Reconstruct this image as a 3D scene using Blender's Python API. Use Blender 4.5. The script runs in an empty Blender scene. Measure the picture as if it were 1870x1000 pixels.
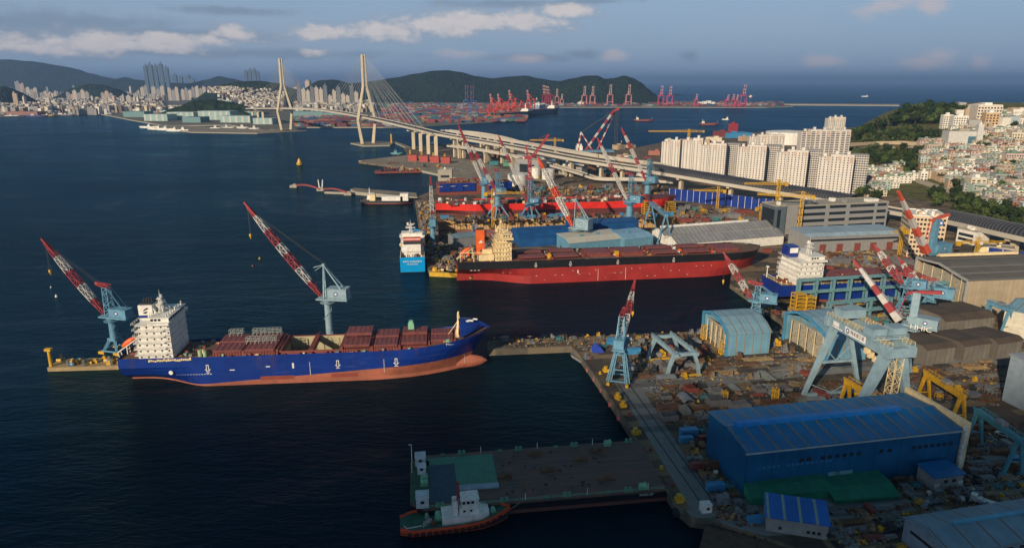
import bpy, math, random
from mathutils import Vector, Matrix, noise
random.seed(7)
R = math.radians
sc = bpy.context.scene
COL = sc.collection
# ---------------------------------------------------------------- camera, world, sun, exposure
FPX, CH, IW, IH = 1250.0, 135.0, 1870.0, 1000.0
PITCH = math.atan(350 / FPX)
CP, SP = math.cos(PITCH), math.sin(PITCH)
cam = bpy.data.cameras.new('camera'); cam.sensor_width = 36; cam.lens = 36 * FPX / IW
cam.clip_start = 1; cam.clip_end = 90000
co = bpy.data.objects.new('camera', cam); COL.objects.link(co)
co.location = (0, 0, CH); co.rotation_euler = (math.pi / 2 - PITCH, 0, 0)
sc.camera = co
SUN_EL, SH = R(22), Vector((0.53, 0.85)).normalized()      # SH: the way shadows fall
SDIR = Vector((-SH.x * math.cos(SUN_EL), -SH.y * math.cos(SUN_EL), math.sin(SUN_EL)))
sun = bpy.data.lights.new('sun', 'SUN'); sun.energy = 4.7; sun.angle = R(0.6); sun.color = (1, .82, .60)
so = bpy.data.objects.new('sun', sun); COL.objects.link(so)
so.rotation_euler = SDIR.to_track_quat('Z', 'Y').to_euler()
sc.view_settings.view_transform = 'Standard'; sc.view_settings.look = 'None'
sc.view_settings.gamma = 1; sc.view_settings.exposure = 0.12
W = bpy.data.worlds.new('World'); sc.world = W; W.use_nodes = True

def at(x, y, z=3.0):                                        # where the ray of a photo pixel meets the height z
    dy = FPX * CP + (500 - y) * SP; dz = -FPX * SP + (500 - y) * CP; t = (z - CH) / dz
    return Vector(((x - 935) * t, dy * t, z))
def atY(x, y, Y):                                           # the same ray at the distance Y
    dy = FPX * CP + (500 - y) * SP; dz = -FPX * SP + (500 - y) * CP; t = Y / dy
    return Vector(((x - 935) * t, Y, CH + dz * t))

class NT:
    def __init__(s, tree): s.t = tree; s.n = tree.nodes; s.l = tree.links
    def __call__(s, kind, ins=None, **kw):
        nd = s.n.new(kind)
        for k, v in kw.items(): setattr(nd, k, v)
        for k, v in (ins or {}).items():
            if isinstance(v, bpy.types.NodeSocket): s.l.new(v, nd.inputs[k])
            else: nd.inputs[k].default_value = v
        return nd
    def math(s, op, a, b=0.0, c=0.0, clamp=False):
        return s('ShaderNodeMath', {0: a, 1: b, 2: c}, operation=op, use_clamp=clamp).outputs[0]
    def mix(s, f, a, b, mode='MIX'):
        nd = s.n.new('ShaderNodeMix'); nd.data_type = 'RGBA'; nd.blend_type = mode
        for k, v in ((0, f), (6, a), (7, b)):
            if isinstance(v, bpy.types.NodeSocket): s.l.new(v, nd.inputs[k])
            else: nd.inputs[k].default_value = v if k == 0 else tuple(v[:3]) + (1,)
        return nd.outputs[2]

def build_world():
    t = NT(W.node_tree); t.n.clear()
    sky = t('ShaderNodeTexSky', sky_type='NISHITA', sun_disc=False)
    sky.sun_elevation = SUN_EL; sky.sun_rotation = math.atan2(SDIR.x, SDIR.y)
    sky.air_density = 1.0; sky.dust_density = 1.2; sky.ozone_density = 3.0
    g = t('ShaderNodeTexCoord').outputs['Generated']
    sx = t('ShaderNodeSeparateXYZ', {0: g})
    az = t.math('ARCTAN2', sx.outputs[0], sx.outputs[1]); el = t.math('ARCSINE', sx.outputs[2])
    v = t('ShaderNodeCombineXYZ', {0: az, 1: el, 2: 0.0}).outputs[0]
    def nz(scale, det=6, rough=.55):
        m = t('ShaderNodeMapping', {0: v, 3: scale})
        return t('ShaderNodeTexNoise', {'Vector': m.outputs[0], 'Scale': 1.0, 'Detail': det, 'Roughness': rough}).outputs[0]
    n1 = nz((16, 34, 1)); n2 = nz((45, 80, 1), 5, .6); n3 = nz((3, 11, 1), 3)
    def ell(x, y):
        d = Vector((x - 935, FPX * CP + (500 - y) * SP, -FPX * SP + (500 - y) * CP))
        return math.atan2(d.x, d.y), math.atan2(d.z, math.hypot(d.x, d.y))
    def blobs(lst):
        out = None
        for x, y, rx, ry in lst:
            a, e = ell(x, y)
            q = t('ShaderNodeVectorMath', {0: v, 1: (a, e, 0)}, operation='SUBTRACT')
            q = t('ShaderNodeVectorMath', {0: q.outputs[0], 1: (FPX / rx * .8, FPX / ry, 0)}, operation='MULTIPLY')
            q = t('ShaderNodeVectorMath', {0: q.outputs[0]}, operation='LENGTH').outputs[1]
            q = t.math('SUBTRACT', 1.0, q)
            out = q if out is None else t.math('SMOOTH_MAX', out, q, .25)
        return out
    def mask(b, amp, lo, hi):
        s = t.math('ADD', b, t.math('MULTIPLY', t.math('SUBTRACT', n1, .5), amp))
        s = t.math('ADD', s, t.math('MULTIPLY', t.math('SUBTRACT', n2, .5), amp * .5))
        return t('ShaderNodeMapRange', {0: s, 1: lo, 2: hi}, interpolation_type='SMOOTHERSTEP').outputs[0]
    white = blobs([(160, 80, 170, 20), (300, 72, 110, 14), (425, 60, 34, 17), (60, 88, 90, 14), (600, 60, 80, 17),
                   (700, 55, 80, 18), (800, 48, 100, 24), (880, 38, 90, 24), (960, 40, 70, 22), (1020, 20, 60, 16), (580, 95, 26, 9)])
    pink = blobs([(1500, 112, 36, 16), (1690, 115, 50, 14), (1715, 103, 24, 14), (1620, 10, 50, 26), (1120, 103, 30, 14),
                  (840, 98, 50, 15), (960, 108, 50, 12), (1790, 115, 20, 20), (1700, 14, 24, 20)])
    dark = blobs([(60, 42, 220, 24), (420, 20, 90, 9), (230, 60, 220, 18), (330, 97, 330, 9), (980, 106, 90, 9), (1060, 100, 40, 10), (930, 8, 120, 9), (1080, 2, 90, 7),
                  (60, 70, 150, 40), (1260, 102, 16, 12), (480, 98, 160, 10)])
    mw, mp, md = mask(white, 2.0, -.45, .85), mask(pink, 1.8, 0, 1.0), mask(dark, 1.6, -.3, .9)
    skyc = t.mix(1.0, sky.outputs[0], (.80, .86, 1.0), 'MULTIPLY')
    # a blue haze bank low over the sea keeps the last degrees above the horizon from going white
    low = t('ShaderNodeMapRange', {0: el, 1: -.02, 2: .20}, interpolation_type='SMOOTHSTEP').outputs[0]
    skyc = t.mix(low, t.mix(.88, skyc, (2.1, 3.1, 4.6)), skyc)
    up = t('ShaderNodeMapRange', {0: el, 1: .02, 2: .5}).outputs[0]
    skyc = t.mix(t.math('MULTIPLY', t.math('SUBTRACT', 1.0, up, clamp=True), .75), skyc, (2.9, 3.95, 5.3))
    high = t('ShaderNodeMapRange', {0: el, 1: .16, 2: .5}, interpolation_type='SMOOTHSTEP').outputs[0]
    skyc = t.mix(high, skyc, (.30, .85, 1.35))
    vm = t('ShaderNodeMapRange', {0: n3, 1: .42, 2: .72}).outputs[0]
    skyc = t.mix(t.math('MULTIPLY', vm, .25), skyc, (3.6, 4.3, 5.2))
    skyc = t.mix(t.math('MULTIPLY', md, .85), skyc, (2.0, 2.7, 3.6))
    skyc = t.mix(t.math('MULTIPLY', mp, .75), skyc, (5.2, 4.7, 4.9))
    # inside a cloud: sunlit tops, grey undersides
    cc = t.mix(t('ShaderNodeMapRange', {0: t.math('ADD', mw, t.math('MULTIPLY', n2, .8)), 1: .75, 2: 1.45}).outputs[0], (3.1, 3.5, 4.2), (6.6, 6.0, 5.8))
    skyc = t.mix(t.math('MULTIPLY', mw, .86), skyc, cc)
    bg = t('ShaderNodeBackground', {0: skyc, 1: 0.10})
    t('ShaderNodeOutputWorld', {0: bg.outputs[0]})
build_world()

# ---------------------------------------------------------------- materials
MC = {}
def newmat(name):
    m = bpy.data.materials.new(name); m.use_nodes = True
    t = NT(m.node_tree); t.n.clear()
    p = t('ShaderNodeBsdfPrincipled'); t('ShaderNodeOutputMaterial', {0: p.outputs[0]})
    return m, t, p
def pm(name, col=(.5, .5, .5), rough=.6, metal=0.0, var=.22, scale=.35, dirt=None, dirtamt=.35, streak=False, bump=0.0, spec=.5):
    """plain painted / mineral surface with uneven tone and optional dirt or rust"""
    if name in MC: return MC[name]
    m, t, p = newmat(name)
    oc = t('ShaderNodeTexCoord').outputs['Object']
    n = t('ShaderNodeTexNoise', {'Vector': oc, 'Scale': scale, 'Detail': 5, 'Roughness': .6}).outputs[0]
    lo = [c * (1 - var) for c in col[:3]]; hi = [min(1, c * (1 + var * .7)) for c in col[:3]]
    f = t('ShaderNodeMapRange', {0: n, 1: .3, 2: .7}).outputs[0]
    c = t.mix(f, lo, hi)
    oi = t('ShaderNodeObjectInfo').outputs['Random']
    c = t.mix(t.math('MULTIPLY', oi, .10), c, [x * .55 for x in col[:3]])
    if dirt:
        s = (scale * 3, scale * 3, scale * (.35 if streak else 3))
        mp = t('ShaderNodeMapping', {0: oc, 3: s}).outputs[0]
        n2 = t('ShaderNodeTexNoise', {'Vector': mp, 'Scale': 1.0, 'Detail': 6, 'Roughness': .7}).outputs[0]
        d = t('ShaderNodeMapRange', {0: n2, 1: .5, 2: .72}).outputs[0]
        c = t.mix(t.math('MULTIPLY', d, dirtamt), c, dirt)
    t.l.new(c, p.inputs['Base Color'])
    p.inputs['Roughness'].default_value = rough; p.inputs['Metallic'].default_value = metal
    p.inputs['Specular IOR Level'].default_value = spec
    if bump:
        b = t('ShaderNodeBump', {'Height': n, 'Strength': bump, 'Distance': 1.0}); t.l.new(b.outputs[0], p.inputs['Normal'])
    MC[name] = m; return m
def stripes(name, col, col2, step, axis=0, width=.18, rough=.5, dirt=None, var=.15, slats=0.0):
    """sheet cladding: narrow bands of a second colour every `step` metres along an axis, fine ribs between"""
    if name in MC: return MC[name]
    m, t, p = newmat(name)
    oc = t('ShaderNodeTexCoord').outputs['Object']
    x = t('ShaderNodeSeparateXYZ', {0: oc}).outputs[axis]
    fr = t.math('FRACT', t.math('DIVIDE', x, step))
    band = t.math('LESS_THAN', fr, width)
    n = t('ShaderNodeTexNoise', {'Vector': oc, 'Scale': .12, 'Detail': 6, 'Roughness': .65}).outputs[0]
    n2 = t('ShaderNodeTexNoise', {'Vector': oc, 'Scale': .9, 'Detail': 4}).outputs[0]
    base = t.mix(t('ShaderNodeMapRange', {0: n, 1: .35, 2: .65}).outputs[0], [c * (1 - var) for c in col], [c * (1 + var) for c in col])
    sheet = t('ShaderNodeTexWhiteNoise', {'W': t.math('FLOOR', t.math('DIVIDE', x, step / 4))}, noise_dimensions='1D').outputs[0]
    base = t.mix(t.math('MULTIPLY', sheet, .22), base, [c * .45 for c in col])
    c2 = t.mix(n2, [c * .6 for c in col2], [c * 1.25 for c in col2])
    c = t.mix(band, base, c2)
    if dirt: c = t.mix(t.math('MULTIPLY', t('ShaderNodeMapRange', {0: n, 1: .55, 2: .8}).outputs[0], .6), c, dirt)
    t.l.new(c, p.inputs['Base Color']); p.inputs['Roughness'].default_value = rough
    w = t('ShaderNodeMath', {0: t.math('MULTIPLY', x, 12.0)}, operation='SINE').outputs[0]
    b = t('ShaderNodeBump', {'Height': w, 'Strength': .25, 'Distance': .1}); t.l.new(b.outputs[0], p.inputs['Normal'])
    MC[name] = m; return m
def facade(name, wall, win, bw=3.2, bh=3.0, mort=.35, var=.15):
    """wall with rows of small dark panes, for far buildings whose windows are under a pixel"""
    if name in MC: return MC[name]
    m, t, p = newmat(name)
    oc = t('ShaderNodeTexCoord').outputs['Object']; s = t('ShaderNodeSeparateXYZ', {0: oc})
    geo = t('ShaderNodeNewGeometry').outputs['Normal']
    up = t.math('ABSOLUTE', t('ShaderNodeSeparateXYZ', {0: geo}).outputs[2])
    u = t.math('ADD', s.outputs[0], s.outputs[1])
    br = t('ShaderNodeCombineXYZ', {0: u, 1: s.outputs[2], 2: 0.0}).outputs[0]
    bt = t('ShaderNodeTexBrick', {'Vector': br, 'Color1': (1, 1, 1, 1), 'Color2': (.6, .6, .6, 1), 'Mortar': (0, 0, 0, 1), 'Scale': 1.0,
           'Mortar Size': mort * bh, 'Mortar Smooth': .0, 'Brick Width': bw, 'Row Height': bh}, offset=0.0)
    f = t.math('MULTIPLY', bt.outputs[0], t.math('LESS_THAN', up, .5))
    oi = t('ShaderNodeObjectInfo').outputs['Random']
    wc = t.mix(t.math('MULTIPLY', oi, .35), wall, [wall[0] * .62, wall[1] * .55, wall[2] * .5])
    n = t('ShaderNodeTexNoise', {'Vector': oc, 'Scale': .2, 'Detail': 5}).outputs[0]
    wc = t.mix(t.math('MULTIPLY', n, var), wc, [c * .4 for c in wall])
    t.l.new(t.mix(f, wc, win), p.inputs['Base Color']); p.inputs['Roughness'].default_value = .7
    MC[name] = m; return m

# ---------------------------------------------------------------- mesh helper
class MB:
    def __init__(s): s.v = []; s.f = []; s.m = []
    def face(s, pts, m=0):
        b = len(s.v); s.v += [tuple(p) for p in pts]; s.f.append(tuple(range(b, b + len(pts)))); s.m.append(m); return s
    def hexa(s, c, m=0, faces=(0, 1, 2, 3, 4, 5)):
        b = len(s.v); s.v += [tuple(p) for p in c]
        F = ((0, 3, 2, 1), (4, 5, 6, 7), (0, 1, 5, 4), (1, 2, 6, 5), (2, 3, 7, 6), (3, 0, 4, 7))
        for k in faces: s.f.append(tuple(b + i for i in F[k])); s.m.append(m)
        return s
    def box(s, cx, cy, z0, sx, sy, sz, m=0, rz=0.0):
        c, n = math.cos(rz), math.sin(rz); P = []
        for z in (z0, z0 + sz):
            for x, y in ((-.5, -.5), (.5, -.5), (.5, .5), (-.5, .5)):
                x *= sx; y *= sy; P.append((cx + x * c - y * n, cy + x * n + y * c, z))
        return s.hexa(P, m)
    def beam(s, p, q, w, h=None, m=0, w2=None, h2=None):
        p, q = Vector(p), Vector(q); h = h or w; d = (q - p)
        if d.length < 1e-6: return s
        d.normalize(); up = Vector((0, 0, 1)) if abs(d.z) < .95 else Vector((0, 1, 0))
        a = d.cross(up).normalized(); b = a.cross(d).normalized()
        w2 = w2 or w; h2 = h2 or h; P = []
        for o, ww, hh in ((p, w, h), (q, w2, h2)):
            for x, y in ((-.5, -.5), (.5, -.5), (.5, .5), (-.5, .5)): P.append(o + a * x * ww + b * y * hh)
        return s.hexa(P, m)
    def cyl(s, p, q, r0, r1=None, n=12, m=0, cap=True):
        p, q = Vector(p), Vector(q); r1 = r0 if r1 is None else r1; d = (q - p).normalized()
        up = Vector((0, 0, 1)) if abs(d.z) < .95 else Vector((0, 1, 0)); a = d.cross(up).normalized(); b = a.cross(d)
        B = len(s.v)
        for o, r in ((p, r0), (q, r1)):
            for k in range(n): an = 2 * math.pi * k / n; s.v.append(tuple(o + (a * math.cos(an) + b * math.sin(an)) * r))
        for k in range(n):
            j = (k + 1) % n; s.f.append((B + k, B + n + k, B + n + j, B + j)); s.m.append(m)
        if cap: s.f.append(tuple(B + k for k in range(n))); s.m.append(m); s.f.append(tuple(B + n + k for k in reversed(range(n)))); s.m.append(m)
        return s
    def prism(s, poly, z0, z1, m=0, mtop=None, bottom=False):
        a = sum(poly[i][0] * poly[(i + 1) % len(poly)][1] - poly[(i + 1) % len(poly)][0] * poly[i][1] for i in range(len(poly)))
        if a < 0: poly = list(reversed(poly))
        n = len(poly); B = len(s.v)
        s.v += [(x[0], x[1], z0) for x in poly] + [(x[0], x[1], z1) for x in poly]
        for k in range(n): j = (k + 1) % n; s.f.append((B + k, B + j, B + n + j, B + n + k)); s.m.append(m)
        s.f.append(tuple(B + n + k for k in range(n))); s.m.append(m if mtop is None else mtop)
        if bottom: s.f.append(tuple(B + k for k in reversed(range(n)))); s.m.append(m)
        return s
    def strip(s, rows, m=0, closed=False, mf=None):
        B = len(s.v); n = len(rows[0])
        for r in rows: s.v += [tuple(p) for p in r]
        for i in range(len(rows) - 1):
            for k in range(n if closed else n - 1):
                j = (k + 1) % n
                s.f.append((B + i * n + k, B + i * n + j, B + (i + 1) * n + j, B + (i + 1) * n + k)); s.m.append(mf(i, k) if mf else m)
        return s
    def lattice(s, p, q, w0, w1, bays, th, cols=(0,), wide=None, wm=None, taper_ends=False):
        """square truss between two points: four chords, zigzag laces, colours by bay"""
        p, q = Vector(p), Vector(q); d = (q - p); L = d.length; d.normalize()
        up = Vector((0, 0, 1)) if abs(d.z) < .99 else Vector((1, 0, 0))
        a = d.cross(up).normalized(); b = a.cross(d).normalized()
        if wide: a = Vector(wide).normalized(); b = a.cross(d).normalized()
        def ring(t):
            w = w0 + (w1 - w0) * t
            if wm: w = w0 * (1 - t) + w1 * t; mid = 1 - abs(2 * t - 1) ** 2.2; w = w + (wm - (w0 + w1) / 2) * mid
            o = p + d * L * t
            return [o + a * x * w / 2 + b * y * w / 2 for x, y in ((-1, -1), (1, -1), (1, 1), (-1, 1))]
        for i in range(bays):
            r0, r1 = ring(i / bays), ring((i + 1) / bays); m = cols[int(i * len(cols) / bays)]
            for k in range(4):
                j = (k + 1) % 4
                s.beam(r0[k], r1[k], th, th, m)
                s.beam(r0[k] if i % 2 else r0[j], r1[j] if i % 2 else r1[k], th * .7, th * .7, m)
                s.beam(r1[k], r1[j], th * .6, th * .6, m)
        return s
    def build(s, name, mats, parent=None, smooth=False, loc=None, rz=None):
        me = bpy.data.meshes.new(name); me.from_pydata(s.v, [], s.f); me.validate()
        mats = mats if isinstance(mats, (list, tuple)) else [mats]
        for x in mats: me.materials.append(x)
        if len(me.polygons) == len(s.m): me.polygons.foreach_set('material_index', s.m)
        if smooth: me.polygons.foreach_set('use_smooth', [True] * len(me.polygons))
        me.update()
        o = bpy.data.objects.new(name, me); COL.objects.link(o)
        if parent: o.parent = parent
        if loc is not None: o.location = loc
        if rz is not None: o.rotation_euler[2] = rz
        return o
def tag(o, label, cat, group=None, kind=None):
    o['label'] = label; o['category'] = cat
    if group: o['group'] = group
    if kind: o['kind'] = kind
    return o
def thing(name, label, cat, loc=(0, 0, 0), rz=0.0, group=None):
    o = bpy.data.objects.new(name, None); COL.objects.link(o); o.empty_display_size = .5
    o.location = loc; o.rotation_euler = (0, 0, rz); return tag(o, label, cat, group)
def struct(o, cat=None):
    o['kind'] = 'structure'; return o
KIDS = {}
def dup(root, loc, rz=0.0, label=None, group=None, scale=None):
    if root.name not in KIDS: KIDS[root.name] = [(c, list(c.children)) for c in root.children]
    r = root.copy(); COL.objects.link(r); r.location = loc; r.rotation_euler = (0, 0, rz)
    if scale: r.scale = scale
    if label: r['label'] = label
    if group: r['group'] = group
    for ch, gs in KIDS[root.name]:
        c = ch.copy(); COL.objects.link(c); c.parent = r
        for g in gs: d = g.copy(); COL.objects.link(d); d.parent = c
    return r
def text_mesh(s, size, mat, name='lettering', parent=None, loc=(0, 0, 0), rot=(0, 0, 0), ext=.05, sx=1.0):
    cu = bpy.data.curves.new(name, 'FONT'); cu.body = s; cu.size = size; cu.extrude = ext; cu.align_x = 'CENTER'; cu.align_y = 'CENTER'
    ob = bpy.data.objects.new(name, cu); COL.objects.link(ob)
    dg = bpy.context.evaluated_depsgraph_get(); me = bpy.data.meshes.new_from_object(ob.evaluated_get(dg))
    bpy.data.objects.remove(ob); me.materials.clear(); me.materials.append(mat)
    o = bpy.data.objects.new(name, me); COL.objects.link(o)
    o.location = loc; o.rotation_euler = rot; o.scale = (sx, 1, 1)
    if parent: o.parent = parent
    return o
def sstep(x): x = max(0.0, min(1.0, x)); return x * x * (3 - 2 * x)
def yaw(p, q): return math.atan2(q[1] - p[1], q[0] - p[0])
YA = R(9.0)                                                 # the yard's own grid is turned 9 degrees
U2 = Vector((math.cos(YA), math.sin(YA), 0)); V2 = Vector((-math.sin(YA), math.cos(YA), 0))

def hullmat(name, col, rust=(.20, .07, .035), rough=.4, amt=.45, var=.12):
    """ship plating: faint plate seams, rust runs, scuffs"""
    m, t, p = newmat(name); oc = t('ShaderNodeTexCoord').outputs['Object']; s = t('ShaderNodeSeparateXYZ', {0: oc})
    v = t('ShaderNodeCombineXYZ', {0: s.outputs[0], 1: s.outputs[2], 2: 0.0}).outputs[0]
    bt = t('ShaderNodeTexBrick', {'Vector': v, 'Color1': (0, 0, 0, 1), 'Color2': (1, 1, 1, 1), 'Mortar': (.5, .5, .5, 1), 'Scale': 1.0, 'Mortar Size': .05, 'Brick Width': 9.0, 'Row Height': 2.3})
    n = t('ShaderNodeTexNoise', {'Vector': t('ShaderNodeMapping', {0: oc, 3: (.5, .5, .05)}).outputs[0], 'Scale': 1.0, 'Detail': 7, 'Roughness': .7}).outputs[0]
    n2 = t('ShaderNodeTexNoise', {'Vector': oc, 'Scale': .07, 'Detail': 6, 'Roughness': .7}).outputs[0]
    n3 = t('ShaderNodeTexNoise', {'Vector': t('ShaderNodeMapping', {0: oc, 3: (.05, .05, .9)}).outputs[0], 'Scale': 1.0, 'Detail': 6, 'Roughness': .7}).outputs[0]
    c = t.mix(t('ShaderNodeMapRange', {0: n2, 1: .35, 2: .65}).outputs[0], [x * (1 - var * 1.6) for x in col], [min(1, x * (1 + var)) for x in col])
    c = t.mix(t.math('MULTIPLY', bt.outputs[0], .13), c, [x * .5 for x in col])
    c = t.mix(t.math('MULTIPLY', bt.outputs[1], .28), c, [x * .55 for x in col])
    c = t.mix(t.math('MULTIPLY', t('ShaderNodeMapRange', {0: n, 1: .54, 2: .70}).outputs[0], amt), c, rust)
    c = t.mix(t.math('MULTIPLY', t('ShaderNodeMapRange', {0: n3, 1: .56, 2: .70}).outputs[0], amt * .7), c, [min(1, x * 1.5 + .05) for x in col])
    t.l.new(c, p.inputs['Base Color']); p.inputs['Roughness'].default_value = rough; MC[name] = m
    b = t('ShaderNodeBump', {'Height': n2, 'Strength': .25, 'Distance': .6}); t.l.new(b.outputs[0], p.inputs['Normal']); return m
# common paints
WHITE = pm('white_paint', (.78, .76, .70), .45, dirt=(.35, .24, .15), dirtamt=.35, streak=True)
CREAM = pm('cream_paint', (.80, .64, .36), .5, dirt=(.40, .26, .14), dirtamt=.3)
RED = pm('crane_red', (.34, .04, .045), .5, dirt=(.16, .05, .04)); CWHITE = pm('crane_white', (.54, .52, .49), .5, dirt=(.35, .28, .2))
CBLUE = pm('crane_blue', (.115, .28, .40), .5, dirt=(.16, .22, .24), dirtamt=.45, streak=True)
PALEB = pm('pale_blue', (.25, .37, .43), .5, dirt=(.25, .28, .28), dirtamt=.3)
YEL = pm('machine_yellow', (.62, .36, .02), .5, dirt=(.2, .1, .03))
ORANGE = pm('orange_paint', (.80, .13, .02), .45)
DARK = pm('dark_steel', (.03, .032, .036), .6); GREY = pm('grey_steel', (.20, .21, .22), .6, dirt=(.14, .09, .05))
OXIDE = pm('red_oxide', (.22, .055, .04), .65, var=.3, scale=.6, dirt=(.10, .04, .03), dirtamt=.6)
HATCH = pm('hatch_red', (.20, .055, .05), .55, var=.25, scale=.25, dirt=(.3, .16, .12), dirtamt=.35)
GLASS = pm('window_glass', (.02, .03, .04), .15); CONC = pm('concrete', (.36, .33, .27), .85, var=.18, dirt=(.16, .12, .08), dirtamt=.5, streak=True)
RUST = pm('rusty_plate', (.15, .075, .035), .85, var=.5, scale=.5, dirt=(.06, .035, .02), dirtamt=.6)
GREEN = pm('deck_green', (.05, .22, .14), .6, dirt=(.06, .07, .06)); LGREEN = pm('light_green', (.20, .46, .30), .55)
ROPE = pm('rope_dark', (.05, .05, .05), .8); BLACK = pm('tyre_black', (.012, .012, .013), .8)
SKYB = pm('container_blue', (.05, .25, .48), .5); TEAL = pm('teal_paint', (.06, .25, .27), .5)
# ================================================================= setting: water, land, hills
from mathutils.geometry import tessellate_polygon
PIT = [at(*q, 3) for q in ((800, 400), (1265, 395), (1265, 412), (1060, 424), (1000, 440), (800, 444))]
def build_water():
    m, t, p = newmat('sea_water')
    geo = t('ShaderNodeNewGeometry').outputs['Position']
    def nn(s, det=4, r=.6): 
        mp = t('ShaderNodeMapping', {0: geo, 3: s, 2: (0, 0, .5)}).outputs[0]
        return t('ShaderNodeTexNoise', {'Vector': mp, 'Scale': 1.0, 'Detail': det, 'Roughness': r}).outputs[0]
    big = nn((.0016, .004, .003), 4); mid = nn((.02, .055, .03), 5, .65); fine = nn((.16, .42, .2), 5, .7)
    h = t.math('ADD', t.math('MULTIPLY', mid, 1.6), t.math('MULTIPLY', fine, .6))
    wp = nn((.0035, .009, .003), 6, .7)
    st = t('ShaderNodeMapRange', {0: wp, 1: .35, 2: .65, 3: .5, 4: 1.0}).outputs[0]
    b = t('ShaderNodeBump', {'Height': h, 'Strength': st, 'Distance': 1.8}).outputs[0]
    rg = t('ShaderNodeMapRange', {0: wp, 1: .4, 2: .62, 3: .10, 4: .22}).outputs[0]
    # current lines: long pale slicks where the water is smoother
    q = t('ShaderNodeTexNoise', {'Vector': t('ShaderNodeMapping', {0: geo, 3: (.0028, .006, .003), 2: (0, 0, -.3)}).outputs[0], 'Scale': 1.0, 'Detail': 5, 'Roughness': .55, 'Distortion': 1.6}).outputs[0]
    line = t('ShaderNodeMapRange', {0: t.math('ABSOLUTE', t.math('SUBTRACT', q, .5)), 1: 0.0, 2: .022, 3: 1.0, 4: 0.0}).outputs[0]
    fr = t('ShaderNodeFresnel', {'IOR': 1.33, 'Normal': b}).outputs[0]
    big = t('ShaderNodeMapRange', {0: nn((.0012, .003, .002), 4), 1: .35, 2: .65, 3: .78, 4: 1.15}).outputs[0]
    gl = t('ShaderNodeBsdfGlossy', {'Color': t.mix(1.0, t('ShaderNodeCombineXYZ', {0: big, 1: big, 2: big}).outputs[0], t.mix(t.math('MULTIPLY', line, .6), (.15, .31, .42), (.32, .46, .54)), 'MULTIPLY'), 'Roughness': rg, 'Normal': b})
    df = t('ShaderNodeBsdfDiffuse', {'Color': (.0022, .011, .017, 1)})
    mx = t('ShaderNodeMixShader', {0: fr, 1: df.outputs[0], 2: gl.outputs[0]})
    out = next(n for n in t.n if n.type == 'OUTPUT_MATERIAL'); t.l.new(mx.outputs[0], out.inputs[0]); t.n.remove(p)
    V = [Vector((-60000, -2000, 0)), Vector((60000, -2000, 0)), Vector((60000, 80000, 0)), Vector((-60000, 80000, 0))]; H = [Vector((q.x, q.y, 0)) for q in PIT]
    mb = MB(); mb.v = [tuple(q) for q in V + H]
    for t3 in tessellate_polygon([V, H]):
        a, b, c = ((V + H)[i] for i in t3); mb.f.append(tuple(t3) if (b - a).cross(c - a).z > 0 else tuple(reversed(t3))); mb.m.append(0)
    o = mb.build('sea_water', m); struct(o); o['label'] = 'dark blue harbour water with small ripples'
build_water()

def ground_mat(name, cols, s1=.02, s2=.15, rough=.9):
    m, t, p = newmat(name); geo = t('ShaderNodeNewGeometry').outputs['Position']
    rot = t('ShaderNodeMapping', {0: geo, 2: (0, 0, -YA)}).outputs[0]
    n1 = t('ShaderNodeTexNoise', {'Vector': rot, 'Scale': s1, 'Detail': 8, 'Roughness': .7}).outputs[0]
    n2 = t('ShaderNodeTexNoise', {'Vector': rot, 'Scale': s2, 'Detail': 6, 'Roughness': .75}).outputs[0]
    bt = t('ShaderNodeTexBrick', {'Vector': rot, 'Color1': (0, 0, 0, 1), 'Color2': (1, 1, 1, 1), 'Mortar': (.5, .5, .5, 1), 'Scale': 1.0,
           'Mortar Size': .2, 'Brick Width': 17.0, 'Row Height': 5.0}).outputs[0]
    c = t.mix(t('ShaderNodeMapRange', {0: n1, 1: .38, 2: .62}).outputs[0], cols[0], cols[1])
    c = t.mix(t('ShaderNodeMapRange', {0: n2, 1: .45, 2: .68}).outputs[0], c, cols[2])
    c = t.mix(t.math('MULTIPLY', t.math('GREATER_THAN', bt, .66), .65), c, cols[3]); c = t.mix(t.math('MULTIPLY', t.math('LESS_THAN', bt, .3), .5), c, [q * .6 for q in cols[2]])
    t.l.new(c, p.inputs['Base Color']); p.inputs['Roughness'].default_value = rough
    b = t('ShaderNodeBump', {'Height': n2, 'Strength': .5, 'Distance': .4}); t.l.new(b.outputs[0], p.inputs['Normal'])
    return m
M_YARD = ground_mat('yard_ground', ((.07, .052, .034), (.15, .11, .066), (.045, .038, .032), (.25, .17, .09)))
M_QUAY = ground_mat('quay_concrete', ((.22, .19, .14), (.30, .26, .19), (.14, .12, .09), (.24, .20, .15)), .01, .1)
M_TOWN = ground_mat('town_ground', ((.12, .11, .09), (.07, .09, .04), (.17, .15, .12), (.13, .12, .10)), .006, .05)
def sheet(name, px, z, mat, zb=-3.0, label=None, side=None):
    P = [at(q[0], q[1], z) if len(q) == 2 else Vector(q) for q in px]
    mb = MB(); mb.prism([(p.x, p.y) for p in P], zb, z, 1, 0)
    o = mb.build(name, [mat, side or MC.get('side') or CONC]); struct(o)
    if label: o['label'] = label
    return o
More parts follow.
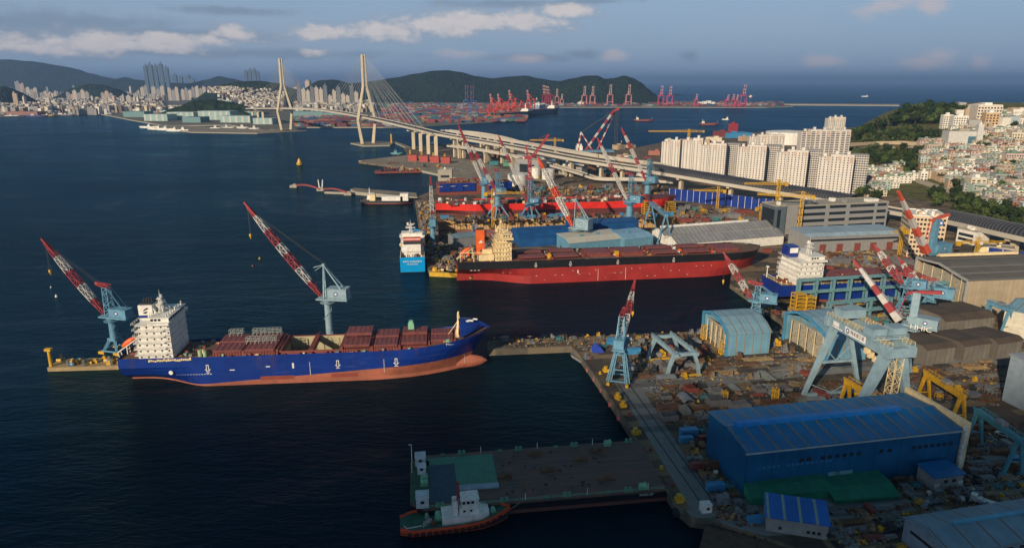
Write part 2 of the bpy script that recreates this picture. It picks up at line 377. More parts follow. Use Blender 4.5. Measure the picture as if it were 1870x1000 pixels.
def ground_with_pit(px):
    P = [at(q[0], q[1], 3) if len(q) == 2 else Vector(q) for q in px]; H = [p.copy() for p in PIT]
    tri = tessellate_polygon([P, H]); V = P + H; mb = MB(); mb.v = [tuple(p) for p in V]; 
    for t3 in tri:
        a, b, c = (V[i] for i in t3); up = (b - a).cross(c - a).z > 0
        mb.f.append(tuple(t3) if up else tuple(reversed(t3))); mb.m.append(0)
    for i in range(len(P)):
        a, b = P[i], P[(i + 1) % len(P)]; mb.face([a, b, (b.x, b.y, -3), (a.x, a.y, -3)], 1)
    o = mb.build('yard_ground', [M_YARD, M_KERB]); struct(o); o['label'] = 'brown shipyard ground behind the quay edge'
    w = MB(); rows = [[p, (p.x, p.y, -8)] for p in H + H[:1]]; w.strip(rows, 0); f = w.build('dock_pit', [pm('sheet_pile_tan', (.50, .33, .15), .8, var=.25, scale=.2, dirt=(.10, .06, .035), dirtamt=.8, streak=True)]); struct(f); f['label'] = 'tan sheet pile sides of the empty dry dock'
    w = MB(); w.face([(p.x, p.y, -7.9) for p in H]); f = w.build('dock_floor', M_YARD); struct(f)
    w = MB(); a, b = H[0], H[1]; n = 90
    for k in range(n): q = a.lerp(b, (k + .5) / n); w.box(q.x, q.y - .4, -7.9, 1.0, .8, 10.6, 0, R(1)) if k % 2 else w.box(q.x, q.y - .15, -7.9, 1.2, .4, 10.8, 0, R(1))
    f = w.build('sheet_piles', pm('sheet_pile_tan')); struct(f)
P0 = at(845, 497); 
BK = [Vector((-36, 486, 0)), Vector((172, 516, 0))]         # far side of the bulk carrier's berth
M_KERB = ground_mat('kerb_concrete', ((.13, .11, .08), (.20, .16, .11), (.08, .07, .055), (.17, .13, .08)), .02, .3)
ground_with_pit([(1640, 1130), (1480, 1008), (1390, 977), (1300, 950), (1262, 945), (1232, 920), (1180, 832), (1110, 722), (1060, 650), (1042, 632), (890, 638),
      (890, 622), (1290, 604), (1440, 600), (1425, 583), (1333, 518), (172, 516, 3), (-36, 486, 3), (845, 500), (783, 493), (772, 462), (757, 362), (800, 342), (848, 330), (865, 322), (655, 295), (745, 283),
      (738, 270), (830, 262), (960, 268), (1030, 278), (1130, 275), (1200, 262), (1300, 248), (1400, 240), (1500, 236), (1640, 228), (1720, 206), (1870, 205), (2100, 203),
      (3300, 2300, 3), (1500, 200, 3), (600, 40, 3)])
sheet('far_shore', [(-300, 212), (0, 213), (160, 208), (190, 209), (240, 219), (300, 229), (420, 228), (480, 237), (560, 232), (700, 232), (770, 230), (900, 222), (925, 216),
      (965, 203), (1000, 196), (1180, 195.5), (1300, 196), (1400, 196), (1449, 194.5), (1440, 191), (1215, 187), (1190, 180), (1195, 172), (1000, 165), (0, 161), (-500, 160)], 3, M_TOWN, label='low built up shore across the harbour')
def slab(name, px, z, mat, lab, zb=-3):
    return sheet(name, px, z, mat, zb, lab)
slab('quay', [(655, 293), (745, 283), (862, 292), (1000, 330), (865, 329), (848, 328), (760, 309)], 3.15, M_QUAY, 'pale concrete wharf reaching left under the bridge')
slab('breakwater', [(262, 231), (290, 227), (480, 237), (560, 238), (470, 243), (350, 241)], 2.5, M_QUAY, 'low stone breakwater with white patrol boats')
slab('breakwater', [(1050, 186), (1640, 190), (1643, 192), (1048, 188)], 6, M_QUAY, 'long thin sea wall far out before the open sea')
slab('breakwater', [(1822, 191.5), (1960, 196), (1960, 197.5), (1822, 193)], 6, M_QUAY, 'thin sea wall beyond the tall hillside block')
slab('pier', [(640, 345), (647, 343), (760, 352), (762, 360), (650, 350)], 4, M_QUAY, 'narrow concrete jetty running left from the dock corner')
slab('tower_island', [(484, 236), (512, 232), (548, 236), (528, 239)], 2.5, M_QUAY, 'concrete footing island of the far bridge tower')
slab('tower_island', [(640, 261), (690, 258), (722, 258), (712, 265), (664, 266)], 2.5, M_QUAY, 'concrete footing island of the near bridge tower')
slab('causeway', [(716, 258), (722, 258), (757, 271), (745, 271)], 2.5, M_QUAY, 'thin causeway from the tower island to the yard')
MC['side'] = M_KERB
M_ROAD = ground_mat('quay_road', ((.17, .17, .16), (.24, .24, .22), (.10, .10, .10), (.20, .20, .19)), .03, .12)
# thin sheets each a few millimetres above the ground
slab('road', [(1118, 690), (1160, 690), (1304, 915), (1262, 930)], 3.03, M_ROAD, 'grey concrete crane road along the quay edge', 2.9)
slab('road', [(1130, 694), (1480, 668), (1870, 636), (1870, 652), (1480, 686), (1145, 718)], 3.045, M_ROAD, 'dusty yard road crossing behind the big gantry crane', 2.9)
slab('road', [(1240, 935), (1304, 915), (1420, 905), (1640, 912), (1870, 868), (1900, 905), (1680, 925), (1560, 968), (1400, 978)], 3.06, M_ROAD, 'grey concrete yard lane in the shade before the blue hall', 2.9)
slab('kerb', [(890, 638), (890, 635.5), (1044, 630), (1062, 648), (1112, 719), (1182, 829), (1234, 917), (1264, 942), (1300, 947), (1300, 950), (1262, 945), (1232, 920), (1180, 832), (1110, 722), (1060, 650), (1042, 632)], 3.35, M_KERB, 'worn concrete kerb along the quay edge')

# inland hill on the right -----------------------------------------------------
def terr(X, Y):
    d = (X - 205) * .811 + (Y - 840) * .586
    a = sstep((d - 165) / 800.0)
    e = ((X - 324) * -.59 + (Y - 1552) * .80)            # towards the far coast
    b = 1 - sstep((e + 330) / 330.0)
    k = 1 - sstep((Y - 1900) / 900.0)
    h = 3 + 66 * a * b * k
    k *= sstep((X / max(Y, 1) - .43) / .12)
    h = 3 + 66 * a * b * k
    h += 26 * a * b * math.exp(-((X - 1010) / 170) ** 2 - ((Y - 1500) / 120) ** 2)   # wooded knoll
    h += 9 * a * b * k * noise.noise(Vector((X * .006, Y * .006, 3.1)))
    return h
def hit(px, py):
    """march the pixel's ray down to the hillside"""
    d = Vector((px - 935, FPX * CP + (500 - py) * SP, -FPX * SP + (500 - py) * CP)).normalized()
    s = 300.0
    while s < 5000:
        q = Vector((0, 0, CH)) + d * s
        if q.z <= max(3.0, terr(q.x, q.y)): return q
        s += 4
    return q
def grid_obj(name, fn, x0, x1, nx, y0, y1, ny, mat, keep=None, smooth=True):
    vs = []; idx = {}; fs = []
    for j in range(ny + 1):
        for i in range(nx + 1):
            X = x0 + (x1 - x0) * i / nx; Y = y0 + (y1 - y0) * j / ny; vs.append((X, Y, fn(X, Y)))
    for j in range(ny):
        for i in range(nx):
            q = (j * (nx + 1) + i, j * (nx + 1) + i + 1, (j + 1) * (nx + 1) + i + 1, (j + 1) * (nx + 1) + i)
            if keep is None or keep([vs[k] for k in q]): fs.append(q)
    me = bpy.data.meshes.new(name); me.from_pydata(vs, [], fs); me.materials.append(mat)
    me.polygons.foreach_set('use_smooth', [smooth] * len(me.polygons))
    o = bpy.data.objects.new(name, me); COL.objects.link(o); return o
def green_mat(name, a, b, c, s=.02):
    m, t, p = newmat(name); geo = t('ShaderNodeNewGeometry').outputs['Position']
    n1 = t('ShaderNodeTexNoise', {'Vector': geo, 'Scale': s, 'Detail': 8, 'Roughness': .75}).outputs[0]
    n2 = t('ShaderNodeTexVoronoi', {'Vector': geo, 'Scale': s * 5}).outputs[0]
    cc = t.mix(t('ShaderNodeMapRange', {0: n1, 1: .4, 2: .6}).outputs[0], a, b)
    cc = t.mix(t('ShaderNodeMapRange', {0: n2, 1: .1, 2: .8}).outputs[0], cc, c)
    t.l.new(cc, p.inputs['Base Color']); p.inputs['Roughness'].default_value = .95; p.inputs['Specular IOR Level'].default_value = .1
    bb = t('ShaderNodeBump', {'Height': n2, 'Strength': .8, 'Distance': 1.2 / s / 10}); t.l.new(bb.outputs[0], p.inputs['Normal'])
    return m
M_HILL = green_mat('hill_green', (.05, .085, .02), (.10, .14, .035), (.15, .12, .06), .03)
M_FOREST = green_mat('forest_green', (.014, .028, .010), (.030, .052, .017), (.012, .022, .009), .008)
o = grid_obj('hillside', lambda X, Y: terr(X, Y) - (0.3 if terr(X, Y) < 3.3 else 0), 200, 2700, 170, 480, 2900, 165, M_HILL, keep=lambda q: max(p[2] for p in q) > 3.25)
struct(o); o['label'] = 'green hillside rising behind the elevated road'

def ridge(name, prof, Y, front, back, label, seed=0, rough=.06, mat=None):
    """a hill whose crest runs through the given skyline points at distance Y"""
    top = [atY(x, y, Y) for x, y in prof]
    xs = [p.x for p in top]; nx = 90; ny = 22
    def crest(X):
        for i in range(len(top) - 1):
            if top[i].x <= X <= top[i + 1].x:
                f = (X - top[i].x) / (top[i + 1].x - top[i].x); f = sstep(f) * .6 + f * .4
                return top[i].z * (1 - f) + top[i + 1].z * f
        return 3
    def fn(X, YY):
        h = crest(X)
        s = (YY - Y) / (front if YY < Y else back)
        w = max(0, 1 - abs(s)) ; w = sstep(w) * .75 + w * .25
        nf = noise.fractal(Vector((X * .0022, YY * .0022, seed)), .8, 2.0, 6)
        spur = abs(noise.noise(Vector((X * .0016, seed * 3.3, 1.0))))
        w2 = w ** (1 + spur * (1 - w))
        return (h - 3) * w2 * (1 + nf * rough * 4 * (1 - w) + nf * rough * .25) + 2
    o = grid_obj(name, fn, xs[0], xs[-1], nx * 2, Y - front, Y + back, ny * 2, mat or M_FOREST)
    struct(o); o['label'] = label
    return o
ridge('hill', [(560, 166), (585, 146), (610, 145), (640, 152), (680, 148), (720, 142), (760, 134), (790, 129), (815, 128), (840, 131), (870, 139), (900, 143), (930, 140), (960, 138), (985, 143), (1010, 147), (1040, 150)], 5600, 900, 1200, 'long wooded ridge behind the container port', 1)
ridge('hill', [(990, 170), (1020, 148), (1045, 143), (1070, 138), (1090, 138), (1105, 144), (1120, 143), (1140, 138), (1155, 142), (1170, 150), (1180, 160), (1190, 168), (1198, 178), (1205, 190)], 4900, 560, 500, 'steep wooded headland ending at the open sea', 5)
ridge('mountain', [(-420, 118), (-200, 112), (-40, 109), (15, 108), (50, 111), (90, 118), (130, 129), (160, 138), (200, 144), (240, 149), (300, 153), (340, 162)], 9500, 1800, 2500, 'blue distant mountain behind the left city', 9)
ridge('hill', [(200, 160), (215, 144), (228, 141), (240, 145), (300, 151), (345, 152), (380, 145), (400, 139), (420, 143), (450, 150), (520, 158)], 8800, 900, 900, 'low distant hills beyond the city towers', 13)
ridge('hill', [(362, 178), (385, 163), (410, 153), (440, 148), (475, 147), (505, 151), (535, 161), (562, 176)], 4300, 260, 500, 'dark wooded hill above the far housing slope', 17)
ridge('hill', [(290, 206), (325, 194), (352, 184), (385, 181), (420, 185), (450, 193), (470, 203)], 2700, 110, 110, 'small dark wooded knoll behind the green sheds', 21)
ridge('hill', [(-60, 190), (-20, 162), (8, 157), (22, 163), (45, 185)], 3800, 300, 300, 'dark wooded slope at the left picture edge', 25)
ridge('hill', [(118, 172), (135, 160), (160, 153), (185, 154), (210, 161), (228, 171)], 5200, 300, 300, 'dark wooded rise among the left city blocks', 29)
ridge('island', [(1218, 183), (1236, 171), (1250, 176), (1262, 183)], 7500, 120, 160, 'small dim islet right of the headland', 33)
# ================================================================= ships
def hull(L, B, zd, zk=-3.0, stern_run=.22, bow_from=.78, rake=6.0, sheer=2.5, transom=.86, tz=1.0, rows=None, zpaint=lambda t: 2.0, fc=0.0, fcx=.9, power=2.2, n=44, levels=7):
    """rows of points: returns (mesh, deck outline, section function)"""
    def deckz(t): return zd + sheer * max(0, (t - .7) / .3) ** 2 + (fc if t > fcx else 0)
    def half(t, z):
        zz = max(0.0, min(1.0, (z - 0) / zd))
        # bow
        b0 = bow_from - .10 * (1 - zz); w = 1.0
        if t > b0: w = max(0.0, 1 - ((t - b0) / (1 - b0)) ** (power + 1.2 * zz))
        # stern
        if t < stern_run:
            q = sstep(t / stern_run); low = sstep((z - tz + 1.5) / 3.5); base = transom * low
            w *= base + (1 - base) * (q ** (1 + .8 * (1 - zz)))
        return B / 2 * w
    def xend(z):
        zz = (z / zd); return L - rake * (1 - zz) if z >= 0 else L - rake
    def pt(t, z, side):
        x = t * xend(z); return (x, side * half(t, z), z)
    def zlev(t):
        zp = zpaint(t); zt = deckz(t); zs = [zk, min(0, zp - .1), (min(0, zp - .1) + zp) * .5, zp]
        zs += [zp + (zt - zp) * k / 3 for k in (1, 2, 3)]
        return zs
    mb = MB(); ts = [i / n for i in range(n + 1)]
    for side in (-1, 1):
        rw = [[pt(t, z, side) for z in zlev(t)] for t in ts]
        if side == 1: rw = [list(r) for r in rw]
        base = len(mb.f)
        mb.strip(rw, mf=lambda i, k: 0 if k < 3 else 1)
        if side == -1:
            for q in range(base, len(mb.f)): mb.f[q] = tuple(reversed(mb.f[q]))
    # transom
    zs = zlev(0); a = [pt(0, z, -1) for z in zs]; b = [pt(0, z, 1) for z in zs]
    for k in range(len(zs) - 1): mb.face([a[k], a[k + 1], b[k + 1], b[k]], 0 if k < 3 else 1)
    deck = MB()
    dr = [[(pt(t, deckz(t), -1)[0], -half(t, deckz(t)) * .985, deckz(t) - .9), (pt(t, deckz(t), 1)[0], half(t, deckz(t)) * .985, deckz(t) - .9)] for t in ts]
    return mb, dr, half, deckz, xend
def add_deck(dr, mat, root, skip=None, name='deck'):
    d = MB()
    for i in range(len(dr) - 1):
        if skip and skip(dr[i][0][0], dr[i + 1][0][0]): continue
        d.face([dr[i][0], dr[i + 1][0], dr[i + 1][1], dr[i][1]])
    return d.build(name, mat, root)
def rail(mb, pts, h=1.1, m=0, th=.12, step=4.0):
    for a, b in zip(pts, pts[1:]):
        a, b = Vector(a), Vector(b); n = max(1, int((b - a).length / step))
        for q in (.5, 1.0): mb.beam(a + Vector((0, 0, h * q)), b + Vector((0, 0, h * q)), th, th, m)
        for k in range(n + 1):
            c = a.lerp(b, k / n); mb.beam(c, c + Vector((0, 0, h)), th, th, m)
def house(root, x0, x1, w, z0, decks, dh, mat, name='superstructure', wing=0, wings_top=True, ledge=.9, side=-1, shrink=.0):
    """stack of deck houses with a projecting ledge at every deck"""
    h = MB(); cx = (x0 + x1) / 2; lx = x1 - x0
    for k in range(decks):
        ww = w - shrink * k; z = z0 + k * dh
        back = .35 * k if k > 2 else 0
        h.box(cx + back / 2, 0, z + .003 * k, lx - back, ww, dh - .25)
        h.box(cx + back / 2 - 1.9, 0, z + dh - .25, lx - back - 1.6, ww + ledge * 2, .25)
    zt = z0 + decks * dh
    o = h.build(name, mat, root)
    br = MB(); bx0 = x1 - lx * .55
    br.box((bx0 + x1) / 2 + .4, 0, zt, x1 - bx0 + .8, w + 1 + wing * 2, 1.1); br.box((bx0 + x1) / 2 + .3, 0, zt + 1.1, x1 - bx0 - .4, w * .98, 1.9)
    br.box((bx0 + x1) / 2 + .3, 0, zt + 3.0, x1 - bx0 + .9, w * 1.03, .25)
    b = br.build('wheelhouse', mat, root)
    g = MB()
    n = max(4, int(w / 2.4))
    for k in range(n): g.box(x1 + .14, -w * .46 + w * .92 * (k + .5) / n, zt + 1.45, .12, w * .92 / n * .72, 1.2)
    for sd in (-1, 1):
        for k in range(3): g.box(bx0 + 1.2 + k * 1.7, sd * (w * .49 + .04), zt + 1.45, 1.2, .12, 1.1)
    g.build('wheelhouse_windows', GLASS, b)
    sd = MB().box(0, 0, 0, .7, .1, .8); first = None
    for k in range(decks):
        ww = w - shrink * k
        nn = 5 if lx > 9 else 3
        for j in range(nn):
            for s in (-1, 1):
                x = x0 + 1.4 + (lx - 2.8) * j / (nn - 1) + (.35 * k / 2 if k > 2 else 0)
                if first is None: first = sd.build('porthole', GLASS, root); p = first
                else: p = first.copy(); COL.objects.link(p)
                p.location = (x, s * (ww / 2 + .03), z0 + k * dh + 1.2)
    rl = MB()
    for k in range(1, decks + 1):
        ww = w + ledge * 2 - .3 - shrink * k; rail(rl, [(x1 - .3, -ww / 2, z0 + k * dh), (x0 - .9, -ww / 2, z0 + k * dh), (x0 - .9, ww / 2, z0 + k * dh), (x1 - .3, ww / 2, z0 + k * dh)], 1.1, 0, .09, 2.4)
    rl.build('railing', mat, root)
    return zt
def radar_mast(root, x, y, z, h, mat, s=1.0):
    m = MB(); m.lattice((x, y, z), (x, y, z + h * .7), 1.7 * s, 1.0 * s, 5, .22 * s)
    m.box(x, y, z + h * .45, 2.4 * s, 5 * s, .25); m.box(x, y, z + h * .7, 2 * s, 3.4 * s, .25); m.cyl((x, y, z + h * .7), (x, y, z + h), .22 * s, .1 * s, 6)
    m.box(x, y - 1.2 * s, z + h * .78, .3, 2.4 * s, .35); m.box(x + .5, y + 1.5 * s, z + h * .53, .3, 2.2 * s, .35)
    m.cyl((x, y + 1.3 * s, z + h * .7), (x, y + 1.3 * s, z + h * .7 + 1.3 * s), .6 * s, .6 * s, 8); m.cyl((x, y, z + h), (x, y, z + h + 1.2 * s), .06, .05, 4)
    return m.build('radar_mast', mat, root)
def lifeboat_ramp(root, x, y, z, s=1.0, frame=WHITE):
    f = MB()
    for dy in (-1.5, 1.5):
        f.beam((x + 4 * s, y + dy, z + 7 * s), (x - 5.5 * s, y + dy, z + .8), .4, .4); f.beam((x + 4 * s, y + dy, z + 7 * s), (x + 4 * s, y + dy, z), .35, .35)
        f.beam((x - 1 * s, y + dy, z + 3.6 * s), (x - 1 * s, y + dy, z), .35, .35); f.beam((x - 5.4 * s, y + dy, z + 1), (x - 4.4 * s, y + dy, z - 3), .3, .3)
    for q in (0, .5, 1): f.beam((x + 4 * s - 9.5 * s * q, y - 1.5, z + 7 * s - 6.2 * s * q), (x + 4 * s - 9.5 * s * q, y + 1.5, z + 7 * s - 6.2 * s * q), .3, .3)
    f.build('launching_ramp', frame, root)
    b = MB(); d = Vector((-9.5, 0, -6.2)).normalized(); c = Vector((x - .4 * s, y, z + 5.2 * s)); rows = []
    up = Vector((0, 0, 1)); nrm = d.cross(Vector((0, 1, 0))).normalized()
    for q in range(9):
        u = q / 8; r = (math.sin(math.pi * min(.97, max(.03, u))) ** .45) * 1.45 * s
        rows.append([c + d * (u - .5) * 7.6 * s + (Vector((0, 1, 0)) * math.cos(a) + nrm * math.sin(a) * .9) * r for a in [2 * math.pi * k / 10 for k in range(10)]])
    b.strip(rows, closed=True); b.build('lifeboat', ORANGE, root, smooth=True)
def mark(mb, x, half, t, z, w, h, L):
    """thin painted rectangle lying on the near side plating"""
    t0, t1 = (x - w / 2) / L, (x + w / 2) / L
    def s(t, zz): return (t * L, -half(t, zz) - .06, zz)
    mb.face([s(t0, z), s(t1, z), s(t1, z + h), s(t0, z + h)])
def tug_mark(mb, x, half, z, L, s=1.0):
    for dx, dz, w, h in ((0, 3.2, 1.3, .35), (-.5, 1.3, .3, 2.0), (.5, 1.3, .3, 2.0), (-.9, 1.0, .9, .35), (.9, 1.0, .9, .35), (-.55, .45, .5, .5), (.55, .45, .5, .5), (0, 0, .6, .5), (0, -.5, 1.9, .28)):
        mark(mb, x + dx * s, half, 0, z + dz * s, w * s, h * s, L)
def hatch(root, x, y, z, lx, ly, h=1.0, mat=HATCH, ribs=5, label=None):
    m = MB(); m.box(x, y, z, lx, ly, h)
    for k in range(ribs): m.box(x - lx / 2 + lx * (k + .5) / ribs, y, z + h, .18, ly * .96, .16)
    for k in range(ribs * 2): m.box(x - lx / 2 + lx * (k + .5) / ribs / 2, y - ly / 2 - .12, z - .3, .35, .3, h * .9)
    for dx in (-.3, .3): m.box(x + lx * dx, y + ly * .2, z + h, .5, .5, .5)
    o = m.build('hatch_cover', mat, root)
    if label: o['label'] = label
    return o
DECKBRN = pm('deck_brown', (.13, .075, .045), .8, var=.35, scale=.4, dirt=(.24, .16, .10), dirtamt=.5)
def deck_gear(root, pts, mats, name='deck_machinery', s=1.0):
    """winches, vents, cable drums: each small machine is a mesh of its own"""
    for i, (x, y, z) in enumerate(pts):
        m = MB(); k = i % 4; q = s * random.uniform(.8, 1.2)
        if k == 0: m.box(x, y, z, 2.2 * q, 1.2 * q, .5 * q); m.cyl((x - .8 * q, y, z + .9 * q), (x + .8 * q, y, z + .9 * q), .6 * q, .6 * q, 10); m.box(x + 1.1 * q, y, z, .4 * q, 1.1 * q, 1.6 * q)
        elif k == 1: m.cyl((x, y, z), (x, y, z + 1.8 * q), .4 * q, .4 * q, 8); m.cyl((x, y, z + 1.8 * q), (x, y, z + 2.3 * q), .8 * q, .6 * q, 8)
        elif k == 2: m.box(x, y, z, 1.6 * q, 1.5 * q, 1.7 * q); m.box(x, y, z + 1.7 * q, 1.8 * q, 1.7 * q, .12)
        else: m.cyl((x - .5, y, z), (x - .5, y, z + 1.1 * q), .3 * q, .35 * q, 8); m.cyl((x + .6, y, z), (x + .6, y, z + 1.1 * q), .3 * q, .35 * q, 8); m.box(x, y, z, 2.2 * q, .8 * q, .25)
        m.build(name, mats[i % len(mats)], root)
HB = hullmat('hull_blue', (.003, .030, .22), (.06, .035, .05), .4, .55)
HR = hullmat('antifouling', (.37, .115, .065), (.17, .06, .035), .6, .6, .2)
HR2 = hullmat('antifouling_red', (.34, .026, .022), (.22, .06, .04), .5, .4)
HBK = hullmat('hull_black', (.010, .011, .014), (.05, .03, .02), .42, .5)
HOLD = pm('hold_paint', (.42, .38, .24), .7, var=.25, scale=.2, dirt=(.2, .15, .08))

def container_ship():
    L, B = 175.0, 27.0
    a = at(217, 690, 2.0); p0 = Vector((-178.6, 286.9, 1.8)); rz = R(5.2)
    off = Vector((-math.sin(rz), math.cos(rz), 0)) * (B / 2 * .88)
    root = thing('container_ship', 'blue container ship with red hatch covers and white aft house moored in the foreground', 'ship', p0 + off, rz); root.scale = (.945, .88, 1)
    zp = lambda t: max(-1.2, -3.1 + 9.6 * t)
    mb, dr, half, dz, xe = hull(L, B, 12.6, -5, .25, .80, 9, 6.5, .93, 2.6, zpaint=zp, fc=0)
    mb.build('hull', [HR, HB], root, smooth=False)
    hx0, hx1 = 79.5, 101.5
    # bulb
    bb = MB(); rows = []
    for i in range(9):
        u = i / 8; r = (1 - u ** 2.6) ** .5 * 3.4 if u < 1 else .05
        rows.append([(L - 20 + 23 * u, r * .85 * math.cos(a), 1.2 + max(.05, r) * 1.15 * math.sin(a)) for a in [2 * math.pi * k / 14 for k in range(14)]])
    bb.strip(rows, closed=True); bb.build('bulbous_bow', HR, root, smooth=True)
    n = 44
    xs = [d[0][0] for d in dr]
    dk = MB()
    for i in range(len(dr) - 1):
        a0, a1, b1, b0 = dr[i][0], dr[i + 1][0], dr[i + 1][1], dr[i][1]
        if a0[0] > hx0 - 4.1 and a1[0] < hx1 + 4.1:
            for s in (-1, 1):
                dk.face([(a0[0], s * 11.0, a0[2]), (a1[0], s * 11.0, a1[2]), (a1[0], s * abs(a1[1]), a1[2]), (a0[0], s * abs(a0[1]), a0[2])][::s])
        else: dk.face([a0, a1, b1, b0])
    dk.build('deck', DECKBRN, root)
    zk = 11.1
    hold = MB(); y1 = 11.0; x0, x1 = hx0 - 3, hx1 + 3
    hold.face([(x0, y1, -2), (x0, y1, zk + 2), (x1, y1, zk + 2), (x1, y1, -2)]); hold.face([(x0, -y1, -2), (x1, -y1, -2), (x1, -y1, zk + 2), (x0, -y1, zk + 2)])
    hold.face([(x0, -y1, -2), (x0, -y1, zk + 2), (x0, y1, zk + 2), (x0, y1, -2)]); hold.face([(x1, -y1, -2), (x1, y1, -2), (x1, y1, zk + 2), (x1, -y1, zk + 2)])
    hold.face([(x0, -y1, -2), (x1, -y1, -2), (x1, y1, -2), (x0, y1, -2)])
    for k in range(10): hold.box(x0 + .6 + k * 4, y1 - .25, -2, .35, .3, zk + 3)
    hold.build('cargo_hold', HOLD, root)
    cb = MB(); cb.box((x0 + x1) / 2, 0, zk, 2.2, 21.8, 2.6); 
    for k in range(7): cb.beam((90.5 - 1.1, -11 + k * 3.6, zk + 2.6), (90.5 + 1.1, -9 + k * 3.6, zk + 3.6), .25, .25)
    for s in (-1, 1): cb.box((x0 + x1) / 2, s * 11.35, zk, x1 - x0, .5, 2.4)
    cb.box(x0 - .4, 0, zk, 1.0, 23, 2.9); cb.box(x1 + .4, 0, zk, 1.0, 23, 2.9)
    cb.build('hatch_coaming', OXIDE, root)
    # hatch covers, two abreast
    for (xa, xb, w, lift, two) in ((44, 58, 12.2, .4, True), (59.2, 73.5, 12.2, .5, True), (106.5, 119.5, 12.2, 2.6, True), (121, 133, 11.8, .8, True), (134.5, 147.5, 10.8, 2.0, True), (149, 160.5, 8.6, .6, True)):
        cx, lx = (xa + xb) / 2, xb - xa
        cm = MB(); cm.box(cx, 0, zk + sheer_at(xa) , lx, w * 2 - .6, 2.3)
        for k in range(int(lx / 1.4)):
            for s in (-1, 1): cm.box(xa + .7 + k * 1.4, s * (w - .2), zk + sheer_at(xa), .25, .5, 2.1)
        cm.build('hatch_base', OXIDE, root)
        if two:
            for s in (-1, 1): hatch(root, cx, s * w * .5, zk + 2.35 + (lift if s > 0 else lift * .35) + sheer_at(xa), lx - .5, w * .93, 1.3, HATCH, 5)
    for xx in (58.6, 74.6, 105.6, 120.2, 133.8, 148.2, 161.4):
        l = MB(); z = zk + sheer_at(xx)
        for s in (-1, 1):
            l.box(xx, s * 11.2 if xx < 145 else s * 8.5, z, 1.2, 1.6, 3.4)
        l.box(xx, 0, z + 2.6, .9, 20 if xx < 145 else 15, .35)
        rail(l, [(xx, -10 if xx < 145 else -7.5, z + 2.9), (xx, 10 if xx < 145 else 7.5, z + 2.9)], 1.1, 0, .12, 2.5)
        l.build('lashing_bridge', OXIDE, root)
    # stair towers / guide frames standing on the covers
    for (cx, cy, lx) in ((51, 7, 7), (66, 7, 14), (66, -5.5, 14)):
        l = MB(); z = zk + 4.9
        for k in range(int(lx / 2) + 1):
            x = cx - lx / 2 + k * 2
            for dy in (-1.3, 1.3): l.beam((x, cy + dy, z), (x, cy + dy, z + 3), .16, .16)
            l.beam((x, cy - 1.3, z + 3), (x, cy + 1.3, z + 3), .14, .14)
            if k % 2 == 0: l.beam((x, cy - 1.3, z), (x + 2, cy - 1.3, z + 3), .14, .14)
        for dy in (-1.3, 1.3):
            for zz in (1.5, 3): l.beam((cx - lx / 2, cy + dy, z + zz), (cx + lx / 2, cy + dy, z + zz), .16, .16)
        l.build('container_guide_frame', pm('galvanised', (.32, .36, .34), .5), root)
    hs = MB()
    zt = house(root, 9.5, 25.5, 22.5, 11.1, 6, 2.85, WHITE, wing=2.0, ledge=1.4)
    radar_mast(root, 19.5, -2, zt + 3.2, 9.5, WHITE, 1.1)
    fn = MB(); fn.box(12.5, 1, zt - 2, 6.5, 9, 9.0, 0); fn.box(12.5, 1, zt + 7, 5.6, 7, .6, 2); fn.box(12.5, 1, zt + 1.0, 6.7, 9.2, 1.3, 1)
    for k in range(4): fn.cyl((10.8 + k * 1.2, 1, zt + 7.4), (10.8 + k * 1.2, 1, zt + 9.5), .4, .4, 8, 2)
    f = fn.build('funnel', [WHITE, HB, DARK], root)
    em = MB(); y = -3.7
    em.face([(11.4, y, zt + 4.2), (14.4, y, zt + 5.6), (13.4, y, zt + 5.9), (12.2, y, zt + 5.2)]); em.face([(11.2, y, zt + 3.4), (12.6, y, zt + 3.0), (13.6, y, zt + 4.2), (12.4, y, zt + 4.0)])
    em.build('funnel_emblem', DARK, f)
    cr = MB()
    for k in range(8): cr.box(24.4, -10 + k * 2.9, zt + 3.2, .3, .9, random.uniform(.8, 2.8))
    for k in range(10): cr.cyl((17 + random.uniform(-1, 6), -10 + k * 2.1, zt + 3.2), (17.2, -10 + k * 2.1, zt + 4.6 + random.random() * 2), .35, .3, 6)
    cr.build('monkey_island_gear', WHITE, root)
    lifeboat_ramp(root, 3.2, -4, 12.5, 1.05)
    gl = MB()
    for k in range(20): gl.box(15 + k * 1.0, -13.4, 11.2 + random.uniform(-.3, .2), .8, .5, random.uniform(.5, 1.3))
    gl.build('accommodation_ladder', CREAM, root)
    # whaleback over the forecastle
    wb = MB(); rows = []
    for i in range(12):
        u = i / 11; x = 164 + u * (xe(17) - 164 + .2); t = x / L; w = max(.05, half(min(1, t), 17)) * (1.0 if u < .98 else .2)
        ze = dz(min(1, t)) - .02; hgt = 6.0 * (1 - u ** 1.7) + .4; r = []
        for k in range(9):
            a = math.pi * k / 8; r.append((x, -w * math.cos(a), ze + hgt * math.sin(a) ** .8))
        rows.append(r)
    wb.strip(rows, mf=lambda i, k: 1 if (k > 4 and i > 1) else 0); wb.face(rows[0][::-1], 2)
    w = wb.build('whaleback', [HB, OXIDE, OXIDE], root, smooth=True)
    lg = MB(); 
    for (x, y, lx, ly) in ((169.5, -4.6, 2.6, 1.1), (167.8, -4.0, 1.3, 1.0), (171.8, -4.0, 2.2, .6)):
        zz = dz(x / L) + 5.75; lg.face([(x - lx / 2, y - ly / 2, zz - .25), (x + lx / 2, y - ly / 2, zz - .45), (x + lx / 2, y + ly / 2, zz + .1), (x - lx / 2, y + ly / 2, zz + .3)])
    lg.build('bow_emblem', WHITE, w)
